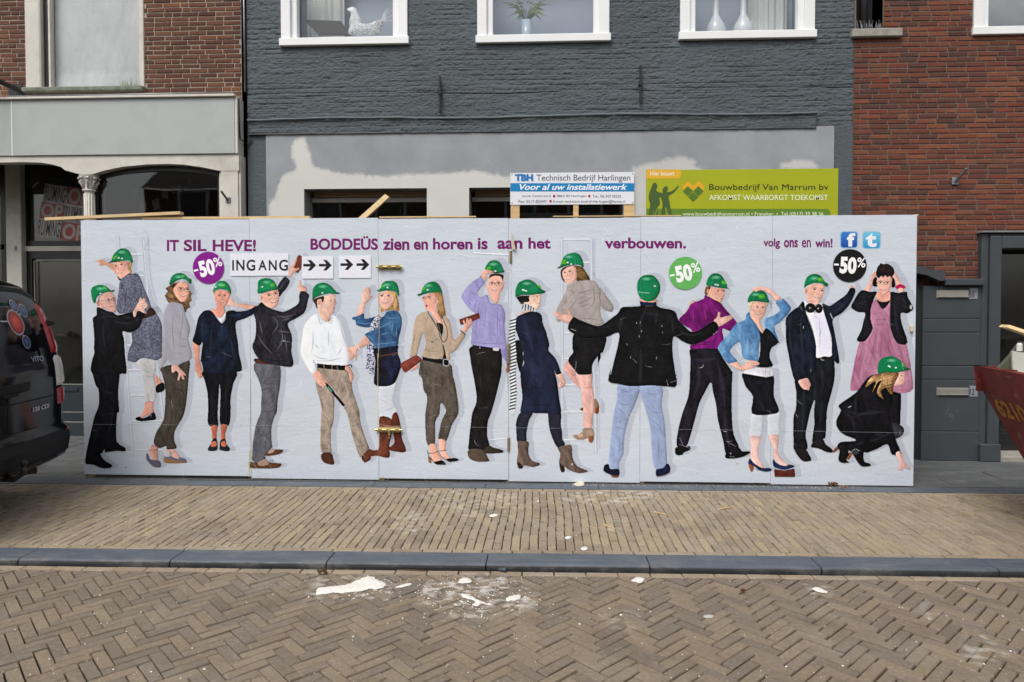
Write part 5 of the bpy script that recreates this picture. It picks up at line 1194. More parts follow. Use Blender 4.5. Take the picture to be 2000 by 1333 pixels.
ladder('printed_ladder', ["A 440,92 475,500 530,1333", "B 530,0 606,1110", "A 725,95 772,700 800,800", "B 862,80 940,740 960,1090"], [("A 590,256", "A 737,260"), ("A 680,488", "A 762,490"), ("B 555,180", "B 690,180"), ("B 580,456", "B 735,456"), ("B 605,740", "B 930,732"), ("B 618,1048", "B 950,1046"), ("A 530,1246", "A 600,1246")], ["A 462,92 497,500 548,1333", "B 892,250 960,740", "A 705,95 745,500"], 0, 'printed pale ladder behind the woman pointing left')
ladder('printed_ladder', ["J 705,90 708,700 712,1333", "K 270,0 266,400 264,830", "J 1025,92 1030,500 1045,900", "K 596,60 622,500 632,1080"], [("J 712,98", "J 1022,98"), ("J 940,348", "J 1024,348"), ("J 715,590", "J 752,588"), ("J 722,1112", "J 800,1112"), ("K 285,58", "K 330,58"), ("K 285,342", "K 600,342"), ("K 285,636", "K 490,634"), ("K 285,940", "K 620,940")], ["J 722,100 724,1333", "K 640,500 648,1080", "J 1042,100 1052,700", "K 600,80 606,900"], 0, 'printed pale ladder behind the woman in the grey jacket')
# ---- 2 woman on ladder
def b(i):
    sh(i, "A 193,333 240,322 275,316 332,345 410,375 445,470 430,480 370,420 300,374 292,385 275,382 268,388 235,380 240,346 205,342", (222, 164, 130)); fingers(i, "A 240,345 280,345;A 250,365 285,365")
    sh(i, "B 655,65 700,55 850,80 860,160 842,240 852,300 860,400 850,530 745,530 735,400 710,240 690,170 600,100 655,70", (204, 204, 204), e=.25, nz=.12); folds(i, "B 690,170 760,200 830,210;B 690,110 780,150;B 720,240 800,260 840,250;B 760,400 790,520", 12, (150, 152, 160), .6)
    sh(i, "B 745,530 830,532 830,600 835,640 700,705 690,685 725,620", (214, 150, 130)); sh(i, "B 638,700 690,685 700,703 760,692 830,642 852,655 860,720 780,735 700,742 645,730", (22, 21, 26)); i.disc(T("B 805,680")[0], 14 * UM, 20 * UM, (120, 124, 134), .7, .8)
    sh(i, "B 845,232 880,255 935,320 870,372 855,340", (214, 150, 130)); sh(i, "B 860,358 943,320 953,402 868,432", (20, 20, 24))
    sh(i, "A 500,335 600,350 590,400 600,450 572,480 550,470 545,400", (196, 158, 92), nz=.3, ns=(.012, .03))
    sh(i, "A 402,345 520,338 575,350 562,400 565,440 588,440 592,478 545,492 500,530 470,532 445,500 424,440 408,400", (230, 168, 144)); face(i, 'A', [(425, 392), (485, 378)], [(445, 468), (492, 462)], 't', (448, 425))
    sh(i, "A 438,490 480,528 540,486 590,462 560,520 470,548 445,520", (34, 30, 42), e=.2)
    sh(i, "A 480,530 540,495 600,472 645,465 680,490 710,560 740,640 790,760 815,840 870,910 910,980 930,1080 925,1333 B 925,40 870,80 800,65 700,55 640,102 560,86 548,60 A 560,1310 600,1200 595,1100 690,1000 640,920 530,905 460,905 430,860 430,820 455,640 460,580", (92, 94, 112), rgb2=(120, 122, 140), tex='speck', e=.35, nz=.2, sp=.009, seed=9)
    folds(i, "A 540,600 530,760 520,880;A 690,560 700,680 690,760;A 600,860 560,700;A 600,1200 700,1260 800,1300;A 640,1240 680,1333;A 500,560 490,640", 14, (48, 48, 66), .7)
    sh(i, "A 780,852 822,840 862,902 800,935 722,962 745,905", (62, 38, 34))
person('printed woman in patterned grey dress on a ladder pointing left', 1, b, lambda i: (helmet(i, "A 378,345 376,318 400,260 450,208 510,193 560,213 592,260 606,310 610,352 592,360 572,332 520,332 450,342", "A 380,346 450,345 530,334 590,352", "A 510,195 530,260 535,330", "A 392,300 440,262 445,285 395,325", "A 492,308 455,300"), i.shape(T("A 345,346 380,330 470,332 470,345 400,350 350,353"), (10, 96, 58), e=.2)))
# ---- 3 curly hair, grey jacket
def b(i):
    sh(i, "A 1010,600 960,632 985,662 955,705 972,752 1010,800 1080,790 1140,810 1168,880 1186,890 1202,850 1232,840 1222,790 1252,762 1236,720 1252,680 1220,650 1205,600 1100,560", (104, 76, 54), rgb2=(150, 116, 82), nz=.4, ns=(.02, .03), e=.3, sp=.010)
    sh(i, "A 1085,590 1130,562 1200,570 1220,622 1215,700 1185,760 1140,778 1095,742 1062,690 1048,640", (228, 164, 138)); face(i, 'A', [(1130, 642), (1200, 645)], [(1122, 705), (1185, 712)], 't', (1180, 675), True)
    sh(i, "B 905,165 1010,125 1120,115 1225,75 1216,250 1200,450 1180,600 1150,700 1090,800 1060,870 1060,950 1085,1010 1075,1038 980,1050 970,1010 930,1025 890,1032 835,985 840,920 870,840 930,740 950,650 960,450 950,330 920,220", (76, 69, 61), seed=8, **JN)
    folds(i, "B 1040,370 1090,395 1160,390;B 1150,390 1150,560 1060,560;B 960,960 1060,860 1120,740;B 900,880 1000,820 1090,770;B 1060,560 1010,800 960,1010", 12, (46, 41, 37), .8); folds(i, "B 1000,500 990,700 930,900", 40, (98, 90, 80), .5)
    sh(i, "B 815,990 862,1010 885,1040 882,1160 845,1165 795,1110 780,1060", (214, 158, 140)); sh(i, "B 955,1060 1060,1050 1120,1130 1080,1160 1000,1130", (222, 170, 152))
    sh(i, "B 758,1080 785,1110 800,1150 860,1162 905,1172 916,1228 890,1244 830,1230 772,1172 752,1130", (108, 102, 118)); i.stroke(T("B 755,1135 775,1180 835,1232 905,1240"), 12 * UM, (164, 128, 92), .95); i.stroke(T("B 775,1050 830,1052 880,1050"), 12 * UM, (74, 34, 34), .95)
    sh(i, "B 948,1130 1060,1148 1185,1170 1180,1192 965,1194", (158, 118, 80)); sh(i, "B 948,1085 1015,1060 1030,1120 1100,1150 1110,1132 1160,1136 1190,1158 1180,1178 1060,1165 955,1140", (120, 114, 130)); i.stroke(T("B 975,1055 1020,1085 1070,1065"), 10 * UM, (60, 30, 30), .9); sh(i, "B 950,1080 1012,1060 1022,1120 955,1120", (196, 190, 194))
    sh(i, "A 985,800 1050,780 1120,800 1165,870 1190,940 1228,1040 1228,1100 1210,1170 1230,1250 1250,1333 B 1245,60 1190,92 1125,105 1112,130 1035,138 1000,100 990,60 965,100 930,150 890,165 A 925,1320 930,1200 940,1100 940,1000 945,900", (176, 173, 184), e=.3, nz=.10, seed=4)
    folds(i, "A 1140,850 1150,960 1130,1100 1110,1260;A 1110,1180 1220,1185;A 1110,1260 1200,1262;A 1170,880 1200,1000 1210,1150;A 1050,900 1040,1100 1060,1333", 10, (120, 116, 130), .7); i.disc(T("A 1208,1160")[0], 8 * UM, 10 * UM, (50, 48, 56), .9, .4)
    sh(i, "B 1033,138 1092,135 1130,178 1182,228 1180,246 1152,240 1168,280 1145,280 1130,238 1110,292 1094,290 1106,225 1076,190 1048,212 1032,205", (222, 168, 148), e=.25)
person('printed woman with curly brown hair, glasses and long grey jacket', 1, b, lambda i: helmet(i, "A 1004,592 1005,560 1030,500 1080,465 1130,462 1180,480 1210,515 1245,527 1245,575 1225,582 1190,545 1140,533 1080,552 1030,592", "A 1010,598 1060,560 1130,540 1190,548 1235,578", "A 1130,464 1165,500 1175,535", "A 1130,490 1165,485 1175,508 1140,512", None))
# ---- 4 woman in navy top
def b(i):
    sh(i, "C 398,570 440,508 470,525 492,548 522,570 600,570 722,600 695,642 640,642 520,612 440,598 410,592", (222, 170, 150)); i.stroke(T("C 498,560 512,585 510,610"), 26 * UM, (214, 206, 190), .95, False)
    sh(i, "C 38,980 112,1025 110,1150 130,1250 D 145,180 148,240 130,270 105,272 85,232 60,182 60,110 50,0 C 45,1100", (210, 146, 122)); fingers(i, "D 90,180 100,250;D 115,190 125,255")
    sh(i, "C 268,440 300,425 430,438 442,470 430,500 280,500", (172, 148, 122), nz=.3, ns=(.01, .02))
    sh(i, "C 285,452 320,430 400,430 430,462 436,500 418,560 385,610 392,680 372,722 310,722 258,685 232,650 285,622 290,580 275,530 272,480", (224, 152, 128)); face(i, 'C', [(325, 492), (385, 490)], [(325, 552), (385, 552)], 't', (352, 522))
    sh(i, "D 155,195 505,200 480,330 450,480 450,640 430,785 335,782 330,600 335,450 328,345 320,450 310,640 310,700 315,792 270,800 215,790 196,740 200,640 195,440 165,300", (18, 18, 22), **DK); folds(i, "D 215,740 260,760 310,745;D 250,350 240,560 250,700;D 400,350 390,560", 18, (44, 44, 50), .6)
    sh(i, "D 235,795 302,790 300,870 296,940 250,940 245,880", (196, 112, 86)); sh(i, "D 340,780 412,785 390,880 395,940 345,940 340,860", (196, 112, 86))
    for s_ in ("D 200,1032 238,972 260,930 300,935 308,1040 262,1065 205,1060", "D 325,1030 335,950 390,930 402,980 440,1030 435,1062 380,1065 330,1052"): sh(i, s_, (42, 43, 52))
    for s_ in ("D 232,1008 252,960 290,960 296,1000 262,1015", "D 345,1000 352,962 385,955 402,1005 372,1014"): sh(i, s_, (196, 112, 86), e=.1)
    i.stroke(T("D 240,962 270,940 300,958"), 16 * UM, (36, 36, 44), 1); i.stroke(T("D 338,958 368,938 400,965"), 16 * UM, (36, 36, 44), 1)
    sh(i, "C 300,722 345,728 400,665 385,730 350,785", (222, 224, 228), e=.15)
    sh(i, "C 235,650 160,650 110,700 85,760 60,880 35,960 40,992 112,1032 142,990 130,1100 120,1200 D 130,100 150,190 165,215 500,215 515,206 570,190 565,110 540,0 C 530,1000 510,880 510,775 600,740 700,687 735,640 772,585 720,600 640,642 520,657 480,645 402,660 388,740 350,788 305,738", (22, 32, 54), rgb2=(16, 20, 30), **DK)
    folds(i, "C 150,760 140,880 145,990;C 350,785 350,880;C 420,700 500,700 600,670;C 250,820 230,1000 240,1200;C 440,900 470,1100 D 480,100", 18, (44, 56, 84), .6); i.disc(T("C 352,822")[0], 6 * UM, 7 * UM, (90, 96, 110), .9, .4)
person('printed woman in navy blouse with one hand behind her head', 1, b, lambda i: helmet(i, "C 258,465 255,430 275,380 310,335 350,324 400,335 435,375 455,425 455,466 440,472 420,438 370,422 310,422 272,440", "C 265,442 310,425 370,424 425,440 450,462", None, "C 330,362 390,360 392,395 332,395", "C 285,395"))
# ---- 5 man in leather jacket
def b(i):
    sh(i, "C 955,385 1000,312 1035,280 1062,292 1092,330 1060,400 1010,460 975,505 960,440", (40, 38, 46), seed=4, nz=.4, ns=(.02, .05)); folds(i, "C 985,420 1020,350;C 1050,310 1075,335", 10, (110, 108, 120), .6)
    i.shape(T("C 1125,180 1170,62 1190,42 1230,62 1215,190 1180,246 1145,232 1150,200"), (122, 62, 48), .25, .02, .2, (.02, .02), 3, .012, False)
    sh(i, "C 1075,282 1080,200 1110,150 1150,100 1166,100 1150,150 1132,185 1160,196 1190,182 1188,200 1160,222 1130,245 1090,295", (226, 174, 152)); fingers(i, "C 1110,190 1140,150;C 1120,215 1160,210")
    sh(i, "D 710,105 850,110 985,135 985,350 960,500 950,640 920,700 890,830 895,970 902,1020 860,1062 820,1100 828,1148 770,1186 685,1172 680,1100 690,950 720,780 770,650 775,560 780,400 740,270 700,180", (98, 98, 106), seed=7, **JN)
    folds(i, "D 780,300 860,340 940,290;D 780,400 860,380;D 770,600 850,640 930,600;D 760,700 830,740;D 880,830 830,960 820,1100;D 950,160 960,220 900,280;D 790,330 900,250", 14, (62, 62, 70), .7); folds(i, "D 850,450 830,650 760,900", 50, (124, 124, 132), .45)
    sh(i, "D 822,1085 862,1062 902,1035 930,1045 1012,1045 1015,1070 960,1100 830,1118", (104, 72, 50)); sh(i, "D 850,1080 900,1040 925,1055 890,1085", (182, 150, 134), e=.1)
    sh(i, "D 650,1180 740,1188 765,1212 830,1148 870,1185 990,1195 996,1220 960,1245 860,1254 750,1252 660,1245 643,1210", (102, 72, 50)); sh(i, "D 742,1188 825,1150 858,1182 850,1212 765,1222", (178, 146, 128), e=.15)
    sh(i, "C 712,1165 860,1200 905,1235 720,1218", (88, 52, 42))
    sh(i, "C 772,490 800,460 950,425 972,500 962,570 930,615 880,622 820,592 780,562", (236, 176, 152)); i.disc(T("C 783,510")[0], 16 * UM, 30 * UM, (224, 150, 128), 1, .3); face(i, 'C', [(862, 486), (935, 466)], [(885, 560), (948, 545)], 't', (918, 512), s=1.05)
    sh(i, "C 1188,442 1184,390 1192,322 1208,318 1214,368 1240,378 1270,395 1276,440 1225,452", (228, 176, 154)); fingers(i, "C 1215,375 1225,420;C 1240,385 1245,430")
    sh(i, "C 780,558 820,592 880,622 930,640 1020,660 1110,620 1180,570 1190,480 1210,440 1262,445 1302,480 1290,530 1265,640 1230,690 1150,740 1070,790 1100,880 1115,945 1110,1100 1130,1200 1112,1260 1020,1256 900,1232 800,1210 740,1162 700,1100 680,1030 710,950 720,850 715,750 698,688 730,610", (44, 42, 52), rgb2=(30, 28, 36), seed=11, e=.4, w=.03, nz=.45, ns=(.03, .06))
    folds(i, "C 940,700 1040,720 1150,690;C 1000,760 1100,730;C 900,720 960,800 900,900;C 740,900 800,1010 900,1120;C 980,830 1010,960 940,1100;C 1030,900 1060,1100;C 760,760 790,900;C 960,870 1110,890;C 980,980 1100,990", 12, (118, 116, 130), .65); folds(i, "C 820,640 880,700 1000,700;C 900,850 860,1000;C 1120,640 1220,560;C 760,1130 900,1190 1100,1200", 22, (16, 15, 20), .7); i.disc(T("C 1022,978")[0], 9 * UM, 9 * UM, (170, 170, 176), .9, .4)
person('printed man in black leather jacket holding up a brick and pointing', 2, b, lambda i: helmet(i, "C 735,457 740,400 745,332 790,300 860,298 912,320 945,370 960,396 987,406 985,416 950,424 870,440 790,462 760,464", "C 745,452 800,448 900,425 975,412", "C 800,300 850,360 870,435", "C 872,362 918,352 928,385 882,398", "C 790,392"))
# ---- 6 man in white shirt
def b(i):
    sh(i, "G 275,150 580,175 620,240 650,310 660,400 700,520 735,640 745,740 780,860 830,1000 836,1040 750,1132 720,1090 690,1010 650,880 620,740 590,640 500,480 470,400 462,520 460,680 450,760 425,840 425,960 432,1040 425,1082 330,1086 310,1020 310,880 315,740 320,600 300,500 270,400 255,300", (166, 150, 136), seed=5, **JN)
    folds(i, "G 520,200 520,300 490,420;G 560,300 640,330;G 330,730 400,750 450,700;G 620,720 680,740 740,700;G 640,800 740,770;G 330,850 400,820;G 320,480 340,650;G 700,1020 800,1000;G 330,1040 420,1030;G 290,340 380,330 500,280", 12, (112, 98, 86), .7); folds(i, "G 380,420 390,600 370,900;G 570,420 650,650 730,950", 50, (190, 176, 160), .4)
    sh(i, "G 320,1092 425,1080 455,1150 460,1208 400,1208 330,1172", (84, 48, 36)); sh(i, "G 753,1130 838,1038 870,1050 930,1050 1000,1030 1035,1030 1000,1070 950,1110 862,1122 860,1152 800,1190 780,1182", (104, 60, 40))
    sh(i, "G 600,130 640,165 672,240 666,290 640,316 626,280 612,210 560,150", (214, 158, 138)); i.stroke(T("E 590,1190 640,1185 648,1205"), 40 * UM, (48, 50, 56), .95)
    sh(i, "E 280,470 330,440 460,415 472,460 484,520 468,545 470,570 462,590 460,620 422,640 420,700 380,715 330,690 290,622 285,560 275,500", (230, 182, 160)); sh(i, "E 222,478 300,445 350,440 345,490 325,505 318,470 282,480 275,510 280,572 262,560 248,520", (72, 48, 38), nz=.3); i.disc(T("E 300,505")[0], 22 * UM, 36 * UM, (222, 160, 138), 1, .3)
    face(i, 'E', [(426, 490), (468, 480)], [(436, 572), (466, 565)], 'c', (478, 520))
    sh(i, "E 285,620 200,670 130,760 110,880 90,1050 130,1150 222,1288 270,1250 255,1190 240,1130 260,1172 570,1192 620,1150 620,1050 600,950 560,800 520,690 440,640 425,700 380,718 330,690", (222, 226, 232), e=.24, w=.05, nz=.06, seed=6, k=1.2)
    folds(i, "E 225,800 230,950 210,1060;E 520,720 560,880 600,1000;E 230,1060 300,1110 420,1120;E 260,1130 400,1140 560,1100;E 285,622 310,740 340,700;E 440,645 430,730 390,715;E 240,950 300,1010;E 400,800 395,1000;E 540,1000 500,1080", 12, (168, 174, 186), .75)
    i.shape(T("E 275,1168 420,1182 582,1190 575,1245 420,1232 272,1215"), (26, 23, 26), .15, smooth=False); i.stroke(T("E 350,1180 348,1215"), 9 * UM, (160, 150, 140), .9); i.stroke(T("E 436,1185 434,1235"), 9 * UM, (160, 150, 140), .9); i.stroke(T("E 490,1205 500,1240"), 26 * UM, (120, 118, 120), .8)
    sh(i, "E 217,1290 272,1248 320,1270 G 350,268 400,310 392,345 350,375 335,372 290,340 250,290 225,235", (222, 166, 144)); fingers(i, "G 300,330 340,320;G 320,350 350,345;G 345,280 385,320")
    i.shape(T("G 358,315 388,332 580,565 555,584 380,370"), (24, 24, 28), .1, smooth=False); i.stroke(T("G 392,368 432,412"), 18 * UM, (90, 190, 190), .95); i.disc(T("G 322,368")[0], 7 * UM, 9 * UM, (20, 20, 24), .9, .4)
person('printed man in white shirt and beige trousers holding a black baton', 1, b, lambda i: helmet(i, "E 222,476 220,400 235,340 280,300 340,288 410,310 455,355 490,390 525,400 515,415 470,417 400,413 320,430 265,450 238,475", "E 235,465 300,432 400,414 500,408", "E 300,296 380,330 430,370 470,410", None, "E 332,403"))
# ---- 7 woman in denim jacket
def b(i):
    sh(i, "G 945,345 1060,352 1140,305 1100,500 1140,610 1140,652 1085,690 1085,722 1000,702 945,692", (220, 224, 234), e=.2, nz=.05); folds(i, "G 960,500 1040,540;G 980,640 1080,600 1130,580", 12, (176, 182, 198), .6)
    sh(i, "G 1088,680 1145,648 1185,800 1195,920 1235,1020 1236,1070 1170,1076 1070,1056 1060,1020 1110,970 1095,850", (98, 48, 36), seed=3, **JN); sh(i, "G 955,690 1090,722 1085,880 1060,1000 1065,1120 1020,1136 940,1116 900,1100 945,1020 950,850", (112, 62, 44), seed=4, **JN); i.stroke(T("G 960,770 1080,795 1170,790"), 14 * UM, (196, 150, 126), .6)
    sh(i, "E 695,655 740,520 762,480 755,430 790,350 805,338 820,340 838,338 860,368 848,430 878,434 842,482 808,512 790,560 772,632 722,662", (232, 182, 162)); fingers(i, "E 800,400 815,350;E 820,405 838,350;E 838,420 855,380")
    i.stroke(T("E 740,492 770,500 800,520"), 6 * UM, (180, 150, 130), .9)
    sh(i, "E 945,410 940,500 960,580 960,625 915,655 1000,605 1060,590 1120,590 1165,602 1162,520 1148,450 1130,400 1050,380", (206, 162, 98), rgb2=(170, 122, 70), nz=.3, ns=(.015, .08))
    sh(i, "E 962,400 1050,380 1100,400 1115,450 1115,490 1080,540 1035,582 985,566 955,520 950,450", (234, 178, 154)); i.shape(T("E 1020,380 1080,382 1130,420 1145,500 1130,580 1100,560 1112,480 1080,420"), (206, 162, 98), .2, nz=.3, ns=(.012, .06), sil=False); face(i, 'E', [(978, 437), (1050, 436)], [(978, 500), (1045, 503)], 't', (1000, 470))
    sh(i, "E 820,960 900,980 900,1100 895,1180 888,1272 850,1280 805,1240 808,1180 815,1080", (188, 192, 212), rgb2=(48, 52, 84), tex='speck', sp=.008, e=.2)
    sh(i, "E 900,1000 1140,960 1150,1050 1180,1130 1192,1220 G 1185,160 1150,260 1120,320 1060,355 960,362 890,332 895,200 905,80", (28, 33, 60), rgb2=(20, 20, 28), **DK); i.stroke(T("E 940,1090 1050,1072 1152,1046"), 12 * UM, (126, 66, 48), .95)
    sh(i, "E 780,880 832,868 852,930 820,970 740,1002 705,1040 708,1130 688,1132 682,1085 660,1120 630,1132 622,1080 598,1020 610,995 640,988 720,958", (230, 176, 154)); fingers(i, "E 640,1080 640,1120;E 665,1060 660,1110;E 690,1060 692,1115;E 620,1020 640,1050"); i.stroke(T("E 690,955 715,975 730,1012"), 24 * UM, (236, 232, 230), .95)
    sh(i, "E 655,690 660,665 720,652 785,625 792,680 880,665 960,650 1010,612 1100,590 1160,612 1195,682 1190,780 1160,900 1150,970 1040,987 930,1005 885,965 850,930 800,862 778,868 790,850 872,800 850,780 780,775 700,750 688,700", (66, 108, 150), rgb2=(44, 76, 116), seed=8, nz=.25, ns=(.025, .05))
    folds(i, "E 700,710 800,740 880,720;E 900,800 1000,760 1100,700;E 880,960 1020,950 1150,930;E 1000,640 1060,680 1180,660;E 800,860 870,900 900,970;E 1100,700 1080,850;E 960,860 1060,830;E 1140,750 1130,900", 9, (120, 160, 196), .7); folds(i, "E 860,700 900,760;E 930,850 1000,900 1020,960;E 720,690 790,690", 12, (36, 60, 92), .7)
    sh(i, "E 1000,600 1030,588 1010,640 960,690 930,780 870,815 845,825 850,770 880,700 930,650", (196, 200, 216), rgb2=(40, 44, 74), tex='speck', sp=.008, e=.2)
person('printed blonde woman in blue denim jacket waving, with white leggings and brown boots', 2, b, lambda i: helmet(i, "E 925,387 920,372 962,352 972,310 1010,275 1080,269 1130,287 1156,332 1166,400 1158,440 1146,435 1130,395 1080,379 1010,378 952,392", "E 930,384 1010,370 1080,372 1135,396", "E 1080,270 1105,320 1110,375", "E 975,325 1010,305 1018,335 980,345", "E 1038,345"))
# ---- 8 woman in beige jacket with bricks
def b(i):
    sh(i, "I 145,65 430,105 470,240 500,350 535,600 520,680 460,780 400,950 315,932 320,850 350,720 395,620 340,540 325,660 280,750 275,992 192,990 170,820 170,650 190,480 150,400 135,280 98,230 110,140", (94, 85, 76), seed=5, **JN)
    folds(i, "I 180,170 190,240 240,240;I 360,250 350,400;I 360,720 440,680 510,690;I 180,700 260,740 300,700;I 420,140 440,230;I 180,400 170,600", 11, (60, 54, 48), .75); folds(i, "I 250,350 250,560 220,880;I 420,420 450,600", 50, (118, 108, 96), .4)
    sh(i, "I 215,995 285,993 305,1060 352,1170 270,1182 230,1120", (232, 168, 142)); sh(i, "I 315,940 397,955 392,1060 450,1142 390,1155 330,1085", (232, 172, 148))
    sh(i, "I 262,1182 350,1162 380,1178 397,1202 380,1213 300,1211", (18, 18, 20)); sh(i, "I 395,1152 440,1140 500,1136 532,1150 520,1170 430,1180", (20, 20, 22)); sh(i, "I 200,1120 235,1140 238,1190 206,1186", (160, 116, 84)); 
    for s_ in ("I 198,1060 205,1110 235,1140 262,1182", "I 205,1082 260,1085 310,1062", "I 312,1062 355,1060 396,1050", "I 330,1080 345,1120 395,1155"): i.stroke(T(s_), 15 * UM, (22, 21, 24), 1)
    sh(i, "H 182,1290 215,1250 260,1240 265,1262 200,1302", (226, 162, 140)); i.shape(T("H 63,1240 80,1213 240,1124 302,1170 290,1200 125,1325 100,1312"), (132, 64, 52), .2, .02, .2, (.02, .02), 3, .012, False); i.stroke(T("H 100,1240 240,1150"), 9 * UM, (186, 110, 92), .6); i.stroke(T("H 120,1300 290,1190"), 22 * UM, (96, 40, 34), .6)
    sh(i, "H 380,460 480,450 530,490 545,600 560,662 545,722 500,737 470,700 480,600 470,560 430,480", (182, 144, 94), rgb2=(146, 106, 62), nz=.3, ns=(.02, .06))
    sh(i, "H 312,492 400,465 460,480 484,540 475,600 470,660 500,720 520,760 528,802 500,812 460,782 420,722 400,672 360,652 335,622 330,582 308,540 300,512", (234, 170, 146)); face(i, 'H', [(320, 518), (372, 508)], [(336, 600), (366, 598)], 'o', (322, 558), True); i.stroke(T("H 398,492 440,492 470,498"), 8 * UM, (30, 24, 26), .95); i.disc(T("H 470,552")[0], 8 * UM, 10 * UM, (240, 236, 230), .9, .4)
    sh(i, "H 455,785 528,802 535,870 520,950 572,1170 522,1166 528,1000 500,900", (26, 24, 27))
    i.shape(T("H 305,1142 420,1160 592,1184 590,1246 520,1232 302,1186"), (22, 21, 24), .15, smooth=False); i.stroke(T("H 538,1180 590,1190 588,1248 538,1240"), 9 * UM, (196, 196, 200), 1, closed=True)
    sh(i, "H 330,660 382,680 450,782 500,902 528,960 522,1000 525,1166 310,1146 330,1050 340,980 310,890 292,950 262,1060 240,1132 172,1150 165,1130 190,1000 205,850 230,740 262,690", (192, 170, 148), e=.3, nz=.12, seed=3)
    sh(i, "H 528,722 560,715 602,760 622,850 640,940 662,960 720,890 738,878 776,915 730,990 682,1060 622,1110 602,1100 608,1176 572,1170 548,1060 525,960 535,880", (192, 168, 146), e=.3, nz=.12, seed=6)
    folds(i, "H 305,890 300,980;H 350,960 410,985 480,960;H 350,1000 350,1080 470,1090;H 500,900 470,780 400,690;H 620,960 600,1040;H 220,900 210,1040;H 640,940 680,1000;H 380,700 350,760", 9, (134, 112, 92), .75); i.disc(T("H 413,992")[0], 12 * UM, 12 * UM, (84, 72, 60), .95, .4); i.stroke(T("H 340,955 400,970 480,965 490,985"), 8 * UM, (150, 128, 108), .8)
    for s_ in ("H 368,658 430,770 480,860 500,940 540,990 575,940 572,850 540,760 520,715",): i.stroke(T(s_), 17 * UM, (24, 20, 22), 1)
    i.shape(T("H 699,745 920,671 936,730 850,772 720,806"), (116, 60, 46), .25, .02, .2, (.02, .02), 3, .012, False)
    sh(i, "H 728,860 760,812 748,770 756,752 770,790 780,780 786,732 800,738 812,772 820,735 835,742 848,790 812,832 775,882", (232, 170, 146)); fingers(i, "H 785,790 800,760;H 812,790 825,765"); i.stroke(T("H 722,868 745,885 772,905"), 26 * UM, (52, 52, 56), .95)
person('printed woman with glasses in beige jacket holding two bricks', 3, b, lambda i: helmet(i, "H 252,487 250,470 290,456 305,410 340,360 400,333 450,338 490,370 515,420 526,465 520,482 500,455 440,452 380,458 300,480 275,495", "H 262,486 340,462 440,452 505,458", "H 400,335 385,390 400,452", "H 305,405 340,385 350,415 315,432", "H 362,425"))
# ---- 9 man in lavender shirt
def b(i):
    sh(i, "H 1215,1200 1245,1215 1252,1310 1225,1322 1205,1292 1222,1260", (150, 96, 76))
    sh(i, "I 665,0 990,0 1000,200 960,380 930,500 890,640 850,752 845,900 868,1000 830,1052 655,1052 640,970 660,780 680,640 725,520 710,360 680,200 658,50 H 840,1050 1155,1078", (27, 23, 23), seed=3, **DK) if False else None
    sh(i, "H 838,1035 1158,1070 1178,1180 I 1002,0 1000,200 960,380 930,500 890,640 850,752 845,900 870,1000 830,1052 650,1052 640,970 660,780 680,640 725,520 710,360 680,200 656,50", (27, 23, 23), seed=3, **DK)
    folds(i, "I 720,560 780,600 860,590;I 760,200 780,420;I 700,640 720,800", 20, (50, 45, 44), .6)
    sh(i, "I 802,1052 870,1002 905,1020 1010,1050 1012,1080 900,1090 812,1084", (60, 52, 44)); sh(i, "I 640,1047 790,1047 850,1130 860,1176 720,1176 640,1132", (86, 74, 62)); folds(i, "I 680,1060 740,1090 790,1080", 8, (50, 42, 34), .8)
    sh(i, "H 1155,1050 1225,1060 1250,1190 1222,1216 1170,1130", (140, 132, 184))
    sh(i, "H 1012,330 1040,262 1172,262 1180,300 1192,360 1180,410 1150,455 1140,522 1110,577 1060,542 1030,482 1002,380", (232, 172, 150)); sh(i, "H 1022,310 1052,252 1172,252 1188,290 1172,330 1160,288 1100,272 1045,288", (76, 48, 38)); i.disc(T("H 1184,285")[0], 14 * UM, 14 * UM, (24, 22, 24), .95, .3)
    face(i, 'H', [(1060, 358), (1132, 358)], [(1052, 422), (1122, 428)], 't', (1098, 388), True, s=.9)
    sh(i, "H 925,290 985,342 940,400 900,470 945,500 1010,475 1040,562 1110,577 1165,585 1205,680 1200,800 1212,960 1222,1062 1150,1082 1060,1057 848,1027 835,950 845,800 870,672 840,657 790,602 740,532 730,482 780,402 840,342", (164, 158, 208), e=.3, nz=.13, seed=9)
    folds(i, "H 870,350 920,400;H 790,420 860,470 900,480;H 880,560 870,660;H 940,520 900,700 880,900;H 1120,590 1120,960;H 860,980 1000,1010 1180,1000;H 1000,600 980,820;H 1010,480 1040,560;H 780,520 840,600;H 1190,700 1180,900", 10, (118, 110, 170), .7); folds(i, "H 1000,640 1010,900;H 830,400 780,480", 40, (190, 184, 230), .5)
    i.shape(T("H 848,1022 1060,1052 1158,1066 1158,1092 1060,1084 846,1060"), (34, 29, 30), .1, smooth=False); i.stroke(T("H 1085,1068 1120,1072"), 30 * UM, (206, 206, 210), 1, False); i.stroke(T("H 928,1035 930,1058"), 22 * UM, (150, 150, 170), .8)
    i.stroke(T("H 932,282 960,290 988,325"), 20 * UM, (26, 24, 26), 1)
person('printed man in lavender shirt lifting his helmet', 2, b, lambda i: (helmet(i, "H 985,207 990,170 1030,116 1080,101 1130,110 1165,150 1186,200 1200,222 1192,236 1160,240 1090,250 1050,225 1010,208", "H 1070,235 1120,240 1192,226", "H 1090,102 1085,170 1100,240", "H 1000,185 1040,165 1055,200 1015,205", "H 1098,222"), i.shape(T("H 942,262 960,220 1008,205 1078,230 1062,248 1040,246 1058,266 1040,262 1012,250 1008,275 990,322 950,292"), (232, 176, 154), sil=False), fingers(i, "H 1000,225 1050,240;H 985,245 1015,255")))
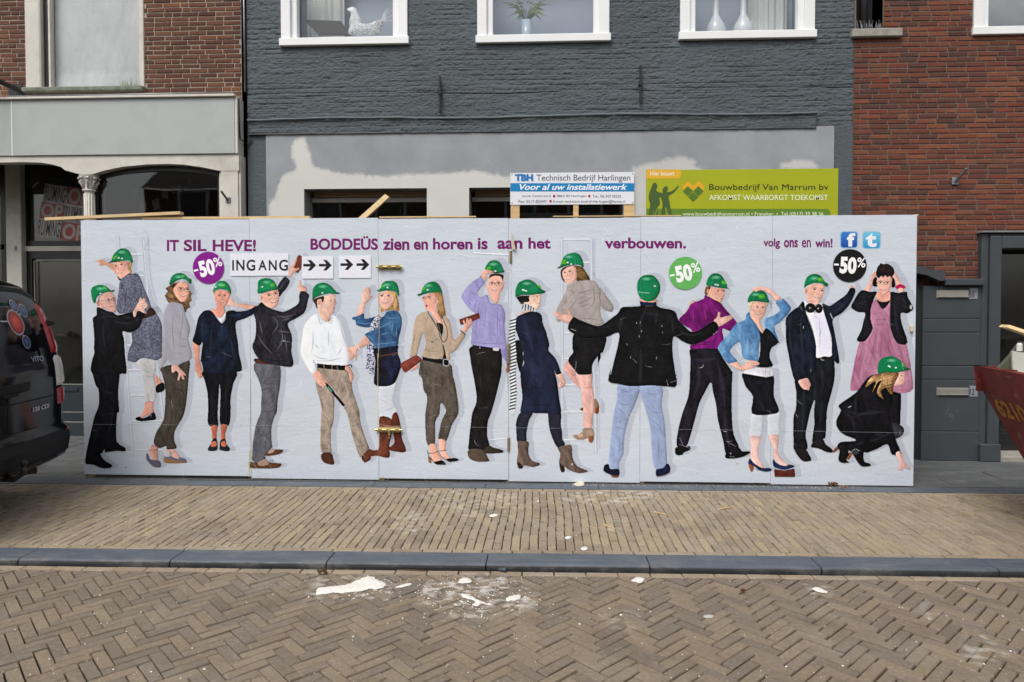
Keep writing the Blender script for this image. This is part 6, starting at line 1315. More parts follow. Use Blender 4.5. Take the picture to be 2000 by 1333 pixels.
# ---- 10 woman in navy dress with striped scarf
def b(i):
    sh(i, "I 1152,0 1225,0 1232,100 1200,210 1172,140", (22, 21, 24)); sh(i, "J 200,1200 272,1210 285,1333 215,1340", (22, 21, 24)); sh(i, "I 1203,310 1226,330 1222,392 1206,370", (222, 150, 140))
    sh(i, "I 1205,640 1335,648 1300,722 1270,860 1265,968 1170,972 1155,840 1155,740", (40, 40, 54), e=.4); sh(i, "I 1495,645 1640,645 1642,760 1655,850 K 270,930 300,992 220,1032 150,900 120,780 110,650", (40, 40, 54), e=.4)
    sh(i, "I 1170,965 1230,958 1292,962 1290,1080 1330,1162 1410,1190 1405,1217 1330,1236 1245,1216 1228,1245 1180,1250 1160,1172 1175,1080", (112, 94, 84), seed=3, **JN); i.stroke(T("I 1258,990 1275,1100 1290,1200"), 6 * UM, (60, 48, 42), .8)
    sh(i, "K 218,1032 300,1000 370,1000 378,1120 430,1222 540,1270 530,1292 440,1302 340,1268 298,1232 292,1286 252,1286 230,1182 245,1090", (112, 94, 84), seed=4, **JN); i.disc(T("K 375,1205")[0], 10 * UM, 14 * UM, (220, 214, 206), .8, .5)
    for s_ in ("I 1172,1180 1200,1195 1228,1245 1182,1248", "K 240,1200 292,1240 290,1286 252,1286"): sh(i, s_, (62, 46, 38))
    sh(i, "K 202,232 262,216 300,290 297,350 252,380 230,372 222,350 236,312 225,280", (228, 176, 160)); fingers(i, "K 240,330 260,365;K 255,310 280,350")
    sh(i, "J 215,950 268,890 350,860 425,882 330,925", (230, 182, 160))
    sh(i, "J 212,950 290,905 370,880 440,885 490,920 500,1000 540,1100 548,1140 575,1240 K 120,-30 200,60 250,190 262,216 204,234 180,182 I 1600,300 1625,500 1642,660 1500,656 1330,650 1203,652 1220,500 1213,380 1198,200 1240,110 1225,60 J 290,1333 240,1180 200,1050", (32, 38, 62), rgb2=(22, 27, 46), seed=4, e=.45, w=.035, nz=.3)
    folds(i, "J 380,1000 420,1150 480,1333;J 500,1040 540,1200;I 1240,310 1350,370 1500,390;I 1250,380 1400,420;I 1260,200 1400,260;I 1560,180 1600,400;I 1230,560 1400,560 1600,560", 12, (14, 18, 34), .8); folds(i, "J 300,960 330,1100 400,1333;I 1330,60 1330,250", 50, (54, 62, 92), .5)
    sh(i, "H 1330,498 1472,488 1478,560 1440,592 1390,592 1345,542", (30, 24, 25)); sh(i, "H 1470,490 1580,468 1592,520 1576,602 1550,636 1510,622 1470,602 1420,580 1410,562 1465,552", (238, 194, 170))
    face(i, 'H', [(1552, 505)], [(1538, 572), (1572, 570)], 't', (1588, 530), s=.62); i.stroke(T("H 1540,490 1590,488"), 5 * UM, (40, 30, 30), .9)
    for P0, P1, n, w_ in (("J 178,975 J 165,1150 J 180,1333 I 1125,60 I 1118,240 I 1128,420 I 1112,640", None, 44, 66),):
        c = catmull_open([np.array(p) for p in T(P0)], 12); c = np.array(c); L = np.r_[0, np.cumsum(np.hypot(*np.diff(c, axis=0).T))]
        m = int(L[-1] / .030); Q = [np.array([np.interp(t * L[-1] / m, L, c[:, 0]), np.interp(t * L[-1] / m, L, c[:, 1])]) for t in range(m + 1)]
        i.stroke([tuple(q) for q in Q], w_ * UM, (222, 224, 232), 1, False)
        for j, q in enumerate(Q[:-1]):
            d = Q[j + 1] - q; d /= np.linalg.norm(d); nn = np.array([-d[1], d[0]]) * w_ * UM * .47; o_ = np.array([0, .010]); i.stroke([tuple(q - nn * (1 + .1 * (j % 2)) - o_), tuple(q + nn + o_)], .0135, (40, 44, 66), 1, False)
    sh(i, "J 268,812 300,800 345,808 430,862 425,886 345,868 292,872", (220, 222, 230))
    for a_, b_ in (("290,812", "280,850"), ("315,806", "310,866"), ("345,815", "342,866"), ("375,828", "368,872"), ("402,845", "396,880")): i.stroke(T("J %s %s" % (a_, b_)), 13 * UM, (38, 42, 62), 1, False)
person('printed woman in navy dress with striped scarf seen from behind', 3, b, lambda i: helmet(i, "H 1312,498 1315,420 1345,350 1400,318 1460,310 1530,345 1590,410 1645,440 1622,460 1580,470 1480,478 1390,480 1335,498", "H 1320,492 1400,478 1500,472 1630,448", "H 1430,312 1500,350 1560,420", "H 1548,375 1580,372 1600,405 1570,405", "H 1410,430 1430,436 1395,424"))
# ---- 11 woman on ladder in grey jacket
def b(i):
    sh(i, "K 330,80 400,175 420,230 470,330 472,390 420,352 340,262 285,192 285,140", (226, 168, 154), e=.3); sh(i, "K 415,220 592,215 590,330 612,430 620,560 602,700 590,812 500,812 495,650 475,500 468,380", (230, 176, 162), e=.3, w=.035); folds(i, "K 480,360 540,380 600,350", 14, (196, 136, 122), .6)
    sh(i, "K 618,495 640,505 668,565 662,620 620,660 612,600", (158, 130, 108)); sh(i, "K 630,600 665,580 662,655 628,655", (150, 84, 50)); sh(i, "K 460,600 490,590 492,626 466,622", (140, 104, 80))
    sh(i, "K 380,890 440,882 480,850 500,815 592,815 618,870 612,908 560,905 520,935 470,945 410,932", (170, 146, 126)); sh(i, "K 550,905 612,905 598,968 560,970", (150, 92, 58)); sh(i, "K 440,890 480,868 490,900 455,910", (226, 170, 152), e=.1); i.stroke(T("K 505,830 545,835 590,822"), 8 * UM, (120, 92, 76), .8)
    sh(i, "J 842,1110 1000,1130 1182,1150 1180,1250 1150,1333 K 690,0 620,80 592,150 588,222 510,236 440,232 400,182 328,78 385,-10 J 818,1270", (22, 21, 23), **DK)
    sh(i, "J 700,422 760,390 860,382 932,400 982,470 1012,520 1000,582 950,552 880,557 858,522 850,440 740,432 722,480 742,565 710,540 693,482", (132, 102, 62), rgb2=(92, 66, 40), nz=.35, ns=(.02, .05))
    sh(i, "J 718,442 780,400 850,395 868,470 862,540 805,582 762,582 735,542 718,492", (234, 178, 156)); face(i, 'J', [(738, 462), (792, 452)], [(750, 535), (800, 530)], 't', (762, 492))
    sh(i, "J 1112,622 1140,640 1182,702 1250,790 1270,832 1256,882 1208,882 1125,822", (160, 150, 147), e=.35)
    sh(i, "J 760,602 800,585 870,556 950,545 1050,545 1092,582 1120,642 1125,702 1130,920 1168,1002 1080,1037 930,1002 820,942 740,912 700,985 650,987 640,882 670,812 720,722 750,652", (174, 165, 160), e=.3, nz=.14, seed=8)
    folds(i, "J 860,720 850,780 760,880;J 870,700 980,660 1060,640;J 850,760 960,720;J 860,800 980,760 1060,700;J 900,840 1000,800;J 880,960 1000,960 1120,980;J 1040,600 1060,760 1000,860;J 780,640 840,680 850,720;J 1125,640 1130,720", 11, (120, 110, 106), .7)
    sh(i, "J 788,1108 840,1082 888,1115 800,1132", (206, 202, 200), e=.1)
person('printed woman in grey jacket and black skirt climbing a ladder', 1, b, lambda i: helmet(i, "J 655,412 660,400 688,384 710,320 750,265 820,243 880,250 920,290 942,350 945,402 922,400 890,376 820,381 740,392 682,416", "J 665,410 740,390 820,380 900,380 940,400", "J 830,245 855,300 860,378", "J 705,322 758,312 752,365 702,372", "J 808,368 770,350"))
# ---- 12 man in black blazer from behind
def b(i):
    sh(i, "K 878,330 1102,350 1092,450 1040,590 990,700 940,900 930,1082 880,1190 882,1256 792,1256 768,1200 780,1050 800,850 825,650 860,500", (158, 174, 208), e=.3, nz=.12, seed=3); sh(i, "K 1115,350 1347,360 1345,560 1380,760 1395,1000 1402,1190 1362,1242 1285,1266 1245,1150 1230,950 1218,800 1178,640 1128,470", (158, 174, 208), e=.3, nz=.12, seed=5)
    folds(i, "K 860,520 940,560 1040,540;K 850,580 960,660;K 900,400 1000,430;K 1160,420 1260,450 1340,420;K 1180,560 1260,640 1350,640;K 890,950 880,1150;K 1310,900 1310,1180;K 830,800 930,820;K 1230,720 1330,800", 12, (112, 126, 164), .65)
    sh(i, "K 715,1240 728,1208 770,1202 792,1256 882,1256 880,1335 800,1322 718,1284", (26, 28, 48)); sh(i, "K 1285,1264 1362,1244 1402,1196 1436,1222 1437,1282 1380,1320 1288,1335", (28, 32, 62)); i.shape(T("K 780,1322 878,1330 876,1350 815,1348"), (124, 78, 54), .1, smooth=False); i.stroke(T("K 1295,1335 1375,1325 1435,1290"), 14 * UM, (124, 78, 54), 1)
    sh(i, "L 555,462 728,462 722,545 578,545", (214, 158, 140)); sh(i, "L 556,495 600,500 700,505 722,495 722,540 570,545", (32, 40, 72))
    sh(i, "J 612,890 650,880 740,912 772,902 752,845 766,840 800,882 830,942 798,1008 740,997 690,975 640,935", (230, 176, 158)); fingers(i, "J 660,900 720,935;J 655,930 710,955;J 690,965 730,975")
    sh(i, "L 1350,707 1388,662 1400,612 1412,608 1432,622 1425,667 1530,645 1562,660 1560,682 1500,722 1412,768", (230, 178, 160)); fingers(i, "L 1450,690 1540,665;L 1460,705 1520,690")
    sh(i, "J 768,1068 830,943 880,960 980,1002 1100,1037 1180,1000 1230,962 1310,902 1350,838 L 420,552 540,545 580,528 610,545 690,545 722,528 780,560 930,596 972,692 1040,762 1110,822 1200,800 1352,706 1412,790 1350,862 1250,922 1150,962 1080,957 1000,920 922,877 908,1020 930,1200 950,1333 K 1480,60 1512,345 1400,362 1240,352 1112,357 1000,360 880,337 765,302 800,150 L 235,1290 280,1100 315,960 320,832 180,887 J 960,1180 880,1150", (20, 20, 23), rgb2=(14, 14, 16), seed=5, e=.55, w=.05, nz=.35, sp=.014)
    folds(i, "L 640,560 560,720 580,900;L 740,600 720,760;L 380,640 340,760 330,860;L 900,700 920,860;L 980,800 1100,860 1250,820;L 560,1000 570,1333;L 100,780 240,760;L 600,620 800,650;K 1110,60 1112,350", 26, (44, 44, 50), .7)
    for x, y in ((575, 805), (545, 860), (410, 950), (790, 750), (560, 715), (520, 716), (800, 825), (735, 1095), (455, 1085)): i.stroke(T("L %d,%d %d,%d" % (x, y, x - 8 + rnd.random() * 16, y + 16 + rnd.random() * 10)), 6 * UM, (190, 190, 190), .7)
    i.stroke(T("L 1350,850 1372,842 1392,818"), 14 * UM, (180, 180, 182), .85); i.stroke(T("J 808,1072 830,1080 858,1090"), 12 * UM, (150, 150, 156), .85)
person('printed man in black blazer and pale jeans seen from behind with arms spread', 4, b, lambda i: (helmet(i, "L 520,320 535,260 580,217 640,204 700,213 750,260 775,320 770,392 730,462 690,492 620,495 560,462 525,392", None, "L 590,215 570,330 600,470", None, None), i.disc(T("L 715,328")[0], 20 * UM, 12 * UM, (190, 230, 215), .9, .8), i.stroke(T("L 527,392 590,400 655,404"), 14 * UM, (150, 205, 180), .8), i.stroke(T("L 700,220 750,300 745,400"), 10 * UM, (8, 96, 60), .6)))
# ---- 13 man in purple shirt
def b(i):
    sh(i, "L 1085,532 1095,500 1120,488 1135,482 1165,500 1100,545", (226, 172, 158))
    sh(i, "L 1112,1000 1400,1000 1440,1080 1500,1170 1560,1260 M 728,215 722,330 720,520 722,700 740,880 800,1032 722,1092 650,1092 625,970 590,830 560,700 545,560 510,420 490,318 420,440 370,540 330,680 270,900 222,1012 120,1012 130,850 180,650 240,480 258,330 265,100 L 1098,1100", (32, 27, 39), rgb2=(22, 19, 27), seed=3, **DK)
    folds(i, "M 340,100 360,300 300,480;M 560,100 620,350 640,600;M 300,60 400,80 560,60;M 200,700 240,540;M 640,620 660,880 700,1050", 36, (62, 54, 74), .55); folds(i, "M 420,200 480,300;M 340,420 420,380;M 560,400 620,420 700,380;M 240,560 320,580;M 590,640 660,680 700,640", 12, (14, 12, 18), .8)
    i.stroke(T("M 370,160 400,150 408,130"), 8 * UM, (190, 188, 190), .8); i.stroke(T("M 630,850 662,852"), 8 * UM, (200, 198, 200), .8)
    sh(i, "M 108,1022 230,1010 268,1012 268,1050 200,1080 180,1106 108,1100", (18, 17, 19)); sh(i, "M 650,1092 720,1088 800,1030 832,1062 916,1065 910,1090 840,1126 740,1146 650,1140", (18, 17, 19)); i.disc(T("M 705,1088")[0], 8 * UM, 8 * UM, (170, 170, 170), .8, .5)
    sh(i, "L 1280,345 1370,345 1470,358 1474,420 1460,460 1430,512 1380,505 1300,440 1275,395", (234, 170, 146)); sh(i, "L 1268,335 1325,328 1302,380 1285,425 1252,412", (122, 88, 60), nz=.3); i.disc(T("L 1292,385")[0], 16 * UM, 28 * UM, (222, 148, 126), 1, .3)
    face(i, 'L', [(1402, 385), (1455, 385)], [(1380, 455), (1448, 462)], 't', (1435, 420), s=1.05)
    sh(i, "L 1245,462 1250,438 1268,424 1350,470 1432,512 1480,572 1612,728 1580,775 1542,822 1450,792 1465,900 1440,960 1400,1007 1250,1002 1110,1017 1100,960 1115,880 1110,800 1040,762 973,692 1050,612 1100,532 1180,490", (134, 24, 122), rgb2=(96, 14, 88), seed=7, e=.35, nz=.28, ns=(.03, .09))
    folds(i, "L 1100,560 1080,700;L 1180,520 1200,660 1160,780;L 1240,480 1300,560 1340,700;L 1280,600 1380,680;L 1200,900 1300,940 1440,900;L 1120,980 1260,960 1400,970;L 1300,860 1420,850;L 1480,620 1560,720;L 1250,700 1380,690", 12, (76, 8, 70), .8); folds(i, "L 1130,580 1130,720;L 1250,560 1270,700;L 1350,560 1430,640", 18, (176, 60, 160), .5)
    i.stroke(T("L 1120,1012 1250,1012 1395,1015"), 18 * UM, (22, 20, 26), .9)
person('printed man in purple shirt and dark trousers looking back', 2, b, lambda i: helmet(i, "L 1270,312 1285,250 1330,196 1390,188 1440,210 1472,260 1500,312 1506,342 1528,362 1490,356 1400,345 1330,330 1290,322", "L 1275,315 1350,328 1450,346 1515,358", "L 1350,192 1350,250 1340,320", "L 1440,272 1490,272 1492,312 1442,305", "L 1374,312 1398,318"))
# ---- 14 woman in light denim jacket
def b(i):
    sh(i, "M 935,655 1048,660 1030,912 905,906 910,800", (220, 224, 234), e=.2, nz=.05); sh(i, "M 1108,665 1238,628 1235,760 1226,897 1110,898 1104,780", (220, 224, 234), e=.2, nz=.05)
    sh(i, "M 915,905 1026,912 1012,1000 1010,1130 1072,1240 1000,1232 920,1142 925,1010", (234, 188, 176)); sh(i, "M 1114,896 1226,896 1216,1050 1260,1150 1342,1212 1270,1232 1172,1142 1165,1030", (234, 188, 176))
    sh(i, "M 893,1200 908,1140 930,1160 960,1195 1040,1245 1100,1242 1146,1250 1146,1276 1090,1288 1010,1270 960,1228 920,1215", (40, 54, 86)); sh(i, "M 898,1205 955,1228 945,1281 920,1281", (150, 88, 56)); sh(i, "M 1163,1145 1200,1185 1250,1215 1310,1222 1340,1208 1392,1216 1390,1236 1290,1268 1182,1240 1160,1202", (40, 54, 90))
    i.shape(T("M 1175,1262 1180,1255 1290,1272 1392,1250 1402,1262 1406,1335 1398,1345 1178,1345"), (92, 44, 36), .2, .02, .15, (.02, .02), 3, .012, False)
    sh(i, "M 838,215 1080,250 1170,235 1176,380 1180,480 1232,626 1130,668 934,656 945,475 870,370 840,290", (18, 18, 23), **DK); folds(i, "M 1000,480 1060,600 1100,650;M 960,300 1050,330", 24, (40, 42, 54), .6)
    sh(i, "N 690,682 760,652 850,590 800,502 858,480 880,455 905,480 942,520 972,570 930,642 850,722 790,767 832,902 845,942 800,942 760,842 690,770", (112, 160, 204), rgb2=(84, 130, 178), seed=4, nz=.2, ns=(.025, .05))
    folds(i, "N 850,600 920,640;N 800,500 850,520 900,480;N 870,560 900,600;N 780,680 860,640", 10, (64, 104, 152), .7)
    sh(i, "N 560,700 632,790 660,832 700,782 780,850 832,942 760,1002 740,1100 778,1190 700,1212 600,1202 468,1152 610,1142 632,900", (20, 20, 24), **DK)
    sh(i, "N 505,525 560,495 700,505 722,535 700,562 690,600 640,640 540,600 520,565", (226, 206, 162), nz=.25, ns=(.012, .03))
    sh(i, "N 522,545 545,512 640,500 695,515 697,600 662,672 636,702 668,822 650,832 600,762 550,702 532,642", (236, 180, 156)); face(i, 'N', [(605, 560), (665, 562)], [(590, 625), (648, 630)], 't', (642, 592)); i.shape(T("N 520,560 540,510 600,498 560,520 545,560 530,600"), (226, 206, 162), .2, sil=False); i.disc(T("N 618,745")[0], 6 * UM, 6 * UM, (230, 230, 230), .9, .3)
    sh(i, "N 478,642 500,618 522,608 532,660 560,702 605,762 625,820 635,900 622,1000 610,1142 530,1132 445,1102 430,1002 402,932 310,1022 330,1070 392,1140 350,1165 290,1170 180,1022 200,950 280,860 330,790 380,732 470,692", (116, 164, 208), rgb2=(88, 134, 182), seed=6, nz=.2, ns=(.025, .05))
    folds(i, "N 430,780 440,900 430,1000;N 470,800 570,830;N 480,700 560,760 600,850;N 450,1070 530,1090 610,1085;N 250,960 300,1000;N 300,860 380,880;N 520,860 510,1050;N 220,1030 290,1110;N 600,800 605,1000", 9, (62, 102, 150), .75); folds(i, "N 500,900 500,1050;N 330,850 250,960", 30, (160, 196, 226), .5)
    i.shape(T("N 438,1272 480,1235 590,1212 780,1222 782,1300 700,1316 560,1292"), (222, 222, 228), .2, smooth=False); i.stroke(T("N 700,1225 690,1270 700,1312"), 7 * UM, (140, 140, 150), .9); i.stroke(T("N 745,1222 735,1260 742,1305"), 7 * UM, (140, 140, 150), .9)
    sh(i, "N 300,1172 345,1160 400,1150 440,1192 520,1135 620,1155 618,1185 560,1198 592,1215 540,1225 470,1242 425,1248 340,1205", (234, 180, 160)); fingers(i, "N 530,1165 605,1170;N 520,1190 570,1195;N 430,1190 438,1235")
person('printed woman in light denim jacket with one hand on her helmet', 3, b, lambda i: (helmet(i, "N 498,492 510,440 560,386 640,373 700,400 725,460 731,506 650,500 570,491 508,505", "N 508,500 570,488 650,496 726,504", "N 590,385 580,440 570,488", "N 618,420 682,420 684,462 622,465", None), i.shape(T("N 540,372 570,345 640,332 730,346 790,390 842,432 866,466 800,487 760,432 702,392 640,372 590,390 580,378 612,362 570,380"), (234, 182, 164), sil=False), fingers(i, "N 590,360 650,352;N 590,378 640,366")))
# ---- 15 man with headphones
def b(i):
    sh(i, "Q 355,250 575,35 740,10 775,80 778,280 740,450 700,600 690,760 680,912 650,932 600,960 537,982 538,880 555,760 550,650 562,508 520,620 490,750 465,890 487,1000 465,1052 345,1052 330,1000 328,700 355,600 358,420", (23, 25, 31), seed=4, **DK); folds(i, "Q 450,300 440,560 420,900;Q 640,150 650,400;Q 560,350 560,500;Q 640,500 620,800", 30, (44, 48, 58), .6)
    i.stroke(T("Q 580,45 650,42 745,30"), 20 * UM, (30, 28, 30), 1); i.stroke(T("Q 628,45 632,72 662,76"), 7 * UM, (190, 190, 190), 1)
    sh(i, "Q 345,1045 465,1048 500,1092 525,1142 520,1170 440,1176 380,1122", (34, 30, 30)); sh(i, "Q 523,1022 538,970 650,932 680,985 752,1040 756,1080 690,1076 600,1036", (32, 28, 28))
    sh(i, "O 940,467 932,432 948,440 962,415 975,440 985,428 985,455 1004,467 970,480", (226, 172, 152))
    sh(i, "O 455,475 490,440 570,412 665,430 664,480 660,520 622,602 590,647 520,632 480,602 475,532 455,512", (238, 182, 158)); i.disc(T("O 470,490")[0], 16 * UM, 30 * UM, (226, 154, 132), 1, .3); face(i, 'O', [(560, 476), (638, 490)], [(550, 552), (615, 562)], 't', (605, 515), s=.95)
    sh(i, "O 425,645 470,600 560,735 650,690 700,852 740,1002 748,1190 660,1200 570,1207 560,1002 520,852 470,742", (216, 216, 230), e=.2, nz=.06, k=1.2); folds(i, "O 600,740 620,960 610,1150;O 560,760 590,800;O 640,900 600,1000", 9, (160, 160, 180), .7)
    sh(i, "O 640,632 722,652 800,602 900,530 940,465 975,458 1002,472 1000,522 940,642 860,732 762,797 772,902 800,1052 832,1272 770,1252 745,1150 742,1002 700,852", (25, 31, 46), **DK)
    sh(i, "O 250,780 320,702 380,662 440,602 472,740 540,920 575,1080 575,1215 Q 578,40 562,200 480,272 380,297 345,302 310,200 275,20 O 290,1250 250,1050 245,880", (26, 32, 47), rgb2=(18, 22, 34), seed=5, **DK)
    folds(i, "O 400,760 420,1000 440,1300;O 480,760 540,950 565,1180;O 300,800 290,1000 330,1250;O 760,640 860,620;O 790,720 900,620;O 770,900 800,1150", 16, (48, 56, 76), .65); folds(i, "O 330,700 400,660 430,720;O 640,650 700,650 720,680", 14, (96, 96, 104), .8); i.stroke(T("O 438,875 440,900"), 8 * UM, (190, 190, 200), .9); i.stroke(T("O 730,735 755,795"), 9 * UM, (220, 220, 226), .9)
    sh(i, "Q 385,300 430,282 480,272 500,300 520,352 508,358 500,402 470,395 440,390 398,342", (228, 170, 152)); fingers(i, "Q 450,340 460,390;Q 475,330 488,390;Q 485,300 512,350")
    for x, y, rx, ry in ((515, 678, 58, 54), (606, 684, 42, 52)): i.disc(T("O %d,%d" % (x, y))[0], rx * UM, ry * UM, (22, 20, 22), 1, .08); i.disc(T("O %d,%d" % (x - 5, y + 5))[0], rx * .6 * UM, ry * .6 * UM, (52, 46, 46), .9, .8); i.disc(T("O %d,%d" % (x - 8, y - 2))[0], 6 * UM, 9 * UM, (220, 220, 225), .9, .5)
person('printed man with ear defenders round his neck and white shirt', 2, b, lambda i: helmet(i, "O 447,466 447,420 470,350 520,312 590,308 640,340 672,390 707,410 702,447 665,440 640,413 560,406 480,436", "O 452,450 500,422 580,408 650,418 700,440", "O 520,312 560,350 570,405", "O 588,350 645,348 655,392 598,388", None))
# ---- 16 woman in pink dress
def b(i):
    sh(i, "Q 1390,400 1496,405 1492,700 1480,790 1385,760", (24, 22, 25), **DK)
    sh(i, "O 1085,485 1150,402 1170,322 1200,292 1226,283 1236,330 1205,380 1160,495 1110,505", (230, 172, 152)); sh(i, "O 1410,300 1425,285 1442,298 1490,380 1532,480 1530,505 1472,515 1440,402 1412,352", (230, 172, 152)); i.stroke(T("O 1455,455 1490,438 1530,450"), 40 * UM, (196, 44, 96), 1, False); fingers(i, "O 1180,330 1215,300;O 1190,350 1225,320;O 1425,310 1440,350")
    sh(i, "O 1225,510 1290,500 1392,500 1388,602 1310,642 1232,582", (224, 158, 134)); i.stroke(T("O 1230,560 1270,590 1300,600"), 6 * UM, (180, 120, 98), .8)
    sh(i, "O 1188,430 1194,370 1236,342 1245,442 1200,444", (24, 22, 24)); sh(i, "O 1395,342 1430,370 1437,445 1395,452", (24, 22, 24))
    sh(i, "O 1240,362 1290,325 1390,335 1397,400 1390,455 1352,512 1310,532 1262,492 1240,430", (232, 170, 148)); sh(i, "O 1225,300 1240,232 1262,205 1272,188 1310,200 1352,194 1412,235 1427,292 1402,342 1392,350 1375,330 1350,345 1325,325 1300,350 1285,328 1262,352 1240,345", (36, 26, 27), nz=.4, ns=(.012, .03), smooth=True)
    face(i, 'O', [(1275, 402), (1350, 408)], [(1262, 475), (1345, 478)], 't', (1312, 430), True, s=.85)
    sh(i, "O 1222,578 1300,692 1385,600 1378,830 1402,950 1432,1020 1480,1068 1550,1050 1597,1250 1608,1333 Q 1628,392 1500,437 1400,412 1200,405 1010,407 943,390 O 980,1320 1045,1045 1130,1010 1190,900 1168,800 1172,682", (192, 132, 158), rgb2=(170, 108, 138), seed=5, e=.28, nz=.16, ns=(.03, .5))
    folds(i, "O 1185,800 1280,805 1378,795;O 1185,850 1290,855 1385,845;O 1240,880 1200,1100 1150,1333;O 1290,880 1280,1100 1260,1333;O 1350,880 1390,1080 1440,1200;O 1215,880 1120,1150;O 1300,690 1370,790;O 1480,1090 1530,1250;Q 1000,150 960,380;O 1100,1050 1030,1280;Q 1420,395 1540,400 1615,370", 8, (140, 84, 112), .75); folds(i, "O 1140,1060 1080,1300;O 1260,900 1230,1200;Q 1080,100 1050,380;Q 1590,150 1600,350", 22, (214, 160, 184), .5)
    sh(i, "O 1228,578 1262,600 1300,612 1345,605 1383,598 1300,692", (28, 24, 28))
    sh(i, "O 1060,485 1150,500 1235,498 1215,560 1172,682 1168,800 1192,902 1130,1012 1080,1046 1013,1027 1060,930 1085,830 1105,732 1040,727 985,700 953,670 975,610", (24, 23, 29), seed=6, **DK); sh(i, "O 1390,500 1470,512 1562,498 1572,550 1625,652 1632,692 1570,738 1498,736 1510,850 1572,1052 1480,1070 1430,1022 1400,950 1378,850 1380,602", (24, 23, 29), seed=7, **DK)
    folds(i, "O 1000,640 1080,620 1130,600;O 1120,740 1110,900;O 1430,600 1440,800 1470,1000;O 1500,560 1560,640;O 1500,640 1600,690", 18, (50, 50, 60), .65); i.disc(T("O 1605,668")[0], 16 * UM, 30 * UM, (196, 196, 190), .8, .5)
person('printed woman in pink dress and black cardigan covering her ears', 1, b)
# ---- 17 crouching woman
def b(i):
    sh(i, "Q 748,1072 800,1008 828,1020 822,1042 766,1081", (152, 98, 68)); sh(i, "Q 898,1140 935,1072 968,1095 935,1152", (152, 98, 68))
    sh(i, "Q 1400,758 1512,792 1532,850 1500,902 1440,928 1380,900", (56, 55, 62), e=.4)
    sh(i, "Q 1170,240 1285,232 1330,300 1405,440 1415,520 1398,650 1402,760 1430,900 1490,1078 1395,1102 1350,990 1240,1040 1128,1082 1095,1080 1100,1172 1162,1196 1165,1226 1060,1226 985,1120 955,1072 925,1060 935,1100 905,1150 935,1180 930,1191 850,1191 815,1150 828,1060 803,1012 840,962 990,952 990,930 870,882 800,802 795,720 842,622 820,560 1000,432 1100,302", (22, 21, 25), rgb2=(14, 14, 17), seed=4, **DK)
    folds(i, "Q 900,620 1050,660 1300,640;Q 1000,700 1150,640 1350,640;Q 1200,850 1300,900 1380,860;Q 1380,560 1390,720 1420,900;Q 1010,460 1000,620;Q 850,640 960,700 1000,860;Q 1150,960 1300,915;Q 1000,1000 1100,960", 24, (46, 46, 54), .7); i.stroke(T("Q 925,590 955,575"), 9 * UM, (200, 200, 200), .9); i.disc(T("Q 1005,1075")[0], 40 * UM, 34 * UM, (70, 74, 84), .7, .6); i.stroke(T("Q 965,1070 1000,1040 1045,1060"), 8 * UM, (170, 174, 180), .8)
    sh(i, "Q 1438,1090 1497,1068 1532,1172 1600,1245 1602,1266 1540,1237 1525,1245 1505,1276 1465,1252 1477,1192", (230, 176, 166)); fingers(i, "Q 1520,1190 1560,1240;Q 1495,1200 1500,1260"); i.stroke(T("Q 1470,1010 1500,1090"), 14 * UM, (70, 50, 44), .9)
    sh(i, "Q 1450,212 1530,205 1548,262 1540,290 1530,332 1470,352 1420,352 1436,300", (238, 184, 164)); i.disc(T("Q 1500,242")[0], 10 * UM, 7 * UM, (60, 44, 40), .9, .4); i.stroke(T("Q 1485,304 1500,302 1515,296"), 8 * UM, (170, 80, 80), .9); i.stroke(T("Q 1485,225 1500,222 1516,228"), 6 * UM, (120, 86, 64), .8)
    sh(i, "Q 1280,242 1300,212 1462,208 1460,262 1422,342 1412,422 1390,447 1350,402 1322,372 1290,402 1278,430 1308,502 1250,452 1240,402 1285,300 1240,320 1200,402 1186,422 1225,300 1110,372 1170,262 1240,235", (152, 106, 66), rgb2=(196, 156, 108), nz=.35, ns=(.02, .08), sp=.010, smooth=True)
    folds(i, "Q 1300,240 1290,340 1270,430;Q 1360,240 1350,340 1380,430;Q 1420,240 1400,330 1390,420;Q 1250,260 1180,320", 9, (94, 60, 36), .7)
person('printed woman in black crouching at the lower right corner of the poster', 3, b, lambda i: helmet(i, "Q 1245,222 1243,130 1270,70 1330,38 1400,32 1470,60 1530,120 1560,155 1600,164 1590,182 1530,196 1440,215 1350,210 1270,226", "Q 1255,222 1350,208 1440,212 1590,178", "Q 1400,34 1480,90 1530,180", "Q 1500,95 1530,125 1540,160 1510,130", "Q 1362,140 1375,148 1440,158"))
# ---- printed soft shadows beside every figure
k = Ink(YH, .00012, .0000006)
for n_, sil in enumerate(FIGS):
    for P in sil:
        P = np.array(P) + np.array([.054, .018 if P[:, 1].mean() > 1.2 else .004])
        P = P[::2] if len(P) > 24 else P
        q, F = fill(P, .2); k.film(q, F, (193, 199, 211))
v = np.array(k.v); v[:, 0] = np.clip(v[:, 0], hx[0] + .004, hx[-1] - .004); v[:, 2] = np.clip(v[:, 2], .03, HZ1 - .02); k.v = [tuple(p) for p in v]; k.add('printed_shadow', hb, kind='stuff')

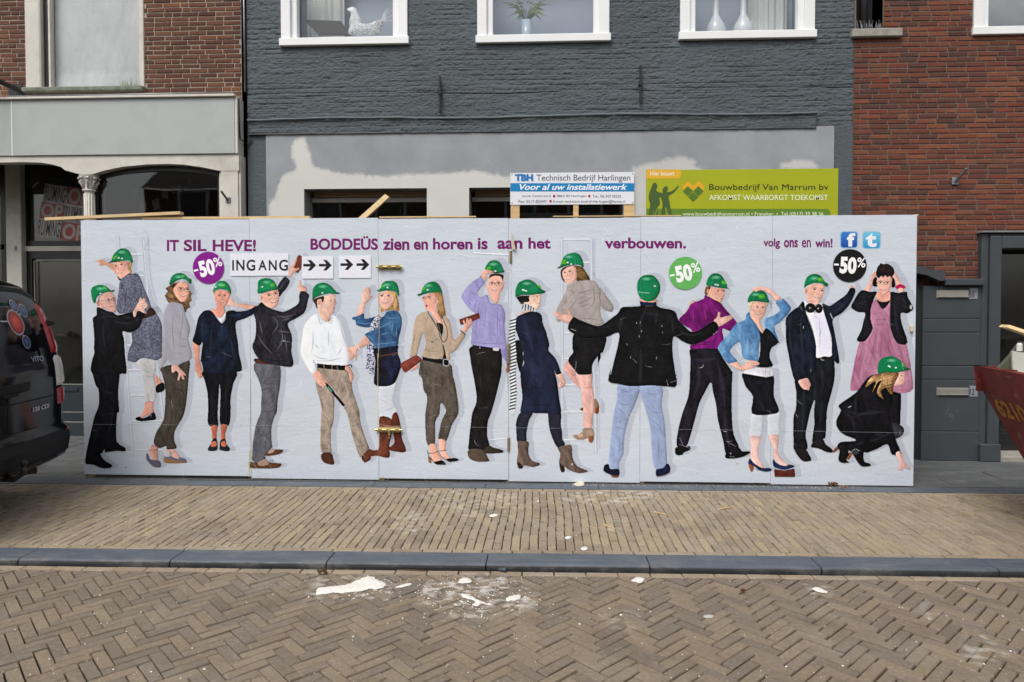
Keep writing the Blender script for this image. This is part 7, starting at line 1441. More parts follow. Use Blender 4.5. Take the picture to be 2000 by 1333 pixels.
# ---- lettering
PUR = (122, 28, 106)
def slogan(items, name='slogan_word'):
    for t, x0, y0, x1, y1, bold in items: k = Ink(YH, .0005, .00002); ptext(k, t, x0, y0, x1, y1, PUR, bold); k.add(name, hb)
slogan([('IT', 326, 469, 349.5, 491, .03), ('SIL', 359, 468.5, 403.5, 491.3, .03), ('HEVE!', 415.5, 468.5, 500, 491.5, .03)])
slogan([('BODDEÜS', 606.5, 461.5, 738, 488.7, .032), ('zien', 747.5, 466, 799.5, 489, .030), ('en', 808, 472, 836, 488.5, .030), ('horen', 845.5, 465.5, 923, 488, .030), ('is', 933, 465, 952.5, 487.8, .030), ('aan', 971.5, 470, 1020.5, 487, .030), ('het', 1032, 464.5, 1075.5, 486.5, .030)])
slogan([('verbouwen.', 1181, 464.5, 1340, 486, .030)])
slogan([('volg', 1491, 466, 1523.5, 487, .032), ('ons', 1531, 469, 1558.5, 484, .032), ('en', 1566, 469, 1584, 484, .018), ('win!', 1592, 466, 1626, 484, .032)])
# ---- discount discs, entrance sheets, social icons
def disc50(cx, cy, r, rgb, tilt, name='discount_sticker'):
    k = Ink(YH, .0062 if cx < 1000 else .0062, .00006); x, z = wp(cx, cy, YH); m = wp(cx + 1, cy, YH)[0] - x; k.disc((x, z), r * m, r * m, rgb, 1, n=64, k=1.1)
    def t(txt, u0, v0, u1, v1, bold):
        ca, sa = math.cos(tilt), math.sin(tilt); f = lambda u, v: (x + (u * ca - v * sa) * r * m, z + (u * sa + v * ca) * r * m)
        q, F = fit(txt, f(u0, v0), f(u1, v0), f(u0, v1), bold); k.film(q, F, (240, 240, 242), k=1.1)
    t('-', -.95, -.03, -.66, .08, .03); t('5', -.60, -.50, -.13, .52, .05); t('0', -.12, -.50, .40, .52, .05); t('%', .42, -.08, .92, .52, .015)
    k.add(name, hb)
disc50(407.5, 523.5, 30.5, (128, 28, 132), R(13)); disc50(1338.3, 534, 32.3, (98, 172, 90), R(11)); disc50(1659.3, 519.3, 32.8, (22, 21, 22), R(-3))
def sheet(px0, py0, px1, py1, lab, draw, tilt=0):
    x0, z0 = wp(px0, py1, YH); x1, z1 = wp(px1, py0, YH); Ys = YH - .0058; n = 8; V = []; F = []
    for j in range(n + 1):
        for i in range(n + 1):
            u, w_ = i / n, j / n; lift = .004 * (abs(u - .5) * 2) ** 6 + .0008 * math.sin(w_ * 7); V.append((x0 + (x1 - x0) * u, Ys - .001 - lift * 0 - .0004 * math.sin(u * 6) * 0, z0 + (z1 - z0) * w_))
    for j in range(n):
        for i in range(n): a = j * (n + 1) + i; F.append((a, a + 1, a + n + 2, a + n + 1))
    root = thing('paper_sign', ((x0 + x1) / 2, Ys, z0), lab, 'paper sign', 'white paper signs pasted above the figures')
    m = MB(); m.box(x0, x1, Ys - .001, Ys + .0004, z0, z1); m.add('paper', M_SHW, root)
    k = Ink(Ys - .0011, 0, .0001); draw(k); k.add('print', root, SIGNP)
M_SHW = simple('copier_paper', (232, 232, 242), .6, .02, 4, .08, 8, .3)
KB = (32, 32, 36)
def let(items): return lambda k: [ptext(k, t, a, b_, c, d, KB, .022, k=1.0) for t, a, b_, c, d in items]
def arrows(xs_, y):
    def f(k):
        for x in xs_:
            P = [wp(x + a, y + b_, k.Y) for a, b_ in ((0, -2.6), (14, -2.6), (8, -10.5), (14.5, -10.5), (25, 0), (14.5, 10.5), (8, 10.5), (14, 2.6), (0, 2.6))]; q, F = fill(np.array(P), 1); k.film(q, F, KB, k=1.0)
    return f
sheet(450.5, 495.5, 503, 539.5, 'paper sign with the letters ING, first half of the word INGANG', let([('I', 453.5, 508.5, 457, 529), ('N', 461.5, 508, 477.5, 529), ('G', 481.5, 507.5, 498.5, 529.5)]))
sheet(503.4, 495, 564, 539, 'paper sign with the letters ANG, second half of the word INGANG', let([('A', 504.5, 508.5, 521, 528.5), ('N', 525, 508.5, 540.5, 529), ('G', 545, 507.5, 562.5, 529.5)]))
sheet(590.3, 501, 651, 544.7, 'paper sign with two black arrows right beside the printed brick', arrows((592.5, 623), 518.5))
sheet(662.5, 499.5, 724.5, 543.5, 'paper sign with two black arrows, nearest the brass door bolt', arrows((665, 696.3), 517.3))
def icon(px0, px1, py0, py1, c1, c2, ch, x, name):
    k = Ink(YH, .0006, .00006); P = [wp(a, b_, YH) for a, b_ in ((px0, py0), (px1, py0), (px1, py1), (px0, py1))]
    def rr(P, r):
        x0, z1 = P[0]; x1, z0 = P[2]; out = []
        for cx, cz, a0 in ((x1 - r, z1 - r, 0), (x0 + r, z1 - r, 90), (x0 + r, z0 + r, 180), (x1 - r, z0 + r, 270)):
            for s_ in range(6): a = R(a0 + s_ * 18); out.append((cx + r * math.cos(a), cz + r * math.sin(a)))
        return out
    q = rr(P, .03); k.shape(q, (150, 196, 226), 0, nz=0, smooth=False, lr=0, sil=False); m = .008; P2 = [(P[0][0] + m, P[0][1] - m), 0, (P[2][0] - m, P[2][1] + m), 0]
    k.shape(rr(P2, .024), c1, 0, nz=0, rgb2=c2, tex='grad', smooth=False, lr=0, sil=False)
    ptext(k, ch, *x, (244, 246, 250), .04); k.add(name, hb)
icon(1641, 1675.5, 452, 485.5, (28, 74, 168), (60, 130, 210), 'f', (1654, 455.5, 1670.5, 482), 'social_icon')
icon(1684.5, 1720, 452.5, 486.5, (40, 150, 206), (120, 206, 236), 't', (1691, 456, 1712, 483), 'social_icon')
# ---- paper seams, painted crease shading, torn spots
k = Ink(YH, .0054, .00004, True)
def P_(s): return [wp(*map(float, t.split(',')), YH) for t in s.split()]
for s_, w_, c_, a_ in (("163,829 480,831 740,833 1000,835", .006, (160, 164, 176), .6), ("1000,836 1250,838 1500,841 1780,846", .006, (160, 164, 176), .6), ("490,741 489,800 490,905", .012, (168, 160, 140), .9), ("488,880 487,932", .022, (180, 172, 130), .9),
                      ("740,560 741,640 739,700", .010, (196, 186, 150), .8), ("738,690 738,790 737,830", .010, (206, 196, 160), .9), ("740,830 739,900 738,938", .006, (150, 152, 160), .7), ("998,510 998,600 996,660", .005, (150, 152, 160), .8), ("992,660 990,720 993,760", .010, (150, 140, 112), .9), ("993,810 994,880 994,940", .005, (140, 142, 150), .8),
                      ("925,494 952,496 995,498", .014, (236, 240, 246), .9), ("880,506 930,503 950,504", .008, (176, 182, 196), .6), ("955,860 970,858 992,856", .012, (236, 240, 246), .9), ("1210,792 1222,808 1235,822", .006, (226, 232, 244), .8), ("1225,806 1240,812 1250,818", .006, (226, 232, 244), .8), ("447,845 460,862 475,890", .006, (224, 228, 238), .8), ("455,765 465,775 474,782", .006, (224, 228, 238), .7),
                      ("280,452 290,462 286,480 282,488", .005, (120, 122, 132), .8), ("282,488 298,490 312,496", .004, (130, 130, 120), .8), ("262,452 265,460", .004, (180, 160, 150), .8), ("166,434 165,700 167,930", .006, (230, 214, 222), .8)):
    k.stroke(P_(s_), w_, c_, a_)
for a_, b_, c_ in ((165, 515, .008), (165, 548, .010), (994, 872, .006), (1375, 485, .01), (1440, 905, .012), (1436, 900, .008), (1048, 822, .006), (1210, 823, .012), (247, 913, .012), (760, 855, .01), (748, 932, .02)):
    k.disc(wp(a_, b_, YH), c_, c_ * .8, (180, 172, 140), .8, .5)
for j in range(110):                                   # fine creases where the paste shrank, light and shade painted as stroke pairs
    x, y = rnd.uniform(175, 1770), rnd.choice((rnd.uniform(840, 935), rnd.uniform(700, 935), rnd.uniform(435, 500))); an = rnd.gauss(1.0, .5); l = rnd.uniform(6, 30); m_ = rnd.uniform(-3, 3); dx, dy = math.cos(an) * l, math.sin(an) * l
    P1 = [wp(x, y, YH), wp(x + dx * .5 + m_, y + dy * .5, YH), wp(x + dx, min(945, y + dy), YH)]; k.stroke(P1, .006, (232, 237, 246), .3, taper=True); k.stroke([(a + .005, b_ - .002) for a, b_ in P1], .006, (176, 182, 196), .28, taper=True)
for j in range(70):                                    # faint scuffs
    x, y = rnd.uniform(180, 1770), rnd.uniform(440, 940); l = rnd.uniform(4, 22); an = rnd.uniform(-.5, .5); c = rnd.choice([(236, 240, 246), (168, 172, 184), (206, 208, 200)])
    k.stroke([wp(x, y, YH), wp(x + l * .5, y + l * .5 * an + rnd.uniform(-2, 2), YH), wp(x + l, y + l * an, YH)], rnd.uniform(.003, .007), c, rnd.uniform(.2, .5), taper=True)
k.add('paper_creases', hb)
# peeled flap by the middle seam, brass bolts, hinges
mb = MB(); a, b_, c, d = wp(999, 452, YH), wp(1007, 487, YH), wp(1000, 489, YH), wp(998, 470, YH); mb.poly([(a[0], YH - .007, a[1]), (b_[0], YH - .045, b_[1]), (c[0], YH - .008, c[1]), (d[0], YH - .007, d[1])], [(0, 1, 2), (0, 2, 3)]); mb.add('peeled_flap', simple('yellowed_paper', (196, 188, 160), .7, .1), hb)
M_BRASS = simple('tarnished_brass', (186, 166, 112), .35, .15, 20, .1, 90, .5, metal=.75)
def bolt(px0, px1, py, arm=True):
    x0, z = wp(px0, py, YH); x1, _ = wp(px1, py, YH); Yb = YH - .0065; mb = MB(); mb.box(x0 + .02, x1 - .02, Yb - .005, Yb + .004, z - .026, z + .020, .002); mb.tube([(x0, Yb - .018, z), (x1, Yb - .018, z)], .011, 10)
    for u in (.18, .5, .82): xx = x0 + (x1 - x0) * u; mb.box(xx - .02, xx + .02, Yb - .032, Yb + .001, z - .015, z + .015, .004)
    if arm: mb.box((x0 + x1) / 2 - .0, (x0 + x1) / 2 + .02, Yb - .04, Yb - .022, z - .055, z + .004, .004)
    mb.add('door_bolt', M_BRASS, hb)
bolt(736, 787, 522, False); bolt(734, 786, 839)
for px, y0, y1 in ((997.5, 490, 514), (994.5, 672, 712), (993.5, 855, 881)):
    x, z1 = wp(px, y0, YH); _, z0 = wp(px, y1, YH); mb = MB(); mb.box(x - .012, x + .012, YH - .010, YH, z0, z1, .002); mb.tube([(x, YH - .014, z0 + .003), (x, YH - .014, z1 - .003)], .007, 8); mb.add('hinge', simple('brassy_steel', (150, 136, 100), .4, .2, 20, .1, 90, .5, metal=.6), hb)
x, z = wp(1779, 642, YH); mb = MB(); mb.box(x - .012, x + .012, YH - .03, YH - .001, z - .03, z + .03, .006); mb.add('wooden_catch', simple('cream_block', (214, 200, 160), .6, .1), hb)
# pine battens on top of the hoarding
def batten(P, w_, h_, lab, mat=None, grp='pine battens on the hoarding'):
    a, b_ = Vector(P[0]), Vector(P[1]); d = (b_ - a); L = d.length; d.normalize(); s_ = Vector((0, 1, 0)); n = d.cross(s_).normalized(); V = []
    for t in (a, b_):
        for (i, j) in ((-1, -1), (1, -1), (1, 1), (-1, 1)): V.append(t + s_ * (i * w_ / 2) + n * (j * h_ / 2))
    m = MB(); m.poly(V, [(0, 3, 2, 1), (4, 5, 6, 7), (0, 1, 5, 4), (1, 2, 6, 5), (2, 3, 7, 6), (3, 0, 4, 7)])
    return m.add('pine_batten', mat or M_TIMBH, None, label=lab, cat='batten', group=grp)
def w3(px, py, Y): x, z = wp(px, py, Y); return (x, Y, z)
yb = YH + .045
def lying(px0, px1, lab, h_=.022):
    x0, x1 = wp(px0, 426, yb)[0], wp(px1, 426, yb)[0]; batten([(x0, yb, HZ1 + h_ / 2 + .008), (x1, yb, HZ1 + h_ / 2 + .008)], .06, h_, lab)
batten([w3(92, 429, yb - .02), w3(355, 417, yb - .02)], .07, .028, 'long pine batten sticking out over the left end of the hoarding')
lying(281, 607, 'flat pine batten on the hoarding edge under the dark fascia gap'); lying(742, 930, 'thin pine batten on the hoarding edge below the grey window', .012)
lying(1080, 1330, 'thin pine batten on the hoarding edge beneath the two sign boards', .008)
batten([w3(700, 434, YH + .16), w3(757, 383, YH + .42)], .045, .05, 'slanting pine strut leaning in the left plaster opening'); 
batten([w3(1758, 424, yb), w3(1790, 421, yb)], .07, .012, 'short pine offcut at the right end of the hoarding')
# ================================================================== two contractor boards above
YB1 = YH + .09
def board(px0, px1, py0, py1, name, lab, mat, Y, posts):
    x0, z1 = wp(px0, py0, Y); x1, _ = wp(px1, py0, Y); z0 = wp((px0 + px1) / 2, py1, Y)[1]; z1 = wp((px0 + px1) / 2, py0, Y)[1]
    root = thing(name, ((x0 + x1) / 2, Y, z0), lab, 'sign'); mb = MB(); mb.box(x0, x1, Y, Y + .006, z0, z1, .001); mb.add('board', mat, root)
    for p, w_ in posts: x = wp(p, 400, Y)[0]; mb = MB(); mb.box(x - w_ / 2, x + w_ / 2, Y + .007, Y + .04, HZ1 - .5, z1 - .03, .002); mb.add('post', M_TIMB, root)
    return root, (x0, x1, z0, z1)
r1, bb = board(996.5, 1239, 337.5, 400, 'contractor_sign', 'white and blue installer sign with telephone number above the hoarding', simple('white_dibond', (226, 228, 234), .3, .02, 4, 0), YB1, ((1006, .085), (1125, .05), (1229, .10)))
k = Ink(YB1 - .0006, 0, .0001)
def bx(a, b_, c, d, rgb, k=k, kk=1.0): k.film([wp(a, d, k.Y), wp(c, d, k.Y), wp(c, b_, k.Y), wp(a, b_, k.Y)], [(0, 1, 2, 3)], rgb, k=kk)
bx(996.8, 358.2, 1238.7, 374.5, (24, 128, 186)); ptext(k, 'TBH', 1006.5, 341.5, 1042, 355, (150, 176, 196), .05, k=1); ptext(k, 'TBH', 1005.5, 340.5, 1041, 353.8, (24, 110, 178), .05, k=1)
ptext(k, 'Technisch Bedrijf Harlingen', 1048, 341.5, 1231, 357, (52, 54, 66), .0, k=1); ptext(k, 'Voor al uw installatiewerk', 1015, 360, 1225, 371.5, (240, 244, 248), .02, .28, k=1)
GT = (92, 94, 104); RS = (170, 44, 50)
for t_, a, c in (('Jacob Catsstraat 6', 1020, 1076), ('8862 BS Harlingen', 1088, 1145.5), ('Tel.: 06-30718520', 1157, 1213)): ptext(k, t_, a, 381, c, 386.5, GT, 0, k=1)
bx(1080, 381, 1084.5, 386, RS); bx(1149, 381, 1153, 386, RS); bx(1073, 391, 1077.5, 396, RS)
ptext(k, 'Fax: 0517-850491', 1013, 391, 1068.5, 397, GT, 0, k=1); ptext(k, 'E-mail: technisch-bedrijf-Harlingen@home.nl', 1080.5, 391, 1221, 398, GT, 0, k=1)
for a, b_ in ((1000, 341), (1236, 340), (1000, 397), (1236, 396)): k.disc(wp(a, b_, k.Y), .006, .006, (120, 122, 126), 1)
k.add('print', r1, SIGNP)
YB2 = YH + .03
r2, bb = board(1262, 1637.5, 331, 424.5, 'contractor_sign', 'lime green building firm sign with two worker silhouettes above the hoarding', simple('lime_board', (164, 170, 36), .35, .05, 3, 0), YB2, ((1290, .06), (1460, .06), (1610, .06)))
k = Ink(YB2 - .0006, 0, .0001)
def poly(k, s, rgb, kk=1.0, smooth=False):
    P = [wp(*map(float, t.split(',')), k.Y) for t in s.split()]; P = catmull(P, 3) if smooth else np.array(P); q, F = fill(P, 1.0); k.film(q, F, rgb, k=kk)
poly(k, "1262.5,331.3 1330,331.3 1330,344 1326,349 1262.5,349.5", (222, 172, 50)); ptext(k, 'Hier bouwt', 1270, 334.5, 1317, 343.5, (236, 230, 214), .01, k=1)
poly(k, "1262.5,408 1615,408.5 1620,411 1622,416 1622,424 1262.5,424", (96, 130, 44))
G1 = (72, 94, 46)
poly(k, "1273,365 1275,359 1280,357.5 1283,361 1284,365 1282,372 1288,377 1293,378 1298,381 1293,388 1288,386 1289,400 1284,406 1285,424 1279,424 1277,410 1273,424 1266,424 1270,400 1267,390 1268,378", G1, 1, True)
poly(k, "1294,371 1298,365 1303,365 1305,370 1303,376 1315,372 1324,363 1325,366 1316,377 1306,384 1308,396 1310,408 1314,424 1307,424 1300,404 1298,424 1291,424 1294,400 1290,386 1284,380 1288,376 1294,378", G1, 1, True)
k.stroke([wp(1279, 424, k.Y), wp(1283, 408, k.Y)], .008, (190, 190, 60), .9); k.stroke([wp(1300, 407, k.Y), wp(1306, 424, k.Y)], .008, (190, 190, 60), .9)
OY = (226, 168, 40)
for a in (1343.5, 1364.2): poly(k, "%f,364 %f,354 %f,363.5 %f,373.5 %f,363.5 %f,372" % (a - 10, a, a + 10, a + 10, a, a - 10 + .0), OY)
for cx, cy in ((1343.5, 374), (1364.2, 374), (1353.8, 385)): poly(k, "%f,%f %f,%f %f,%f %f,%f" % (cx - 10, cy + .2, cx, cy - 9.2, cx + 10, cy + .2, cx, cy + 9.6), (84, 116, 42))
ptext(k, 'Bouwbedrijf Van Marrum bv', 1385, 360, 1618, 375, (34, 40, 26), .0, k=1); ptext(k, 'AFKOMST WAARBORGT TOEKOMST', 1385, 381, 1617, 391.5, (232, 236, 200), .006, k=1)
ptext(k, 'www.bouwbedrijfvanmarrum.nl • Franeker  •  Tel (0517) 39 38 36', 1334, 414.5, 1608, 424, (228, 234, 206), .0, k=1)
k.add('print', r2, SIGNP)
# ================================================================== the van at the left
VC = Vector((-4.14, 5.05, 0)); VPH = R(9); Vd = Vector((math.cos(VPH), math.sin(VPH), 0)); Vs = Vector((-math.sin(VPH), math.cos(VPH), 0)); VL = 4.9
van = thing('van', tuple(VC - Vd * 2.4), 'black delivery van with a red and blue molecule logo on its back doors', 'van')
def car_paint():
    t = NT('black_car_paint'); return t.fin((.006, .0065, .008), t.ramp(t.noise(7, 5), [(.3, (.06,) * 3), (.7, (.14,) * 3)]), None, .22)
M_PAINT = car_paint(); M_VG = simple('tinted_window', (10, 11, 13), .08, .1, 3, 0, spec=.2); M_PLAST = simple('black_bumper_plastic', (17, 17, 19), .5, .15, 12, .12, 150, .15); M_RUB = simple('tyre_rubber', (24, 24, 25), .8, .2, 20, .3, 90, .2)
LV = [(.26, -.16, .84), (.30, -.05, .90), (.36, .045, .945), (.50, .065, .96), (.60, .055, .958), (.635, .02, .95), (.66, .015, .95), (.85, .02, .955), (1.02, .022, .955), (1.10, .02, .945), (1.16, .015, .935), (1.30, -.01, .915), (1.50, -.055, .885), (1.66, -.11, .85), (1.76, -.16, .81), (1.83, -.22, .765), (1.875, -.31, .70), (1.895, -.43, .58), (1.90, -.7, .4)]
def lvl(z):
    for (z0, u0, w0), (z1, u1, w1) in zip(LV, LV[1:]):
        if z <= z1: t = (z - z0) / (z1 - z0); t = max(0, t); return u0 + (u1 - u0) * t, w0 + (w1 - w0) * t
    return LV[-1][1], LV[-1][2]
def vs(s, z, off=0.0):                                 # surface point by distance s round the body from the middle of the back
    u0, w = lvl(z); r = .17; sg = 1 if s >= 0 else -1; a = abs(s); bow = -.03 * (min(a, w) / w) ** 2
    if a < w - r: u, v, nu, nv = 0, a, 1, 0
    elif a < w - r + r * math.pi / 2: th = (a - (w - r)) / r; u, v, nu, nv = -r * (1 - math.cos(th)), w - r + r * math.sin(th), math.cos(th), math.sin(th)
    else: u, v, nu, nv = -r - (a - (w - r + r * math.pi / 2)), w, 0, 1
    return VC + Vd * (u + u0 + bow + nu * off) + Vs * (sg * (v + nv * off)) + Vector((0, 0, z))
def vfind(px, py):
    best = None
    for i in range(0, 61):
        for j in range(0, 61):
            s, z = -.1 + i * .0145, .4 + j * .024; p = proj(vs(s, z)); e = (p[0] - px) ** 2 + (p[1] - py) ** 2
            if best is None or e < best[0]: best = (e, s, z)
    e, s0, z0 = best
    for i in range(-10, 11):
        for j in range(-10, 11):
            s, z = s0 + i * .002, z0 + j * .0024; p = proj(vs(s, z)); e = (p[0] - px) ** 2 + (p[1] - py) ** 2
            if e < best[0]: best = (e, s, z)
    return best[1], best[2]
def ring(z, n_arc=8):
    u0, w = lvl(z); r = .17; pts = []
    L = VL; back = [s for s in np.linspace(-(w - r), w - r, 9)] ; arc = [w - r + r * math.pi / 2 * t for t in np.linspace(1 / n_arc, 1, n_arc)]
    ss = [-a for a in arc[::-1]] + back + arc; P = [vs(s, z) for s in ss]
    nose = .0 if z < .9 else (z - .9) * .95; fl = VC - Vd * (L - .1 - nose)
    side = [(.55,), (.8,)]; Rr = P[-1]; Lr = P[0]
    fr = [fl + Vs * (w * f) + Vd * (.30 * abs(f) ** 6) for f in (1, .95, .8, .4, 0, -.4, -.8, -.95, -1)]
    return P + [Rr.lerp(fr[0], t) for t in (.2, .4, .6, .8)] + fr + [fr[-1].lerp(Lr, t) for t in (.2, .4, .6, .8)]
RG = [ring(z) for z, _, _ in LV]; n = len(RG[0]); V = [p for r_ in RG for p in r_]; F = []
for i in range(len(RG) - 1):
    for j in range(n): a, b = i * n + j, i * n + (j + 1) % n; F.append((a, b, b + n, a + n))
V.append(sum((Vector(p) for p in RG[-1]), Vector()) / n); c = len(V) - 1
for j in range(n): F.append(((len(RG) - 1) * n + j, (len(RG) - 1) * n + (j + 1) % n, c))
F.append(tuple(range(n))[::-1])
add('body', V, F, M_PAINT, van, smooth=True)
def vpatch(s0, s1, zf0, zf1, off, mat, name, parent=van, ns=10, nz=8, rim=.006, r_=0.0):
    V = []; F = []; 
    for j in range(nz + 1):
        for i in range(ns + 1):
            u, w_ = i / ns, j / nz; a0 = s0(w_) if callable(s0) else s0; a1 = s1(w_) if callable(s1) else s1; s = a0 + (a1 - a0) * u
            z = zf0 + (zf1 - zf0) * w_; edge = min(u, 1 - u, w_, 1 - w_); V.append(vs(s, z, off if edge > 0 else -.004))
    for j in range(nz):
        for i in range(ns): a = j * (ns + 1) + i; F.append((a, a + 1, a + ns + 2, a + ns + 1))
    return add(name, V, F, mat, parent, smooth=False)
bd = part_empty('back_door', van)
vpatch(-.60, .58, 1.13, 1.72, .003, M_VG, 'window', bd)
for s0, s1, z0, z1 in ((.69, .70, .66, 1.2), (-.70, -.69, .66, 1.2), (-.005, .005, .66, 1.13), (-.58, .58, 1.775, 1.785), (-.69, .69, .655, .663)):
    vpatch(s0, s1, z0, z1, .0015, simple('door_gap', (6, 6, 6), .9, .1, 3, 0), 'door_gap', bd, 4, 10)
vpatch(-.36, .32, .97, 1.05, .012, M_PLAST, 'handle_strip', bd); vpatch(-.12, .12, .95, .985, .03, M_PLAST, 'handle', bd)
vpatch(-.70, .70, .885, .897, .006, M_PLAST, 'crease_strip', bd); 
lp = part_empty('tail_light', van); RED = simple('red_lens', (150, 22, 28), .12, .1, 30, .2, 200, .6, coat=.5); CLR = simple('clear_lens', (198, 196, 192), .12, .1, 40, .3, 260, .6, coat=.5)
for sg in (1, -1):
    A0 = lambda w_, z0, z1, q=0: 0
    def lens(z0, z1, mat, name):
        f0 = lambda w_: sg * (.725 - .10 * ((z0 + (z1 - z0) * w_) - .78)); f1 = lambda w_: sg * (.99 - .17 * max(0, (z0 + (z1 - z0) * w_) - 1.0))
        a, b = (f0, f1) if sg > 0 else (f1, f0); vpatch(a, b, z0, z1, .014, mat, name, lp, 6, 8)
    lens(.80, .955, RED, 'red_lens'); lens(.96, 1.24, CLR, 'clear_lens'); lens(1.245, 1.70, RED, 'red_lens')
vpatch(.70, .80, 1.48, 1.55, .06, M_PLAST, 'hinge', bd, 3, 3)
vpatch(-1.25, 1.25, .34, .61, .012, M_PLAST, 'bumper', van, 24, 5)
vpatch(.78, .93, .555, .592, .018, simple('reflector', (120, 18, 26), .2, .1, 40, .2, 200, .5), 'reflector', van, 4, 2)
mb = MB(); p = VC + Vector((0, 0, .40)); mb.tube([p - Vd * .4 + Vector((0, 0, -.06)), p + Vd * .06 + Vector((0, 0, -.08)), p + Vd * .13 + Vector((0, 0, -.03)), p + Vd * .13 + Vector((0, 0, .02))], [.022, .022, .02, .016], 10)
bm = bmesh.new(); bmesh.ops.create_icosphere(bm, subdivisions=2, radius=.027); c0 = p + Vd * .13 + Vector((0, 0, .045)); mb.poly([v.co + c0 for v in bm.verts], [[v.index for v in f.verts] for f in bm.faces]); bm.free(); mb.add('tow_bar', M_IRON, van, smooth=True)
mb = MB(); p = VC - Vd * .5; mb.tube([p + Vs * .3 + Vector((0, 0, .27)), p + Vs * .62 + Vd * .38 + Vector((0, 0, .25))], .03, 12); mb.add('exhaust_pipe', simple('rusty_pipe', (70, 48, 38), .8, .3), van, smooth=True)
for ux in (-.95, -4.0):
    for sg in (1, -1):
        c0 = VC + Vd * ux + Vs * (sg * .84) + Vector((0, 0, .32)); wr = part_empty('wheel', van, c0); mb = MB()
        for nm, prof, mat in (('tyre', [(.20, -.09), (.31, -.10), (.325, -.06), (.325, .06), (.31, .10), (.20, .09)], M_RUB), ('rim', [(.0, .05), (.08, .06), (.18, .045), (.205, .08), (.205, -.08)], M_GALV)):
            V = []; F = []; m = 24
            for (r_, y) in prof:
                for k_ in range(m): an_ = 2 * math.pi * k_ / m; V.append(c0 + Vd * (r_ * math.cos(an_)) + Vector((0, 0, r_ * math.sin(an_))) + Vs * (y * sg))
            for i in range(len(prof) - 1):
                for k_ in range(m): a, b = i * m + k_, i * m + (k_ + 1) % m; F.append((a, b, b + m, a + m))
            add(nm, V, F, mat, wr, smooth=True)
# lettering and logo on the doors
M_CHR = simple('chrome_badge', (170, 172, 176), .2, .05, 8, 0, spec=.6, metal=.8)
def vtext(txt, px0, py0, px1, py1, name, mat):
    s0, z0 = vfind(px0, py1); s1, _ = vfind(px1, (py0 + py1) / 2); _, z1 = vfind(px0, py0); q, F = fit(txt, (s0, z0), (s1, z0), (s0, z1), .03); add(name, [vs(a, b, .008) for a, b in q], F, mat, bd)
0 and print('VAN', [(q, tuple(round(v, 3) for v in vfind(*q))) for q in ((60, 709), (84, 709), (63, 805), (94, 805), (88, 690), (105, 690), (30, 630))])
vtext('VITO', 60, 697, 84, 709, 'badge_lettering', M_CHR); vtext('120 CDI', 63, 796, 94, 805, 'badge_lettering', M_CHR)
def vdisc(px, py, r, rgb, rgb2, off, k_, h=.6):
    s, z = vfind(px, py); m = 24; V = [vs(s - r * .2, z + r * .25, off)]; C = [(*L3(rgb2, 1), 1)]; F = []
    for rr in (.55, 1):
        for i in range(m): a = 2 * math.pi * i / m; V.append(vs(s + rr * r * math.cos(a), z + rr * r * math.sin(a), off)); C.append((*L3(rgb if rr == 1 else tuple((a_ + b_) / 2 for a_, b_ in zip(rgb, rgb2)), 1), 1))
    for i in range(m): F.append((0, 1 + i, 1 + (i + 1) % m)); F.append((1 + i, 1 + m + i, 1 + m + (i + 1) % m, 1 + (i + 1) % m))
    k_[0].extend([tuple(p) for p in V]); b0 = len(k_[0]) - len(V); k_[1].extend([tuple(x + b0 for x in f) for f in F]); k_[2].extend(C)
LG = ([], [], [])
def vline(p0, p1, w_, rgb, off):
    (s0, z0), (s1, z1) = vfind(*p0), vfind(*p1); d = Vector((s1 - s0, z1 - z0)); nn = Vector((-d.y, d.x)).normalized() * w_ / 2; m = 6; b0 = len(LG[0])
    for i in range(m + 1):
        s, z = s0 + d.x * i / m, z0 + d.y * i / m; LG[0].append(tuple(vs(s + nn.x, z + nn.y, off))); LG[0].append(tuple(vs(s - nn.x, z - nn.y, off))); LG[2].extend([(*L3(rgb), 1)] * 2)
    for i in range(m): LG[1].append((b0 + 2 * i, b0 + 2 * i + 1, b0 + 2 * i + 3, b0 + 2 * i + 2))
for q_ in (((0, 628), (17, 628)), ((27, 614), (26, 605)), ((36, 618), (40, 611)), ((38, 643), (48, 663))): vline(q_[0], q_[1], .010, (170, 174, 180), .0045)
for x, y, r_, c1, c2 in ((30, 630, .092, (120, 20, 18), (226, 84, 66)), (26, 598, .045, (28, 40, 74), (76, 100, 150)), (43.5, 607, .048, (28, 40, 74), (76, 100, 150)), (50.5, 668.5, .048, (28, 40, 74), (76, 100, 150))):
    vdisc(x, y, r_ * 1.14, (150, 154, 160), (150, 154, 160), .0055, LG); vdisc(x, y, r_, c1, c2, .0065, LG)
add('door_logo', LG[0], LG[1], m_flat('van_decal', .25, .4), van, cols=LG[2])
mb = MB(); mb.tube([VC - Vd * 4.0 + Vs * .95 + Vector((0, 0, 1.15)), VC - Vd * 4.0 + Vs * 1.12 + Vector((0, 0, 1.2))], .06, 8); mb.add('mirror', M_PLAST, van)
for sg in (1, -1):
    mb = MB(); pts = [VC + Vd * (-1.0 - t * 2.6) + Vs * (sg * .915) for t in (0, 1)]
    V = [];
    for p, (z0, z1) in zip(pts, ((1.16, 1.62), (1.16, 1.62))):
        for z_, w_ in ((z0, .938), (z1, .858)): V.append(VC + Vd * ((p - VC).dot(Vd)) + Vs * (sg * w_) + Vector((0, 0, z_)))
    mb.poly(V, [(0, 2, 3, 1)]); mb.add('side_window', M_VG, van)

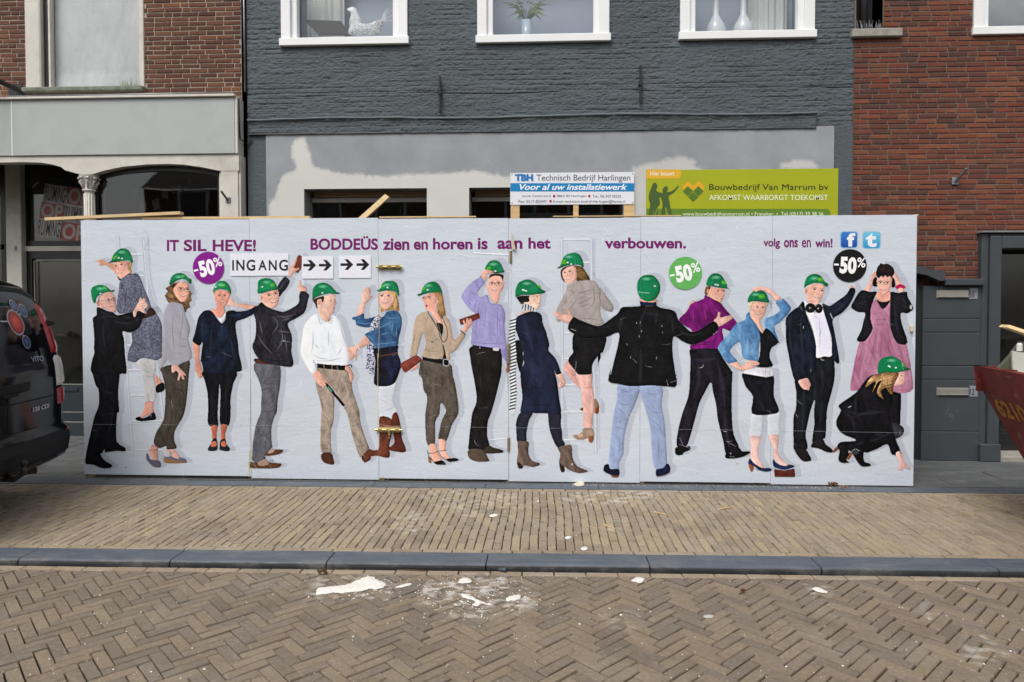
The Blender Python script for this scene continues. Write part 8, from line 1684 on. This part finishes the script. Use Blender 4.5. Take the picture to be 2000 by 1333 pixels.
# ================================================================== the red skip at the right
KC = Vector((3.47, 5.67, 0)); Ke = Vector((.985, -.17, 0)).normalized(); Kn = Vector((-.17, -.985, 0)).normalized(); KZ = 1.18; KW, KL = 1.72, 3.6
def kp(a, b, z): return KC + Ke * a + Kn * b + Vector((0, 0, z))
skip = thing('skip', tuple(kp(1.8, .86, 0)), 'battered red steel rubbish skip with worn yellow number at the right edge', 'skip')
def rusty():
    t = NT('battered_red_paint'); c = t.ramp(t.noise(2.5, 6, .65), [(.3, L3((84, 30, 28))), (.7, L3((116, 42, 37)))])
    c = t.mix(t.ramp(t.noise(7, 7, .75, stretch=(1, 1, 2.2)), [(.56, (0, 0, 0)), (.66, (.85,) * 3)]), c, L3((128, 84, 74))); c = t.mix(t.ramp(t.noise(14, 6, .8), [(.60, (0, 0, 0)), (.66, (.9,) * 3)]), c, L3((66, 42, 36)))
    return t.fin(c, .6, t.bump(t.noise(12, 6, .7), .5, .01), .3)
M_RED = rusty(); SL = .50; RH = .20
def kslab(pts_o, th, inward, name, mat=M_RED):         # plate given four corners
    V = [Vector(p) for p in pts_o] + [Vector(p) + inward * th for p in pts_o]; add(name, V, [(0, 1, 2, 3), (7, 6, 5, 4), (0, 4, 5, 1), (1, 5, 6, 2), (2, 6, 7, 3), (3, 7, 4, 0)], mat, skip)
zt, zb = KZ - RH + .002, .16; off = (zt - zb) * SL; i_ = .05
kslab([kp(i_, i_, zt), kp(i_ + off, i_ + .12, zb), kp(i_ + off, KW - i_ - .12, zb), kp(i_, KW - i_, zt)], .006, Ke, 'end_plate')
kslab([kp(KL - i_, i_, zt), kp(KL - i_, KW - i_, zt), kp(KL - i_ - off, KW - i_ - .12, zb), kp(KL - i_ - off, i_ + .12, zb)], .006, -Ke, 'end_plate')
for b0, b1, iv in ((i_, i_ + .12, Kn), (KW - i_, KW - i_ - .12, -Kn)): kslab([kp(i_, b0, zt), kp(KL - i_, b0, zt), kp(KL - i_ - off, b1, zb), kp(i_ + off, b1, zb)], .006, iv, 'side_plate')
kslab([kp(i_ + off, i_ + .1, zb), kp(KL - i_ - off, i_ + .1, zb), kp(KL - i_ - off, KW - i_ - .1, zb), kp(i_ + off, KW - i_ - .1, zb)], .01, Vector((0, 0, -1)), 'floor_plate')
def kbox(a0, a1, b0, b1, z0, z1, name, mat=M_RED, tin=0.0):
    c = [(a0 + tin, b0 + tin), (a1 - tin, b0 + tin), (a1 - tin, b1 - tin), (a0 + tin, b1 - tin)]; t_ = [(a0, b0), (a1, b0), (a1, b1), (a0, b1)]
    V = [kp(a, b, z0) for a, b in c] + [kp(a, b, z1) for a, b in t_]; add(name, V, [(0, 1, 2, 3), (7, 6, 5, 4), (4, 5, 1, 0), (5, 6, 2, 1), (6, 7, 3, 2), (7, 4, 0, 3)], mat, skip)
# folded rim: outer skirt slopes in downwards
for (P0, P1, nin) in (((0, 0), (0, KW), Ke), ((0, KW), (KL, KW), -Kn), ((KL, KW), (KL, 0), -Ke), ((KL, 0), (0, 0), Kn)):
    a, b = kp(*P0, KZ), kp(*P1, KZ); c, d = b + nin * .055 + Vector((0, 0, -RH)), a + nin * .055 + Vector((0, 0, -RH)); ia, ib = a + nin * .08, b + nin * .08
    V = [a, b, c, d, ia, ib, ib + Vector((0, 0, -.04)), ia + Vector((0, 0, -.04))]; add('rim', V, [(0, 1, 2, 3), (0, 4, 5, 1), (4, 7, 6, 5), (3, 2, 6, 7)], M_RED, skip)
for b in (.45, 1.25): kbox(.02, .10, b - .03, b + .03, KZ - .002, KZ + .006, 'rim_clip')
for a in (.9, 1.8, 2.7):
    add('stiffener', [kp(a - .04, KW - i_ + .002, zt), kp(a + .04, KW - i_ + .002, zt), kp(a + .04, KW - i_ - .118, zb), kp(a - .04, KW - i_ - .118, zb), kp(a - .03, KW - i_ + .05, zt), kp(a + .03, KW - i_ + .05, zt), kp(a + .03, KW - i_ - .07, zb), kp(a - .03, KW - i_ - .07, zb)], [(4, 5, 6, 7), (0, 4, 7, 3), (1, 2, 6, 5), (0, 1, 5, 4)], M_RED, skip)
q, F = fit('6210', (.16, .03), (.62, .03), (.16, .17), .035)      # yellow number on the sloping end
def kend(b, d): z = zt - .02 - (.19 - d); return kp(i_ + (zt - z) * SL - .004, b, z)
add('yellow_number', [kend(a, b) for a, b in q], F, simple('worn_yellow', (150, 104, 30), .7, .35, 30), skip)
V = []; F = []; nn = 26                                  # rubble filling
for j in range(nn + 1):
    for i in range(nn + 1):
        a, b = .1 + (KL - .2) * i / nn, .1 + (KW - .2) * j / nn; V.append(kp(a, b, KZ - .10 + .16 * float(vnoise(a, b, .3, .3, 5, 3)) - .05 + .08 * math.sin(math.pi * j / nn)))
for j in range(nn):
    for i in range(nn): a = j * (nn + 1) + i; F.append((a, a + 1, a + nn + 2, a + nn + 1))
M_RUBB = simple('mixed_rubble', (96, 92, 80), .95, .4, 18, .9, 60, .1)
add('rubble', V, F, M_RUBB, None, kind='stuff', label='grey building rubble filling the skip', cat='rubble', at=tuple(kp(1.8, .8, KZ - .1)))
yk = 5.75
def w3b(px, py, Y): x, z = wp(px, py, Y); return (x, Y, z)
batten([w3b(1961, 637, 5.7), w3b(2120, 690, 5.1)], .10, .028, 'pine plank poking up out of the red skip', None, 'wood thrown in the skip')
P = [w3b(1977, 686, 5.45), w3b(2070, 700, 5.4), w3b(2070, 760, 5.4), w3b(1978, 722, 5.45)]; mb = MB(); mb.poly(P + [(x + .02, y + .05, z) for x, y, z in P], [(3, 2, 1, 0), (4, 5, 6, 7), (0, 1, 5, 4), (1, 2, 6, 5), (2, 3, 7, 6), (3, 0, 4, 7)])
mb.add('plaster_board', simple('white_board', (196, 196, 186), .7, .06), None, label='pale broken board standing upright in the red skip', cat='board')
P = [w3b(1995, 668, 5.5), w3b(2040, 672, 5.5), w3b(2050, 740, 5.5), w3b(1950, 722, 5.5), w3b(1975, 695, 5.5)]; mb = MB(); mb.prism([(a[0], a[2]) for a in P], 5.5, 5.54); mb.add('carpet_scrap', simple('grey_green_cloth', (84, 88, 72), .95, .2, 30, .5, 90), None, label='grey green scrap of underlay behind the pale board in the skip', cat='scrap')
mb = MB(); x, z = wp(1993, 681, 5.46); mb.lathe([(0, z - .02), (.02, z - .02), (.02, z + .03), (.012, z + .04), (0, z + .04)], x, 5.47, 10); mb.add('bottle_stopper', simple('white_plastic', (214, 214, 210), .4, .03), None, label='small white plastic stopper above the pale board in the skip', cat='stopper')

# ================================================================== spilt plaster, crumbs, leaves
M_PL = simple('spilt_plaster', (216, 212, 204), .9, .06, 30, .8, 70, .15)
def mound(s, z, h, lab, seed, mat=M_PL, name='plaster_spill', grp='spilt white plaster on the road', rag=.025):
    P = np.array([gp(*map(float, t.split(',')), z) for t in s.split()]); P = catmull(P, 5); nz_ = vnoise(P[:, 0], P[:, 1], .02, .02, seed, 3) - .5; P = P + np.stack([nz_, np.roll(nz_, 5)], 1) * rag * 1.7; h *= .6
    q, F = fill(P, .010); d, _ = dist(P, q); hh = z + .001 + h * np.clip(d / .03, 0, 1) ** .6 * (.25 + 1.3 * vnoise(q[:, 0], q[:, 1], .03, .03, seed + 3, 3))
    return add(name, np.stack([q[:, 0], q[:, 1], hh], 1), F, mat, None, label=lab, cat='plaster', group=grp)
RZ = ROADZ
mound("612,1158 622,1150 650,1146 682,1141 706,1130 722,1126 735,1132 752,1140 754,1144 742,1150 718,1152 700,1156 660,1158 622,1163", RZ, .014, 'largest white plaster splash, wedge shaped, on the herringbone road bricks', 1)
mound("772,1147 790,1141 803,1140 800,1144 784,1148", RZ, .006, 'thin pale plaster streak right of the largest splash', 2, rag=.01)
mound("895,1139 899,1132 907,1129 918,1132 920,1138 908,1140", RZ, .009, 'small white plaster lump just below the kerb', 3, rag=.012)
mound("900,1161 912,1162 925,1168 945,1177 962,1180 958,1182 940,1180 930,1185 922,1181 926,1176 908,1170", RZ, .008, 'zigzag white plaster smear in the middle of the crumbs', 4, rag=.014)
mound("986,1172 995,1166 1012,1162 1018,1165 1008,1173 992,1175", RZ, .010, 'white plaster lump at the right of the scattered crumbs', 5, rag=.012)
mound("1232,1135 1246,1128 1258,1131 1252,1139 1240,1137", RZ, .008, 'cream plaster flake just in front of the bent kerb joint', 6, rag=.006)
mound("1374,1204 1383,1201 1393,1203 1390,1207 1378,1208", RZ, .003, 'flat round pale spot of gum on the road', 7, simple('old_gum', (178, 178, 172), .8), 'gum_spot', None, .002)
mound("1582,1150 1598,1148 1616,1156 1608,1159 1590,1154", RZ, .006, 'pale plaster streak on the bricks right of the road centre', 8, rag=.012)
mound("956,1007 966,1004 974,1006 970,1010 958,1010", 0, .010, 'oval white plaster chip on the pavement', 9, rag=.003); mound("1104,1050 1110,1047 1116,1049 1112,1053 1106,1053", 0, .016, 'upright white plaster chip on the pavement before the kerb', 10, rag=.004)
mound("1134,1071 1142,1068 1148,1071 1144,1075 1136,1075", 0, .010, 'flat white plaster chip beside the kerb stone', 11, rag=.003)
mound("1120,946 1128,942 1140,940 1140,948 1128,950", 0.004, .016, 'lumpy cream plaster piece at the foot of the hoarding', 12, simple('cream_crumb', (206, 196, 172), .9), rag=.01)
def stain(s, z, seed, a=.35, c=(206, 202, 194)):
    P = np.array([gp(*map(float, t.split(',')), z) for t in s.split()]); P = catmull(P, 6); nz_ = vnoise(P[:, 0], P[:, 1], .06, .06, seed, 3) - .5; P = P + np.stack([nz_, np.roll(nz_, 5)], 1) * .05
    q, F = fill(P, .010); d, _ = dist(P, q); m = np.clip(d / .07, 0, 1) * np.clip(vnoise(q[:, 0], q[:, 1], .05, .035, seed + 2, 5) * 4.2 - 2.1, 0, 1) * a * .8; be = 1 - np.sqrt(1 - np.clip(m, 0, .98)); f_ = np.where(m > 1e-4, m / np.maximum(be, 1e-5), 2); col = np.concatenate([np.array(L3(c))[None, :] * f_[:, None], be[:, None]], 1)
    return np.stack([q[:, 0], q[:, 1], np.full(len(q), z + .0032)], 1), F, col
M_DUST = m_flat('plaster_dust', .95, .05); SV, SF, SCc = [], [], []
for a_ in (("590,1165 620,1125 700,1118 770,1130 780,1165 720,1185 640,1180", RZ, 1, .5), ("800,1150 880,1122 960,1118 1040,1140 1060,1175 1000,1210 900,1215 820,1190", RZ, 2, .75), ("1160,1200 1200,1190 1250,1195 1290,1215 1230,1235 1180,1225", RZ, 3, .4), ("1560,1140 1620,1140 1640,1165 1590,1175 1555,1160", RZ, 4, .5), ("1780,1180 1820,1170 1850,1190 1830,1220 1790,1210", RZ, 5, .5), ("1870,1240 1930,1230 1980,1290 1940,1330 1880,1300", RZ, 6, .5),
           ("830,960 1000,958 1010,985 900,1000 830,985", 0, 7, .45), ("1100,960 1260,958 1290,975 1180,990 1100,985", 0, 8, .6), ("880,975 1000,975 1010,1010 900,1015", 0, 9, .4), ("1170,1015 1230,1012 1220,1045 1180,1045", 0, 10, .4), ("760,1010 830,1000 840,1040 780,1045", 0, 11, .4)):
    v, f, c_ = stain(*a_[:3], a=a_[3]); b0 = len(SV); SV.extend(v.tolist()); SF.extend([tuple(i + b0 for i in t) for t in f]); SCc.extend(c_.tolist())
add('plaster_dust', SV, SF, M_DUST, None, cols=SCc, kind='stuff', label='pale plaster dust trodden over road and pavement bricks', cat='dust')
mb = MB(); rg = random.Random(9)
def crumb(x, y, z, r_, c):
    k_ = 5; V = [(x + r_ * rg.uniform(.6, 1.2) * math.cos(2 * math.pi * i / k_ + .3), y + r_ * rg.uniform(.6, 1.2) * math.sin(2 * math.pi * i / k_), z) for i in range(k_)] + [(x, y, z + r_ * rg.uniform(.5, 1))]; mb.poly(V, [(i, (i + 1) % k_, k_) for i in range(k_)], (*L3(c), 1))
for _ in range(800):
    t_ = rg.random()
    if t_ < .5: px, py = rg.gauss(930, 75), rg.gauss(1165, 26)
    elif t_ < .7: px, py = rg.gauss(690, 60), rg.gauss(1150, 16)
    else: px, py = rg.uniform(0, 2000), rg.uniform(1125, 1330)
    if not (1122 < py < 1332): continue
    x, y = gp(px, py, RZ); crumb(x, y, RZ - .001, rg.uniform(.0015, .006) * (1.6 if rg.random() < .06 else 1), rg.choice([(226, 222, 212), (206, 200, 188), (230, 228, 224)]))
for _ in range(420):
    px, py = (rg.uniform(0, 2000), rg.uniform(962, 1072)) if rg.random() < .45 else (rg.gauss(1130, 200), 958 + abs(rg.gauss(0, 22)))
    if not (957 < py < 1074 and 0 < px < 2000): continue
    x, y = gp(px, py, 0); crumb(x, y, -.001, rg.uniform(.0015, .006) * (1.5 if rg.random() < .06 else 1), rg.choice([(226, 222, 212), (206, 196, 176), (230, 228, 224)]))
for _ in range(260):
    px = rg.uniform(1080, 1640) if rg.random() < .8 else rg.uniform(700, 1780); py = 943 + (px - 1000) * .0115 + abs(rg.gauss(0, 2.5)) + 1; x, y = gp(px, py, .004); crumb(x, y, .003, rg.uniform(.0015, .007), rg.choice([(206, 196, 172), (190, 176, 148), (222, 216, 202)]))
mb.add('plaster_crumbs', m_flat('crumb', .9, .1), None, kind='stuff', label='scattered small crumbs of plaster and stone', cat='crumbs')
def leafy(px, py, z, sc, c1, lab, seed):
    rg2 = random.Random(seed); x, y = gp(px, py, z); m_ = MB()
    for i in range(3):
        n_ = 5; o = Vector((x + rg2.uniform(-.03, .03) * sc, y + rg2.uniform(-.02, .02) * sc, z + .004)); V = []
        for j in range(n_):
            for k_ in range(n_):
                u, w_ = j / (n_ - 1) - .5, k_ / (n_ - 1) - .5; rr = max(0, 1 - (u * u + w_ * w_) * 2.2); V.append(o + Vector((u * .10 * sc * rr + rg2.uniform(-.004, .004), w_ * .06 * sc * rr, abs(math.sin(u * 5 + i)) * .03 * sc + rg2.uniform(0, .01))))
        m_.poly(V, [(j * n_ + k_, j * n_ + k_ + 1, (j + 1) * n_ + k_ + 1, (j + 1) * n_ + k_) for j in range(n_ - 1) for k_ in range(n_ - 1)])
    return m_.add('dead_leaf', simple('dry_leaf', c1, .8, .25, 30, .4, 90), None, label=lab, cat='leaf', group='dry leaves on the street')
leafy(1628, 951, 0.004, 1.0, (128, 88, 54), 'crumpled brown dry leaf at the foot of the hoarding', 1); leafy(1648, 956, .004, .8, (150, 116, 84), 'paler dry leaf beside the crumpled brown leaf', 2); leafy(628, 1123, RZ, .7, (86, 58, 40), 'curled brown leaf on the road above the largest plaster splash', 3); leafy(1452, 1158, RZ, .5, (100, 66, 44), 'small curled brown leaf on the road right of centre', 4)
mb = MB(); x, y = gp(974, 1117, RZ); x1, y1 = gp(989, 1119, RZ); mb.tube([(x, y, RZ + .014), ((x + x1) / 2, (y + y1) / 2, RZ + .017), (x1, y1, RZ + .018)], [.010, .014, .015], 10, cap=False); mb.tube([(x1, y1, RZ + .018), (x, y, RZ + .014)], [.011, .008], 10); mb.add('plastic_tube_end', simple('dark_tube', (58, 68, 74), .4, .1), None, label='short dark plastic tube end lying below the kerb', cat='tube')
mb = MB(); x, y = gp(775, 1115, RZ); x1, y1 = gp(832, 1117, RZ); mb.tube([(x, y, RZ + .006), ((x + x1) / 2, y - .004, RZ + .008), (x1, y1, RZ + .005)], .003, 6); mb.add('twig', simple('brown_twig', (90, 66, 50), .8), None, label='thin brown twig lying along the foot of the kerb', cat='twig')
for a_, b_, lab in (((1405, 996), (1436, 991), 'pale wood splinter on the pavement right of centre'), ((1178, 1026), (1203, 1036), 'longer whitish splinter on the pavement near the kerb'), ((1278, 1002), (1306, 1008), 'cream wood splinter on the pavement below the black blazer')):
    (x, y), (x1, y1) = gp(*a_, 0), gp(*b_, 0); mb = MB(); d = Vector((x1 - x, y1 - y, 0)); nn = Vector((-d.y, d.x, 0)).normalized() * .008; p, q_ = Vector((x, y, .003)), Vector((x1, y1, .004)); mb.poly([p - nn, p + nn, q_, p - nn + Vector((0, 0, .008)), p + nn + Vector((0, 0, .008)), q_ + Vector((0, 0, .003))], [(3, 5, 4), (0, 1, 2), (0, 3, 4, 1), (0, 2, 5, 3), (1, 4, 5, 2)])
    mb.add('wood_splinter', M_TIMB, None, label=lab, cat='splinter', group='wood splinters on the pavement')
